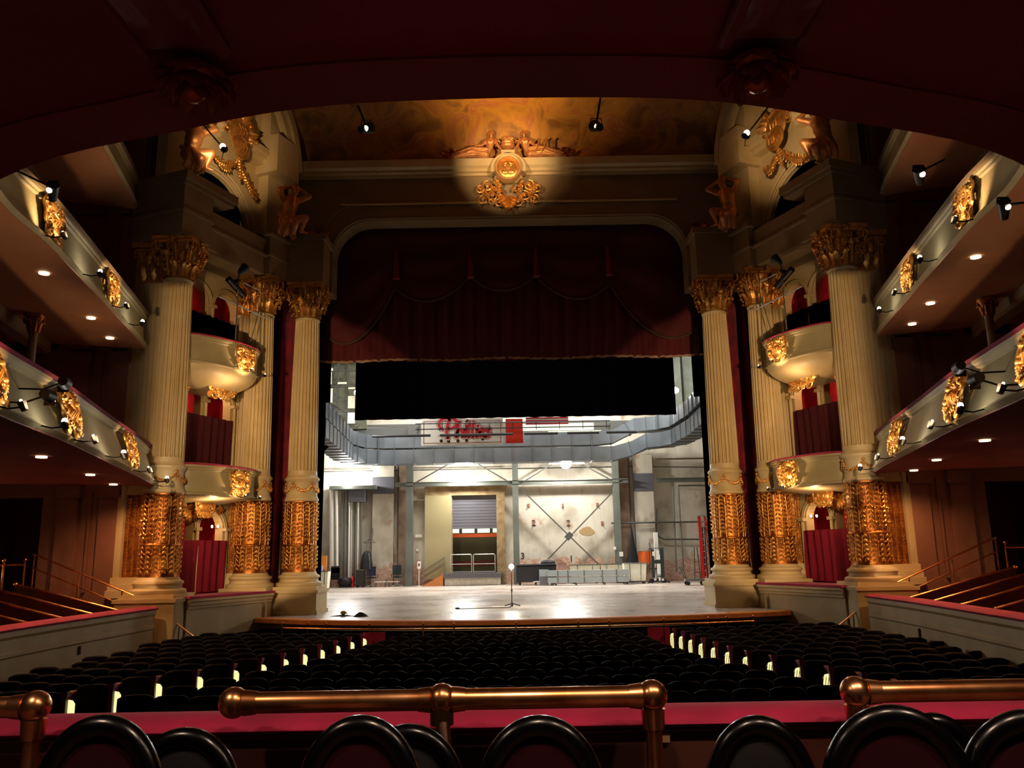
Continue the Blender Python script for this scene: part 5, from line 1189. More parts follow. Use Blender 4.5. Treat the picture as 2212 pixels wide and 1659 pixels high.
# floodlights with their lamps
fl = [(755, 1038, 49.25, 800, 'on the left above the white conduits'), (1003, 1033, 49.0, 800, 'above the loading door'), (1222, 1003, 48.2, 1300, 'under the ducts right of centre'), (773, 848, 43, 1100, 'high on the left beside the black drop'), (1458, 843, 43, 1100, 'high on the right beside the black drop')]
for (u, v, Y, pw, lab) in fl:
    c = at_y(u, v, Y); t = thing('stage_floodlight', 'glaring white work floodlight %s' % lab, 'floodlight', c, 'stage floodlights')
    mb = MB(); mb.box(c.x - .16, c.y + .05, c.z - .13, c.x + .16, c.y + .2, c.z + .13)
    mb.tube([(c.x, c.y + .15, c.z), (c.x, 50.0, c.z)] if Y > 45 else [(c.x, c.y + .15, c.z + .1), (c.x, c.y + .15, 15.9)], .03, 6)
    mb.build('housing', [STEELD], t)
    mb = MB(); mb.ball((c.x, c.y, c.z), .3 if Y > 45 else .2, 14, 10, (1, .6, .85)); mb.build('lamp_glass', [BULBW], t)
    light('POINT', (c.x, c.y - .35, c.z - .05), pw, WHITE, .15, parent=t)
a, b = at_y(1186, 1001, 48.4), at_y(1262, 1000, 48.4); mb = MB(); mb.tube([a, b], .05, 8); tag(mb.build('tube_light', [emat('lit_work_tube', '#ffffff', 5)]), 'lit fluorescent tube beside the central right floodlight', 'tube light')
c = at_y(697, 973, 33.4); mb = MB(); mb.obox(c, (1, 0, .9), (0, 1, 0), (-.9, 0, 1), .27, .05, .08); mb.tube([c, (c.x - .35, 33.4, c.z + .3), (c.x - .35, 33.4, 6.76)], .02, 6); tag(mb.build('slanted_fixture', [BLACK]), 'small tilted black fixture just right of the left stage column', 'fixture')
# banners on the catwalk rail
def flag(name, label, u0_, v0_, u1_, v1_, m_, Y=44.05):
    a, b = at_y(u0_, v0_, Y), at_y(u1_, v1_, Y); mb = MB(); mb.box(a.x, Y - .015, b.z, b.x, Y + .015, a.z); o = mb.build('cloth', [m_]); t = thing(name, label, 'banner', (a.x, Y, b.z), 'banners on the catwalk'); setpar(o, t); return t, a, b
t, a, b = flag('team_banner', 'white banner with red script lettering hanging from the catwalk rail', 910, 906, 1087, 960, WHITEP, 44.3)
RED = mat('banner_red', '#c21f2b', .7); NAVY = mat('banner_outline', '#7c1a26', .7); WH = mat('banner_white', '#f0ece2', .7)
W_ = b.x - a.x; H_ = a.z - b.z
mb = MB()
for (x0, z0, x1, z1) in ((.12, .12, W_ - .12, .14), (.12, H_ - .14, W_ - .12, H_ - .12), (.12, .12, .14, H_ - .12), (W_ - .14, .12, W_ - .12, H_ - .12)): mb.box(a.x + x0, 44.27, b.z + z0, a.x + x1, 44.284, b.z + z1)
mb.build('border_line', [NAVY], t)
S_ = [[(.95, -.1), (.8, .6), (.92, 1.3), (1.1, 1.85)], [(.25, .85), (.0, 1.35), (.35, 1.9), (1.1, 2.0), (1.75, 1.75), (1.75, 1.2), (1.35, .92), (1.0, .9)], [(1.8, 0), (1.95, .8), (2.12, 1.6)], [(1.9, .45), (2.15, .8), (2.4, .75), (2.38, .25), (2.55, .02)],
      [(2.78, .8), (2.72, .25), (2.85, .02)], [(3.2, 1.5), (3.08, .7), (3.08, .15), (3.2, .02)], [(3.6, 1.5), (3.48, .7), (3.48, .15), (3.6, .02)], [(3.95, .8), (3.88, .25), (4.0, .02)],
      [(4.22, .42), (4.6, .55), (4.6, .85), (4.35, .85), (4.2, .45), (4.35, .05), (4.7, .1)], [(5.3, .75), (5.05, .85), (4.95, .6), (5.2, .35), (5.15, .02), (4.8, .0)]]
DOT = [(2.86, 1.15), (4.05, 1.15)]
def strokes(w, y):
    mb = MB(); k = H_ / 2.75; ox, oz = a.x + W_ * .215, b.z + H_ * .3
    for s_ in S_:
        P = smooth_path([(x, 0, z) for x, z in s_], 6); n = len(P); V = []; F = []
        for i, p in enumerate(P):
            d = (P[min(i + 1, n - 1)] - P[max(i - 1, 0)]).normalized(); q = Vector((-d.z, 0, d.x)) * w
            for r in (q, -q): V.append((ox + (p.x + r.x) * k, y, oz + (p.z + r.z) * k))
        F = [(2 * i, 2 * i + 1, 2 * i + 3, 2 * i + 2) for i in range(n - 1)]; mb.add(V, F)
        for p in (P[0], P[-1]): mb.add([(ox + (p.x + w * math.cos(t_ * PI / 6)) * k, y, oz + (p.z + w * math.sin(t_ * PI / 6)) * k) for t_ in range(12)], [tuple(range(12))])
    for (x, z) in DOT: mb.add([(ox + (x + w * 1.1 * math.cos(t_ * PI / 6)) * k, y, oz + (z + w * 1.1 * math.sin(t_ * PI / 6)) * k) for t_ in range(12)], [tuple(range(12))])
    return mb
strokes(.27, 44.280).build('lettering_outline', [NAVY], t); strokes(.215, 44.274).build('lettering_gap', [WH], t); strokes(.155, 44.268).build('lettering', [RED], t)['label'] = 'red script word Phillies'
mb = MB()
for (fx, fz) in ((.455, .9), (.565, .9), (.245, .17), (.335, .15), (.45, .16), (.555, .17), (.75, .22), (.86, .4)):
    mb = MB(); mb.add([(a.x + W_ * fx + .09 * math.cos(q * PI / 6), 44.28, b.z + H_ * fz + .09 * math.sin(q * PI / 6)) for q in range(12)], [tuple(range(12))]); mb.build('vent_hole', [BLACK], t)
flag('red_banner', 'plain orange-red banner next to the white lettered one', 1092, 905, 1130, 957, mat('signal_red_cloth', '#d9301e', .7), 44.2)
t, a, b = flag('striped_flag', 'folded flag with red and white stripes on the catwalk', 1135, 902, 1228, 916, WHITEP, 44.2)
mb = MB(); h = (a.z - b.z) / 5
for k in (0, 2, 4): mb.box(a.x + .02, 44.17, b.z + h * k, b.x, 44.188, b.z + h * (k + 1) * 1.0)
mb.build('red_stripes', [RED], t)
# ---------------------------------------------------------------- valance and drapes of the proscenium
t = thing('stage_valance', 'deep wine-red valance with swags and worn gold fringe filling the top of the stage opening', 'curtain', (0, 29, 8.6))
mb = MB(); curtain(mb, (-6.9, 29.2, 0), (6.9, 29.2, 0), 8.62, 13.7, .07, 30, 10, 4, .03); mb.build('back_cloth', [mat('valance_velvet', '#5c0a16', .8, sheen=.2)], t)
mb = MB(); mb.grid(lambda u, v: (-6.9 + 13.8 * u, 29.1 + .04 * math.sin(u * 300), 8.63 + .05 * v - .04 * abs(math.sin(u * 70)) * (1 - v) - .03 * math.sin(u * 23)), 220, 2); mb.build('fringe', [mat('tarnished_fringe', '#b49478', .7)], t)
sw = [(-6.7, -4.15, 9.45, 12.2, 11.1), (-4.2, -1.45, 10.75, 12.4, 11.55), (-1.5, .95, 11.1, 12.5, 11.75), (.9, 3.6, 10.75, 12.4, 11.6), (3.55, 6.7, 9.45, 12.2, 11.1)]
for k, (x0, x1, zl, zt, zs) in enumerate(sw):
    zl2, zr2 = (8.9 if k == 0 else zs), (8.9 if k == 4 else zs)
    def swf(u, v, x0=x0, x1=x1, zl=zl, k=k):
        x = x0 + (x1 - x0) * u; ea = {0: (9.6, 11.5), 1: (11.3, 11.75), 2: (11.75, 11.75), 3: (11.75, 11.3), 4: (11.5, 9.6)}[k]
        zb_ = (ea[0] * (1 - u) + ea[1] * u) - {0: 1.5, 1: 1.0, 2: .85, 3: 1.0, 4: 1.5}[k] * 4 * u * (1 - u) * .75
        z = 13.6 + (zb_ - 13.6) * v
        return (x, 28.95 - .1 * math.sin(v * PI * 5) * math.sin(PI * u) - .12 * math.sin(PI * u), z)
    mb = MB(); mb.grid(swf, 24, 30); mb.build('swag', [mat('swag_velvet', '#520814', .8, sheen=.2)], t, 60)
    mb = MB(); pts = [Vector(swf(i / 24, 1.0)) + Vector((0, -.03, 0)) for i in range(25)]; mb.tube(pts, .05, 6); mb.build('swag_fringe', [mat('tarnished_swag_fringe', '#4a2e20', .9)], t)
for x in (-4.15, -1.45, .95, 3.58):
    mb = MB(); mb.tube(smooth_path([(x, 28.75, 12.7), (x, 28.72, 12.2), (x + .02, 28.74, 11.6)], 4), [.05] * 4 + [.09] * 4 + [.14], 8); mb.build('tassel_drop', [mat('tassel_red', '#8a2a1c', .8)], t)
for s_, nm in SIDES:
    mb = MB(); curtain(mb, (s_ * 9.2, 28.4, 0), (s_ * 6.95, 28.7, 0), .02, 10.8, .1, 6, 12, 7); tag(mb.build('side_curtain', [DRAPE]), 'tall wine-red curtain between the two columns at the %s of the stage' % nm, 'curtain', 'side curtains')
    mb = MB(); curtain(mb, (s_ * 6.95, 28.7, 0), (s_ * 7.25, 31.5, 0), .02, 13, .05, 5, 4, 8); tag(mb.build('black_return', [BLACKV]), 'black velour return behind the %s stage column' % nm, 'stage drape', 'black returns')
    mb = MB(); mb.lathe([(.12, .02), (.12, .1), (.03, .2), (.05, .9), (.09, 1.3), (.05, 1.5), (.03, 2.4), (.06, 2.5), (.02, 2.6)], 12, (s_ * 7.75, 27.9, 0)); tag(mb.build('dark_finial_post', [mat('dark_bronze', '#3a2412', .4, .7)]), 'dark bronze post in the shadow between the %s columns' % nm, 'post', 'dark bronze posts')
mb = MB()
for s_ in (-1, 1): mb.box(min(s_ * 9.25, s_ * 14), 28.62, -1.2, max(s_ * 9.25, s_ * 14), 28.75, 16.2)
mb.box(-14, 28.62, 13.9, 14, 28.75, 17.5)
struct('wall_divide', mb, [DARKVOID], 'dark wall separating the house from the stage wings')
# ================================================================ things standing on the stage
def on(u, v): return at_z(u, v, 0)
def at(name, label, cat, u, v, group=None):
    p = on(u, v); p.y = min(p.y, 48.9); return thing(name, label, cat, (at_y(u, v, p.y).x, p.y, 0), group)
def part(t, name, mb, m_, smooth=40, label=None):
    o = mb.build(name, [m_] if not isinstance(m_, list) else m_, None, smooth); o.parent = t
    if label: o['label'] = label
    return o
def wheel(mb, x, y, r=.06): mb.cyl((x, y - .02, r), (x, y + .02, r), r, 12)
# ghost light
gp = on(1106, 1310); t = thing('ghost_light', 'bare bulb on a thin black stand glowing alone at the middle of the stage', 'lamp', gp)
mb = MB(); mb.cyl((0, 0, .04), (0, 0, 1.16), .016, 8); mb.cyl((0, 0, .5), (0, 0, .56), .028, 8); part(t, 'pole', mb, BLACK)
mb = MB()
for k in range(3): a = k * 2.09 + .4; mb.bar((0, 0, .1), (.3 * math.cos(a), .3 * math.sin(a), .015), .03)
mb.cyl((0, 0, .0), (0, 0, .12), .04, 10); part(t, 'tripod_base', mb, BLACK)
mb = MB(); mb.cyl((0, 0, 1.15), (0, 0, 1.24), .03, 10); part(t, 'socket', mb, BLACK)
mb = MB(); mb.ball((0, 0, 1.31), .085, 14, 10, (1, 1, 1.05)); part(t, 'bulb', mb, emat('ghost_bulb_glass', '#fff6dc', 60), label='glowing bulb')
light('POINT', gp + Vector((0, -.12, 1.31)), 110, (1, .95, .8), .09, parent=t)
mb = MB(); p0, p1 = on(1098, 1313), on(988, 1316); mb.tube(smooth_path([gp + Vector((-.05, 0, .012)), p0 + Vector((0, 0, .012)), p0.lerp(p1, .4) + Vector((0, .08, .012)), p0.lerp(p1, .75) + Vector((0, -.05, .012)), p1 + Vector((0, 0, .012))], 8), .012, 6)
mb.ball(p1 + Vector((0, 0, .03)), .05, 8, 6, (1.6, 1, .6)); tag(mb.build('power_cable', [BLACK]), 'thin cable lying on the stage floor left of the bare bulb stand', 'cable')
# cloth bundles at the front edge
for (u, v, lab, w_, c_) in ((740, 1331, 'grey cloth with a yellow tool on it lying at the front left of the stage', .34, '#3a3f48'), (778, 1332, 'small dark cloth heap right of the grey cloth at the stage edge', .22, '#14181c')):
    p = on(u, v); mb = MB(); rnd = random.Random(u)
    def cl(a, r, w_=w_): rr = w_ * r * (1 + .18 * math.sin(a * 2 * PI * 3 + w_ * 9)); return (rr * math.cos(a * 2 * PI), rr * .6 * math.sin(a * 2 * PI), .002 + (.09 if w_ < .3 else .03) * (1 - r ** 2) * (1 + .4 * math.sin(a * 31)))
    mb.grid(cl, 24, 5); t = thing('cloth_bundle', lab, 'cloth', p, 'cloths at the stage edge'); part(t, 'cloth', mb, mat('cloth_%d' % u, c_, .8))
    if u == 740:
        mb = MB(); mb.ball((.02, 0, .1), .07, 8, 6, (1.3, .8, .9)); mb.bar((.05, 0, .12), (.14, 0, .08), .03); part(t, 'yellow_tool', mb, mat('tool_yellow', '#c2b040', .5))
# laundry carts
def cart(u, v, w_, h_, lab, folds=3, base=True, Y=None):
    t = at('laundry_cart', lab, 'cart', u, v, 'white canvas laundry carts')
    if Y: t.location.y = Y; t.location.x = at_y(u, v, Y).x
    mb = MB(); hw = w_ / 2; mb.hexa([(-hw * .88, -.3, .16), (hw * .88, -.3, .16), (hw * .88, .3, .16), (-hw * .88, .3, .16)], [(-hw, -.35, h_), (hw, -.35, h_), (hw, .35, h_), (-hw, .35, h_)])
    part(t, 'canvas_bin', mb, CANVAS, 0)
    mb = MB(); mb.tube([(-hw, -.36, h_), (hw, -.36, h_), (hw, .36, h_), (-hw, .36, h_)], .025, 6, closed=True)
    for k in range(folds): x = -hw + (k + .5) * w_ / folds; mb.bar((x * .9, -.31, .16), (x, -.365, h_), .02)
    part(t, 'rim', mb, STEELD)
    mb = MB(); mb.box(-hw * .9, -.32, .11, hw * .9, .32, .16)
    for x in (-hw * .75, hw * .75):
        for y in (-.25, .25): wheel(mb, x, y, .055)
    part(t, 'wheeled_base', mb, STEELD)
cart(690, 1270, 1.0, 1.02, 'white canvas laundry cart half hidden behind the left stage column', 3, Y=44)
cart(1264, 1262, 1.75, 1.05, 'long white canvas laundry cart behind the grey cases, left one', 2, Y=48.6)
cart(1323, 1262, 1.35, 1.06, 'white canvas laundry cart behind the grey cases, middle one', 2, Y=48.6)
cart(1372, 1262, 1.25, 1.12, 'white canvas laundry cart at the right end of the grey cases', 2, Y=47.0)
# things piled in / behind the left cart
t = thing('cloth_pile', 'pink and blue bags piled on the laundry cart by the left stage column', 'bags', (at_y(688, 1225, 44).x, 44, 1.0))
mb = MB(); mb.ball((-.05, 0, .15), .2, 10, 8, (1.1, 1, .9)); mb.ball((-.02, 0, .5), .13, 10, 8); part(t, 'pink_bag', mb, mat('magenta_cloth', '#b02a5a', .8))
mb = MB(); mb.box(-.05, -.25, .02, .25, -.1, .3); part(t, 'blue_bag', mb, mat('pale_blue_plastic', '#9aa8d8', .5))
a, b = at_y(678, 1201, 46), at_y(706, 1229, 46); mb = MB(); mb.box(a.x - .3, 45.9, b.z, b.x, 46, a.z); mb.box(a.x - .1, 45.92, 0, a.x, 45.98, b.z + .1); mb.box(b.x - .1, 45.92, 0, b.x, 45.98, b.z + .1); tag(mb.build('orange_board', [mat('orange_board_paint', '#d98a35', .6)]), 'orange board standing behind the left laundry cart', 'board')
mb = MB(); mb.box(-13.2, 46.2, 0, -11.9, 47.5, 5.4)
for k in range(5): mb.box(-11.92, 46.25, .6 + k, -11.86, 47.4, .66 + k)
tag(mb.build('dark_rack', [STEELD]), 'dark tall equipment rack at the far left of the stage', 'rack')
# office chairs, stacked chairs
def chair(u, v, lab, back, hi=1.0):
    t = at('office_chair', lab, 'chair', u, v, 'chairs at the back left of the stage')
    mb = MB(); mb.ball((0, 0, .5 * hi), .27, 12, 8, (1, .95, .22)); part(t, 'seat', mb, back)
    mb = MB(); mb.grid(lambda a, b: (.27 * math.sin((a - .5) * 2.2) * 1.05, -.24 + .12 * math.cos((a - .5) * 2.2), .6 * hi + .5 * hi * b), 10, 6); mb.grid(lambda a, b: (.27 * math.sin((a - .5) * 2.2) * 1.05, -.29 + .12 * math.cos((a - .5) * 2.2), .6 * hi + .5 * hi * b), 10, 6); part(t, 'backrest', mb, back)
    mb = MB(); mb.cyl((0, 0, .12), (0, 0, .46), .03, 8)
    for k in range(5): a = k * 2 * PI / 5; mb.bar((0, 0, .12), (.28 * math.cos(a), .28 * math.sin(a), .07), .03); wheel(mb, .28 * math.cos(a), .28 * math.sin(a), .03)
    part(t, 'star_base', mb, CHROME)
    mb = MB()
    for q in (-1, 1): mb.tube([(q * .2, 0, .48), (q * .32, 0, .5), (q * .33, 0, .7), (q * .33, -.2, .72)], .02, 6)
    part(t, 'armrest', mb, BLACK)
chair(803, 1262, 'glossy dark blue swivel chair in the middle of the chair group', mat('dark_blue_vinyl', '#1c2438', .25), 1.05)
chair(858, 1260, 'dark green swivel chair, rightmost of the chair group', mat('dark_green_cloth', '#14241f', .8), 1.1)
t = at('stacked_chairs', 'heap of dark stacked chairs beside the left laundry cart', 'chairs', 722, 1264)
for k in range(4):
    mb = MB(); mb.box(-.25, -.25, .45 + .1 * k, .25, .25, .5 + .1 * k); mb.box(-.25, .2, .5 + .1 * k, .25, .25, .9 + .1 * k)
    for (x, y) in ((-.24, -.24), (.24, -.24), (.24, .24), (-.24, .24)): mb.cyl((x, y, 0 + .1 * k), (x, y, .46 + .1 * k), .015, 6)
    part(t, 'stacking_chair', mb, mat('purple_black_vinyl', '#1a1420', .5))
mb = MB(); mb.ball((.65, 0, .3), .38, 12, 8, (1.2, .8, .75)); mb.box(.3, -.2, 0, 1.0, .2, .12); part(t, 'covered_bundle', mb, BLACK)
t = at('equipment_case', 'black box case standing between the red extinguisher and the blue chair', 'case', 779, 1258)
mb = MB(); mb.box(-.22, -.3, .1, .22, .2, .95); part(t, 'body', mb, mat('charcoal_case', '#2c2a2a', .5)); mb = MB(); mb.box(-.24, -.32, .95, .24, .22, 1.0); part(t, 'lid', mb, STEEL); mb = MB(); [wheel(mb, x, y, .05) for x in (-.17, .17) for y in (-.22, .12)]; part(t, 'castors', mb, BLACK)
t = at('fire_extinguisher', 'red fire extinguisher on the floor at the left of the black case', 'extinguisher', 761, 1265)
mb = MB(); mb.lathe([(.1, 0), (.11, .05), (.11, .5), (.07, .58), (.03, .62)], 16); part(t, 'cylinder', mb, mat('extinguisher_red', '#d9201c', .35)); mb = MB(); mb.cyl((0, 0, .62), (0, 0, .68), .03, 8); mb.bar((0, 0, .7), (.14, -.02, .72), .03); mb.tube([(0, 0, .65), (.12, -.05, .6), (.14, -.08, .3)], .015, 6); part(t, 'valve_and_hose', mb, BLACK)
for (u, v, lab) in ((822, 1262, 'low white table left of the green chair'), (850, 1264, 'low white table under the green chair')):
    t = at('low_table', lab, 'table', u, v, 'low white tables'); mb = MB(); mb.box(-.32, -.2, .26, .32, .2, .3); part(t, 'top', mb, CANVAS)
    for (x, y) in ((-.28, -.17), (.28, -.17), (.28, .17), (-.28, .17)): mb = MB(); mb.cyl((x, y, 0), (x, y, .26), .02, 6); part(t, 'leg', mb, STEEL)
t = at('coat_stand', 'wire topped stand draped with a black cloth', 'stand', 791, 1256)
mb = MB(); mb.cyl((0, 0, 0), (0, 0, 2.55), .02, 8)
for k in range(3): a = 2 * PI * k / 3; mb.bar((0, 0, .15), (.25 * math.cos(a), .25 * math.sin(a), .02), .025)
part(t, 'pole', mb, STEEL)
mb = MB(); mb.tube(smooth_path([(.08, 0, 2.55), (.2, 0, 3.0), (.28, 0, 3.35), (.34, 0, 3.0), (.2, 0, 2.5)], 5), .018, 6); mb.tube([(-.2, 0, 2.5), (.5, 0, 2.5), (.3, 0, 2.68), (.1, 0, 2.66), (-.2, 0, 2.5)], .018, 6); part(t, 'wire_loop', mb, STEELD)
mb = MB(); mb.lathe([(.34, 1.0), (.3, 1.4), (.24, 1.8), (.16, 1.98), (.04, 2.05)], 20, mod=lambda a, z: 1 + .1 * math.sin(a * 6)); part(t, 'black_cloth', mb, BLACK)
t = at('sign_stand', 'small white notice box on a thin pole left of the loading platform', 'sign', 905, 1262)
mb = MB(); mb.cyl((0, 0, 0), (0, 0, 1.0), .02, 8); mb.cyl((0, 0, 0), (0, 0, .02), .14, 16); part(t, 'pole', mb, WHITEP); mb = MB(); mb.box(-.1, -.04, .98, .1, .04, 1.4); part(t, 'notice_box', mb, WHITEP); mb = MB(); mb.box(-.04, -.045, 1.12, .04, -.04, 1.28); part(t, 'dark_mark', mb, BLACK)
for (u, v, w_, h_, lab) in ((901, 1157, .2, .09, 'white notice plate beside the left steel column'), (898, 1188, .07, .07, 'small white switch plate below the notice'), (1328, 1184, .07, .08, 'white switch box left of the right steel column'), (1342, 1197, .11, .13, 'white notice with a green strip on the right steel column')):
    p = at_y(u, v, 49.1); mb = MB(); mb.box(p.x - w_, 49.09 if u > 1300 else 49.9, p.z - h_, p.x + w_, 49.13 if u > 1300 else 49.99, p.z + h_); o = mb.build('wall_plate', [WHITEP]); tag(o, lab, 'plate', 'small white wall plates')
# grand piano under a cover
t = at('grand_piano', 'black grand piano with a quilted cover behind the bare bulb stand', 'piano', 1158, 1262); t.location.y = 47.8; t.location.x = at_y(1158, 1262, 47.8).x
mb = MB(); pl = [(-1.05, -.7), (1.1, -.7), (1.1, .1), (.7, .5), (.2, .7), (-.4, 1.0), (-1.05, 1.0)]; mb.prism(pl, lambda a, b, d: (a, b, d), .62, 1.0); part(t, 'case', mb, mat('piano_black', '#0c0c0e', .15), 30)
mb = MB(); mb.prism([(a * 1.03, b * 1.03) for a, b in pl], lambda a, b, d: (a, b, d), 1.0, 1.09); mb.ball((.7, 0, 1.2), .3, 12, 8, (1.4, 1, .55)); mb.tube([(-1.1, -.74, 1.1), (1.1, -.74, 1.12)], .05, 8); part(t, 'quilted_cover', mb, mat('cover_black', '#141316', .6))
for (x, y) in ((-.9, -.5), (.95, -.5), (0, .6)): mb = MB(); mb.cyl((x, y, .08), (x, y, .62), .07, 10); wheel(mb, x, y, .06); part(t, 'leg', mb, mat('piano_black', '#0c0c0e', .15))
mb = MB(); mb.hexa([(-1.1, -.76, .18), (1.12, -.76, .18), (1.12, -.73, .18), (-1.1, -.73, .18)], [(-1.1, -.76, 1.02), (1.12, -.76, 1.02), (1.12, -.73, 1.02), (-1.1, -.73, 1.02)]); part(t, 'hanging_side', mb, mat('cover_black', '#141316', .6))
mb = MB(); mb.tube([(-.2, -.8, .18), (.2, -.8, .22)], .03, 6); mb.tube([(.55, -.8, .35), (.75, -.8, .36)], .025, 6); part(t, 'pedal_lyre', mb, CHROME)
# long grey cases
for k, (z0, z1) in enumerate(((.14, .44), (.49, .80))):
    a = at_y(1183, 1250, 46.3).x; b = at_y(1357, 1250, 46.3).x; t = thing('long_grey_case', '%s long blue-grey case of the stack lying in front of the laundry carts' % ('lower' if k == 0 else 'upper'), 'case', ((a + b) / 2, 46.3, z0), 'long grey cases')
    L = (b - a) / 2; mb = MB(); mb.box(-L, -.3, 0, L, .3, z1 - z0); part(t, 'shell', mb, mat('blue_grey_enamel', '#8b9496', .4)); mb = MB()
    for q in (-.75, -.5, -.1, .35, .7): mb.box(q * L - .02, -.32, 0, q * L + .02, .31, z1 - z0 + .003)
    if k == 0:
        for q in (-.9, -.8, -.3, .4, .9):
            m2 = MB(); m2.cyl((q * L, -.28, -.06), (q * L, -.22, -.06), .06, 10); m2.box(q * L - .03, -.27, -.03, q * L + .03, .27, .002); m2.cyl((q * L, .22, -.06), (q * L, .28, -.06), .06, 10); part(t, 'castor', m2, STEELD)
    part(t, 'bands', mb, STEELD)
t = thing('grey_locker_case', 'short blue-grey cabinet at the left end of the long cases', 'case', (at_y(1175, 1250, 46.5).x, 46.5, 0)); mb = MB(); mb.box(-.25, -.25, .04, .25, .25, .85); part(t, 'body', mb, mat('blue_grey_enamel', '#8b9496', .4)); mb = MB(); mb.box(-.24, -.26, .06, .24, -.25, .5); part(t, 'door', mb, LGREY)
mb = MB(); mb.box(0, 0, 0, .01, .01, .01)
p = at_y(1215, 1262, 48.9); t = thing('pink_crate', 'dusty pink padded box between the piano and the laundry carts', 'box', (p.x, 48.9, 0)); mb = MB(); mb.box(-.25, -.3, .02, .25, .3, 1.15); part(t, 'body', mb, mat('dusty_pink', '#b08a7c', .8)); mb = MB(); mb.box(-.27, -.32, 1.15, .27, .32, 1.2); part(t, 'lid', mb, mat('dusty_pink_lid', '#a87a6c', .8))
# personnel lift
t = at('personnel_lift', 'dark personnel lift with white mast standing right of the laundry carts', 'lift', 1421, 1259)
mb = MB(); mb.box(-.4, -.35, .06, .4, .35, .22); [wheel(mb, x, y, .08) for x in (-.35, .35) for y in (-.3, .3)]; mb.bar((-.4, -.3, .1), (-.6, -.45, .03), .06); mb.bar((.4, -.3, .1), (.6, -.45, .03), .06); part(t, 'base', mb, BLACK)
mb = MB(); mb.box(-.1, -.1, .2, .12, .1, 2.78); mb.box(.02, -.02, .2, .2, .12, 1.4); part(t, 'mast', mb, WHITEP)
mb = MB(); mb.tube([(-.33, -.35, 1.0), (-.33, -.35, 1.9), (.33, -.35, 1.9), (.33, -.35, 1.0)], .03, 6); mb.tube([(-.33, .35, .9), (-.33, .35, 1.9), (.33, .35, 1.9), (.33, .35, .9)], .03, 6)
for q in (-.33, .33): mb.tube([(q, -.35, 1.9), (q, .35, 1.9)], .03, 6); mb.tube([(q, -.35, 1.4), (q, .35, 1.4)], .025, 6)
mb.box(-.35, -.36, .75, .35, .36, .82); mb.box(-.33, -.38, 1.05, .33, -.35, 1.25); mb.box(.14, -.37, .3, .34, -.2, 1.85); mb.box(-.34, -.37, .3, -.2, -.2, 1.85); part(t, 'cage', mb, mat('dark_green_enamel', '#24302e', .5))
mb = MB()
for (x, z, w_, h_) in ((0, 1.68, .1, .1), (.02, 1.42, .11, .14), (-.24, 1.6, .05, .12), (.03, .75, .1, .3), (.03, .45, .1, .03), (-.2, .2, .06, .06), (.05, .22, .05, .1), (.22, .18, .06, .05)): mb.box(x - w_, -.4, z - h_, x + w_, -.385, z + h_)
part(t, 'white_decals', mb, WHITEP)
mb = MB(); mb.bar((-.42, -.3, 2.2), (-.35, -.3, 1.75), .06); mb.bar((.36, -.3, 2.05), (.34, -.3, 1.85), .05); part(t, 'handle', mb, CHROME)
t = at('orange_cloth', 'orange cloth hanging on a thin frame left of the lift', 'cloth', 1395, 1258); t.location.y = 49.0; t.location.x = at_y(1395, 1258, 49).x
mb = MB(); mb.grid(lambda u, v: (-.35 + .75 * u, .03 * math.sin(u * 9), 1.12 + .62 * v - (.2 * (1 - u) if v == 0 else 0)), 10, 5); part(t, 'cloth', mb, mat('orange_cloth', '#e2641c', .7)); mb = MB(); mb.tube([(.42, 0, 0), (.42, 0, 1.76), (-.38, 0, 1.74), (-.38, 0, 0)], .02, 6); part(t, 'frame', mb, STEELD)
mb = MB(); p = at_y(1368, 1222, 49.2); mb.T = Matrix.Translation((p.x, 49.2, 0)); mb.lathe([(.02, .02), (.34, .05), (.36, .9), (.3, 1.3), (.14, 2.2), (.04, 3.0), (.0, 3.3)], 16, mod=lambda a, z: 1 + .1 * math.sin(a * 5)); mb.T = None; tag(mb.build('tied_black_cloth', [mat('black_cloth_tied', '#101018', .9)]), 'black cloth tied up against the wall in a tall cone right of the steel column', 'cloth')
# platform hand cart
t = at('platform_cart', 'grey platform cart with upright handle left of the red ladder', 'cart', 1502, 1264)
mb = MB(); mb.box(-.52, -.3, .22, .52, .3, .32); part(t, 'deck', mb, STEEL); mb = MB(); [wheel(mb, x, y, .1) for x in (-.4, .4) for y in (-.25, .25)]; part(t, 'wheels', mb, BLACK)
mb = MB(); mb.tube([(-.5, -.28, .3), (-.62, -.28, .75), (-.72, -.28, .95), (-.72, .28, .95), (-.62, .28, .75), (-.5, .28, .3)], .025, 6); mb.tube([(.0, 0, .32), (.06, 0, 1.9), (.2, 0, 1.9), (.3, 0, .32)], .03, 6); mb.box(-.05, -.05, .62, .28, .05, .66); part(t, 'handle', mb, STEELD)
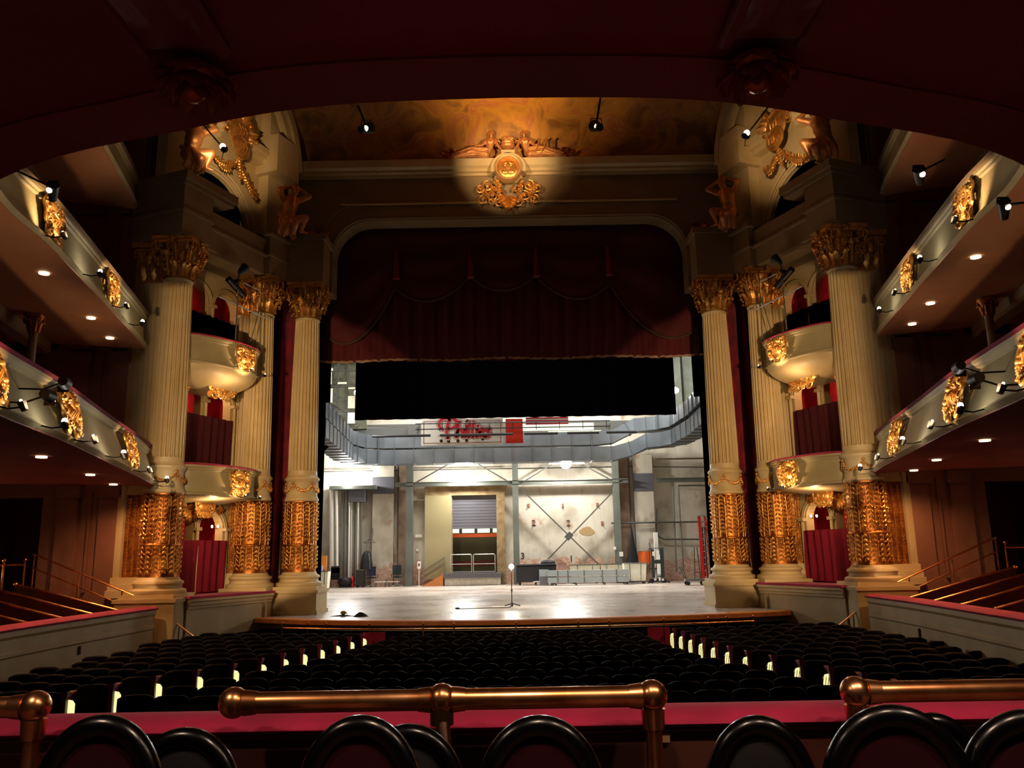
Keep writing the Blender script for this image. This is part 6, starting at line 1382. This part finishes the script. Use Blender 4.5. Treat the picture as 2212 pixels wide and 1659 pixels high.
# ladder
t = at('step_ladder', 'tall red fibreglass step ladder beside the right stage column', 'ladder', 1528, 1260); lz = 4.4
t.location.y = 47.2; bx_ = at_y(1533, 1256, 47.2).x; tx_ = at_y(1513, 1115, 47.2); t.location.x = bx_; lz = tx_.z; dx = tx_.x - bx_
mb = MB()
for s0 in (-.18, .42):
    mb.bar((s0, -.5, 0), (dx - .18 + (.12 if s0 < 0 else .42), 0, lz), .1, .06)
mb.bar((-.35, -.3, 0), (dx - .1, 0, lz), .14, .05)
part(t, 'front_rails', mb, REDP, 0)
mb = MB(); mb.bar((-.18, 1.1, 0), (dx - .06, .1, lz), .08, .04); mb.bar((.42, 1.1, 0), (dx + .24, .1, lz), .08, .04); part(t, 'rear_rails', mb, REDP, 0)
for k in range(11):
    f_ = (k + 1) / 12; mb = MB(); x0 = -.18 + (dx + .12) * f_; x1 = .42 + (dx - .18) * f_; y = -.5 + .5 * f_; mb.box(x0, y - .06, lz * f_ - .02, x1, y + .05, lz * f_ + .025); part(t, 'step', mb, CHROME)
mb = MB(); mb.box(dx - .1, -.1, lz - .01, dx + .28, .2, lz + .05); part(t, 'top_cap', mb, CHROME)
t = thing('storage_shelf', 'dark shelving with grey trays half hidden behind the right stage column', 'shelf', (at_y(1550, 1255, 46).x, 46, 0))
mb = MB(); [mb.box(x, y, 0, x + .05, y + .05, 3.0) for x in (-.6, .6) for y in (-.25, .25)]; part(t, 'uprights', mb, BLACK)
for k in range(8): mb = MB(); mb.box(-.6, -.25, .3 + k * .34, .6, .3, .34 + k * .34); part(t, 'shelf_board', mb, STEEL)

# ================================================================ orchestra seating
Z0 = -1.15
def seat_meshes():
    D = {}
    mb = MB()
    def bk(front):
        y = -.20 if not front else -.14
        def fn(u, v):
            x = (u - .5) * .47; top = .94 - .035 * abs(2 * u - 1) ** 4; z = .36 + (top - .36) * v; return (x * (1 - .05 * v), y - .10 * v + .035 * (2 * u - 1) ** 2 + (.02 * (1 if front else -1)) * math.sin(PI * v), z)
        return fn
    mb.grid(bk(False), 8, 6); mb.grid(bk(True), 8, 6)
    edge = [bk(False)(0, v / 6) for v in range(7)] + [bk(False)(u / 8, 1) for u in range(1, 9)] + [bk(False)(1, 1 - v / 6) for v in range(1, 7)]
    mb.tube([(x, y + .03, z) for x, y, z in edge], .034, 6); mb.ball((0, -.33, .84), .012, 5, 4)
    D['backrest'] = mb.mesh('backrest', [SEATC], 60)
    mb = MB(); mb.grid(lambda u, v: ((u - .5) * .46, -.1 + .42 * v, .42 + .05 * math.sin(PI * u) * math.sin(PI * v)), 6, 6); mb.box(-.23, -.12, .33, .23, .33, .42); D['seat_cushion'] = mb.mesh('seat_cushion', [SEATR], 50)
    mb = MB(); mb.box(-.035, -.22, .58, .035, .28, .64); mb.box(-.02, -.2, .0, .02, .1, .58); D['armrest'] = mb.mesh('armrest', [WOODD], 0)
    mb = MB(); mb.box(-.03, -.3, .0, .03, .16, .9); mb.prism([(-.32, .88), (.3, .84), (.36, .9), (.05, .9), (-.32, .98)], lambda a, b, d: (d, a, b), -.045, .045); D['end_panel'] = mb.mesh('end_panel', [mat('end_panel_crimson', '#7c1430', .5)], 0)
    mb = MB(); mb.prism([(-.085, .42), (.085, .42), (.085, .72), (.05, .77), (0, .785), (-.05, .77), (-.085, .72)], lambda a, b, d: (d, a, b), -.012, .012); D['aisle_lamp'] = mb.mesh('aisle_lamp', [AISLE], 0)
    mb = MB(); mb.cur = 0
    for k in range(4): mb.tube([(-.02, -.07 + .045 * k, .43), (-.02, -.04 + .045 * k, .6), (-.02, -.07 + .045 * k, .74)], .006, 4)
    D['lamp_grille'] = mb.mesh('lamp_grille', [GOLDD], 0)
    return D
SM = seat_meshes()
def mk_seat(x, y, rz, label, group, end=0):
    t = thing('theater_seat', label, 'seat', (x, y, Z0), group, rz)
    for k in ('backrest', 'seat_cushion'):
        o = bpy.data.objects.new(k, SM[k]); COL.objects.link(o); o.parent = t
    for q in (-1, 1):
        if end == q:
            o = bpy.data.objects.new('end_panel', SM['end_panel']); COL.objects.link(o); o.parent = t; o.location = (q * .27, 0, 0); 
            g = bpy.data.objects.new('aisle_lamp', SM['aisle_lamp']); COL.objects.link(g); g.parent = o; g.location = (q * .04, -.3 * 0 - .12, .04); g.rotation_euler = (0, 0, -q * 1.05); g['label'] = 'lit aisle lamp'; h = bpy.data.objects.new('lamp_grille', SM['lamp_grille']); COL.objects.link(h); h.parent = o; h.location = g.location; h.rotation_euler = g.rotation_euler
        else:
            o = bpy.data.objects.new('armrest', SM['armrest']); COL.objects.link(o); o.parent = t; o.location = (q * .26, 0, 0)
    return t
rows = [21.9 - .86 * k for k in range(12)]
ORD = 'first second third fourth fifth sixth seventh eighth ninth tenth eleventh twelfth'.split()
nseat = 0; extra = []
def interp(T, y):
    T = sorted(T)
    if y <= T[0][0]: a, b = T[0], T[1]
    elif y >= T[-1][0]: a, b = T[-2], T[-1]
    else: a, b = next((p, q) for p, q in zip(T, T[1:]) if p[0] <= y <= q[0])
    return a[1] + (b[1] - a[1]) * (y - a[0]) / (b[0] - a[0])
TL = [(22, -4.05), (21.09, -4.22), (19.38, -4.6), (17.94, -4.94), (16.88, -5.23), (16, -5.59), (15.19, -6.1), (14.04, -6.61), (12.5, -7.3)]
TR = [(21.83, 4.14), (19.38, 4.31), (17.42, 4.53), (16.59, 4.77), (15.61, 5.07), (14.45, 5.38), (12.5, 5.9)]
def aisle(T, Y):
    x = T[0][1]
    for _ in range(6): x = interp(T, Y + x * x / 55)
    return x
def aisleL(Y): return aisle(TL, Y)
def aisleR(Y): return aisle(TR, Y)
for k, Y0 in enumerate(rows):
    xl, xr = aisleL(Y0), aisleR(Y0); cl, cr2 = xl + 1.3, xr - 1.3
    n = int((cr2 - cl) / .56); off = (k % 2) * .28
    for i in range(n + 1):
        x = cl + i * (cr2 - cl) / n; y = Y0 + x * x / 55
        if k < 11:
            mk_seat(x, y, -x / 27, 'dark leather theater seat in the centre block, %s row from the stage' % ORD[k], 'orchestra seats'); nseat += 1
        else: extra.append((x, y, -x / 27))
    for sd, xa, nm in ((-1, xl, 'left'), (1, xr, 'right')):
        wall = 8.95; n = int((wall - abs(xa)) / .57)
        for i in range(n + 1):
            x = sd * (abs(xa) + .24 + i * .57); y = Y0 + x * x / 55
            if abs(x) > (8.5 if y < 14.5 or k < 2 else 8.95): continue
            end = -sd if i == 0 else 0
            if i == 0: lb = 'aisle-end seat with a lit lamp panel, %s side block, %s row from the stage' % (nm, ORD[k])
            elif i == n or abs(x) > 8.45: lb = 'wall-end seat silhouetted against the cream parapet, %s side, %s row from the stage' % (nm, ORD[k])
            else: lb = 'dark seat in the middle of the %s side block, %s row from the stage' % (nm, ORD[k])
            mk_seat(x, y, -x / 27, lb, 'orchestra seats', end); nseat += 1
print('SEATS', nseat, len(extra))
if extra:
    mb = MB()
    for (x, y, a) in extra:
        mb.T = Matrix.Translation((x, y, Z0)) @ Matrix.Rotation(a, 4, 'Z'); me = SM['backrest']; mb.add([v.co.copy() for v in me.vertices], [tuple(p.vertices) for p in me.polygons])
        mb.box(-.23, -.12, .0, .23, .33, .45)
    mb.T = None
    tag(mb.build('theater_seat_row', [SEATC], None, 60), 'rearmost dark rows of orchestra seats just beyond the brass rail', 'seats', None, 'stuff')
for sd in (-1, 1):  # glow of the aisle lamps on the carpet
    for k in ():
        Y0 = rows[k]; xa = aisleL(Y0) if sd < 0 else aisleR(Y0); light('POINT', (xa - sd * .25, Y0 + xa * xa / 55 - .1, Z0 + .4), 2.2, (1, .85, .5), .1)

# ================================================================ parquet circle parapets along both sides
def side_parapet(sd, nm, pts, zt):
    P = smooth_path([(x, y, 0) for x, y in pts], 5); nr = normals2(P, (0, 12))
    mb = MB(); mb.sweep(P, nr, [(.0, -1.2), (0, zt - .5), (-.05, zt - .46), (-.05, zt - .4), (-.02, zt - .36), (-.02, zt - .16), (-.07, zt - .1), (-.07, zt), (.3, zt), (.3, -1.2)], True)
    struct('wall_parquet_%s' % nm, mb, [CREAM], 'cream moulded parapet along the %s side of the orchestra' % nm, 35)
    mb = MB(); mb.sweep(P, nr, [(-.1, zt), (-.12, zt + .04), (-.06, zt + .09), (.28, zt + .09), (.32, zt)], True); tag(mb.build('velvet_ledge', [VELVET], None, 50), 'crimson velvet ledge running along the top of the %s parapet' % nm, 'ledge', 'velvet ledges of the parapets')
    e = P[0]; mb = MB(); mb.box(min(e.x, e.x + sd * .34), e.y - .05, -1.2, max(e.x, e.x + sd * .34), e.y + .1, zt - .005); struct('trim_%d' % (10 if sd < 0 else 11), mb, [CREAM], 'end post of the %s parapet' % nm)
    # little lock plate
    i = 6; p = P[i]; q = nr[i]; mb = MB(); mb.obox((p.x - q.x * .02, p.y - q.y * .02, zt - .62), (-q.y, q.x, 0), (q.x, q.y, 0), (0, 0, 1), .03, .012, .09); tag(mb.build('door_latch', [mat('dark_brass', '#5a4020', .4, .8)]), 'small dark latch on the %s parapet wall' % nm, 'latch', 'parapet latches')
side_parapet(-1, 'left', [(-9.22, 21.8), (-9.34, 18.9), (-9.38, 17.1), (-9.35, 15.5), (-9.1, 13), (-8.2, 9.5)], .50)
side_parapet(1, 'right', [(9.0, 21.8), (8.95, 19.5), (8.8, 17.6), (8.6, 15.7), (8.4, 13.9), (7.7, 10)], .50)
for sd, nm in SIDES:
    # raised floor of the parquet circle
    mb = MB(); mb.box(min(sd * 9.5, sd * 17.2), 8, -1.2, max(sd * 9.5, sd * 17.2), 23.6, .0); mb.box(min(sd * 10.9, sd * 17.2), 8, 0, max(sd * 10.9, sd * 17.2), 23.6, .35); mb.box(min(sd * 12.6, sd * 17.2), 8, .35, max(sd * 12.6, sd * 17.2), 23.6, .6)
    struct('floor_parquet_%s' % nm, mb, [mat('crimson_carpet', '#5a0c20', .95)], 'stepped crimson floor of the %s side seating' % nm)
    # seat rows: curved partitions with brass top rails and seats
    for k, y in enumerate((14.6, 15.9, 17.2, 18.5, 19.8, 21.1)):
        t = thing('seat_row_partition', 'dark partition with gleaming brass top rail in the %s side seating, %s from the column' % (nm, ORD[5 - k]), 'partition', (sd * 11, y, 0), 'brass railed partitions')
        P = smooth_path([(sd * 9.75, y + .25, .48), (sd * 10.6, y + .12, .72), (sd * 11.5, y + .02, .98), (sd * 12.4, y, 1.2)], 6)
        mb = MB()
        for a, b in zip(P, P[1:]): mb.hexa([(a.x, a.y - .03, a.z - .75), (b.x, b.y - .03, b.z - .75), (b.x, b.y + .03, b.z - .75), (a.x, a.y + .03, a.z - .75)], [(a.x, a.y - .03, a.z), (b.x, b.y - .03, b.z), (b.x, b.y + .03, b.z), (a.x, a.y + .03, a.z)])
        mb.build('panel', [WOODD], t, 30)
        mb = MB(); mb.tube(P, .035, 8); mb.ball(P[-1], .06, 8, 6); mb.ball(P[0], .045, 8, 6); mb.build('brass_rail', [BRASS], t, 60)
        for j in range(3):
            x = sd * (10.25 + j * .85); p = min(P, key=lambda q: abs(q.x - x)); ts = thing('side_chair', 'crimson seat %s of the %s side seating, %s partition from the column' % (('nearest the parapet', 'in the middle', 'farthest from the parapet')[j], nm, ORD[5 - k]), 'seat', (x, y + .45, p.z - .75), 'crimson side seats', sd * .9)
            mb = MB(); mb.grid(lambda u, v: ((u - .5) * .46, -.25 - .05 * v, .35 + .42 * v * (1 - .12 * abs(2 * u - 1) ** 3)), 6, 4); mb.grid(lambda u, v: ((u - .5) * .46, -.19 - .05 * v, .35 + .42 * v * (1 - .12 * abs(2 * u - 1) ** 3)), 6, 4); mb.build('backrest', [SEATU]).parent = ts
            mb = MB(); mb.box(-.23, -.2, .3, .23, .25, .4); mb.build('seat_cushion', [SEATU]).parent = ts
            mb = MB(); mb.box(-.2, -.15, 0, -.15, .2, .3); mb.box(.15, -.15, 0, .2, .2, .3); mb.build('legs', [WOODD]).parent = ts
    # brass stair rail by the column, brass fence at the back
    t = thing('stair_handrail', 'sloping double brass handrail beside the %s column pedestal' % nm, 'railing', (sd * 10, 22.3, 0), 'brass handrails')
    mb = MB(); mb.tube([(sd * 12.6, 22.1, 1.95), (sd * 10.0, 22.3, .85), (sd * 9.3, 22.35, .45), (sd * 8.1, 22.4, -.45)], .026, 8); mb.build('handrail', [BRASS], t)
    mb = MB(); mb.tube([(sd * 12.6, 22.1, 1.6), (sd * 10.0, 22.3, .5), (sd * 9.3, 22.35, .1)], .02, 8); mb.build('lower_rail', [BRASS], t)
    for (x, zt, zb_) in ((12.6, 1.95, .6), (11.4, 1.44, .35), (10.3, .98, 0), (8.75, .02, -1.15), (8.15, -.42, -1.15)): mb = MB(); mb.cyl((sd * x, 22.3 if x < 11 else 22.15, zb_), (sd * x, 22.3 if x < 11 else 22.15, zt), .02, 8); mb.build('baluster', [BRASS], t)
    t = thing('brass_fence', 'upright brass rail posts at the outer edge of the %s side seating' % nm, 'railing', (sd * 12.8, 21, .6), 'brass fences')
    for k in range(6): y = 17.5 + k * .9; mb = MB(); mb.cyl((sd * 12.75, y, .35), (sd * 12.75, y, 1.75), .025, 8); mb.ball((sd * 12.75, y, 1.8), .05, 8, 6); mb.build('post', [BRASS], t)
    for z in (1.68,): mb = MB(); mb.tube([(sd * 12.75, 17.5, z), (sd * 12.75, 22, z)], .022, 8); mb.build('top_rail', [BRASS], t)
    # warm glow under the first gallery near the doors
    t = thing('standing_lamp', 'small lit brass lamp among the outer seats on the %s' % nm, 'lamp', (sd * 13.3, 20.8, .6)); mb = MB(); mb.cyl((0, 0, 0), (0, 0, .75), .02, 8); mb.cyl((0, 0, 0), (0, 0, .03), .1, 12); mb.build('stem', [BRASS]).parent = t; mb = MB(); mb.ball((0, 0, .82), .06, 10, 8); mb.build('bulb', [BULB]).parent = t; light('POINT', (sd * 13.3, 20.7, 1.5), 10, AMBER, .08, parent=t)

LZ = .055
# ================================================================ foreground: parapet, brass rails, seats
mb = MB(); mb.box(-4.0, 3.95, -1.0, 4.0, 4.2, 1.0); struct('wall_front', mb, [mat('dark_oak_panelling', '#4a2416', .5, col2='#3a1a10', nscale=3)], 'low panelled parapet in front of the first rows')
mb = MB(); mb.tube([(-4, 3.945, .968), (4, 3.945, .968)], .012, 6); struct('trim_12', mb, [mat('worn_gilt_beading', '#6a4c2a', .6, .3)], 'gilt beading under the velvet ledge')
mb = MB(); mb.grid(lambda u, v: (-4 + 8 * u, 3.88 + .14 * (1 - math.cos(v * PI)) * 1.2, 1.0 + LZ * math.sin(v * PI)), 20, 10); mb.box(-4, 3.9, .985, 4, 4.22, 1.005); tag(mb.build('velvet_ledge', [VELVET], None, 60), 'crimson velvet padded ledge behind the brass rails in the foreground', 'ledge')
p = at_y(1427, 1590, 3.93); mb = MB(); mb.box(p.x - .036, 3.925, p.z - .026, p.x + .04, 3.948, p.z + .026); tag(mb.build('number_card', [mat('tan_card', '#a8805c', .7)]), 'small tan card fixed to the parapet right of the middle rail', 'card')
mb = MB(); mb.box(-5, -4, -.2, 5, 3.95, -.05); struct('floor_circle', mb, [mat('bounce_circle_carpet', '#5e3a34', .95)], 'unseen floor under the viewer, toned to bounce light')  # out of view; carpet tone lightened to bounce light up to the soffit
def brassrail(x0, x1, knobs, posts, label):
    t = thing('brass_rail', label, 'railing', ((x0 + x1) / 2, 3.7, 1.15), 'thick brass rails in the foreground')
    mb = MB(); mb.cyl((x0, 3.7, 1.15), (x1, 3.7, 1.15), .044, 24); mb.build('tube', [BRASS], t, 60)
    for x in knobs:
        mb = MB(); mb.ball((x, 3.7, 1.152), .064, 24, 14)
        for q in (-1, 1):
            if x0 - .05 < x + q * .07 < x1 + .05: mb.cyl((x + q * .045, 3.7, 1.15), (x + q * .1, 3.7, 1.15), .053, 24, .047)
        mb.build('knob', [BRASS], t, 60)
    for x in posts:
        mb = MB(); mb.cyl((x, 3.7, 0), (x, 3.7, 1.12), .035, 16); mb.cyl((x, 3.7, 1.02), (x, 3.7, 1.1), .045, 16, .052); mb.build('post', [BRASS], t, 60)
    return t
t = brassrail(-1.19, .56, (-1.2, -.32, .57), (.57,), 'thick brass rail in the middle foreground with three knobs')
mb = MB(); mb.tube([(-.32, 3.7, 1.1), (-.3, 3.62, .95), (-.16, 3.56, .5), (-.12, 3.55, 0)], .03, 10); mb.cyl((-.32, 3.7, 1.05), (-.32, 3.7, 1.11), .05, 16); mb.build('brace', [mat('dark_bronze', '#3a2412', .4, .7)], t, 60)
brassrail(-3.2, -2.03, (-2.04,), (-2.04,), 'thick brass rail entering from the left foreground')
brassrail(1.44, 3.2, (1.43,), (1.43,), 'thick brass rail entering from the right foreground')
def front_seat(x, y, zt, w_, label, rz=0, cloth=SEATR):
    t = thing('round_backed_seat', label, 'seat', (x, y, 0), 'round-backed seats in the foreground', rz)
    def arc(s_, n=28, sc_=1.0):
        pts = []
        for i in range(n + 1):
            a = PI * i / n; ex = 2.05; c, q = math.cos(a), math.sin(a)
            pts.append((-w_ * .37 * sc_ * (abs(c) ** (2 / ex)) * (1 if c > 0 else -1), s_, zt - .04 - .26 + .26 * sc_ * q ** (2 / ex)))
        return [(pts[0][0], s_, zt - .62)] + pts + [(pts[-1][0], s_, zt - .62)]
    mb = MB(); mb.tube(arc(0), .037, 14); mb.build('leather_roll', [BLACKG], None, 60).parent = t
    pa = arc(0, 28, .92)
    for nm_, yy, m_, bul in (('back_panel', -.012, cloth, -1), ('front_panel', .03, SEATR, 1)):
        mb = MB()
        def fn(u, v):
            k = u * (len(pa) - 1); i = min(int(k), len(pa) - 2); q = k - i; ax = pa[i][0] + (pa[i + 1][0] - pa[i][0]) * q; az = pa[i][2] + (pa[i + 1][2] - pa[i][2]) * q
            return (ax * v, yy + bul * .03 * (1 - v * v), (zt - .42) + (az - (zt - .42)) * v)
        mb.grid(fn, 40, 8); mb.build(nm_, [m_], None, 60).parent = t
    mb = MB(); mb.box(-w_ * .38, .05, zt - .6, w_ * .38, .28, zt - .48); mb.build('seat_cushion', [SEATR]).parent = t
    for q in (-1, 1): mb = MB(); mb.box(q * w_ * .36 - .03, .0, -.05, q * w_ * .36 + .03, .28, zt - .5); mb.build('leg', [BLACK]).parent = t
DSEAT = mat('dark_red_plush', '#22040a', 1.0, spec=.1); BSEAT = mat('blue_black_leather', '#07070c', .5)
front_seat(-1.37, 2.9, 1.255, .50, 'round-backed seat at the lower left, dark red back', 0, DSEAT)
front_seat(-1.24, 3.28, 1.14, .52, 'black seat half hidden behind the lower left seat', 0, BSEAT)
front_seat(-.52, 2.9, 1.24, .48, 'round-backed seat left of centre below the brass brace', 0, DSEAT)
front_seat(-.40, 3.22, 1.15, .50, 'seat half hidden behind the one left of centre', 0, BSEAT)
front_seat(.07, 2.9, 1.23, .50, 'round-backed seat just right of centre', 0, DSEAT)
front_seat(.83, 3.05, 1.19, .44, 'black round-backed seat under the right part of the velvet ledge', -.1, BSEAT)
front_seat(1.17, 2.75, 1.27, .54, 'large round-backed seat right of the black one, dark red back', -.15, DSEAT)
front_seat(1.48, 3.15, 1.17, .42, 'black seat between the two large seats on the right', -.1, BSEAT)
front_seat(1.60, 2.75, 1.25, .56, 'rightmost round-backed seat cut by the photo edge', -.15, DSEAT)
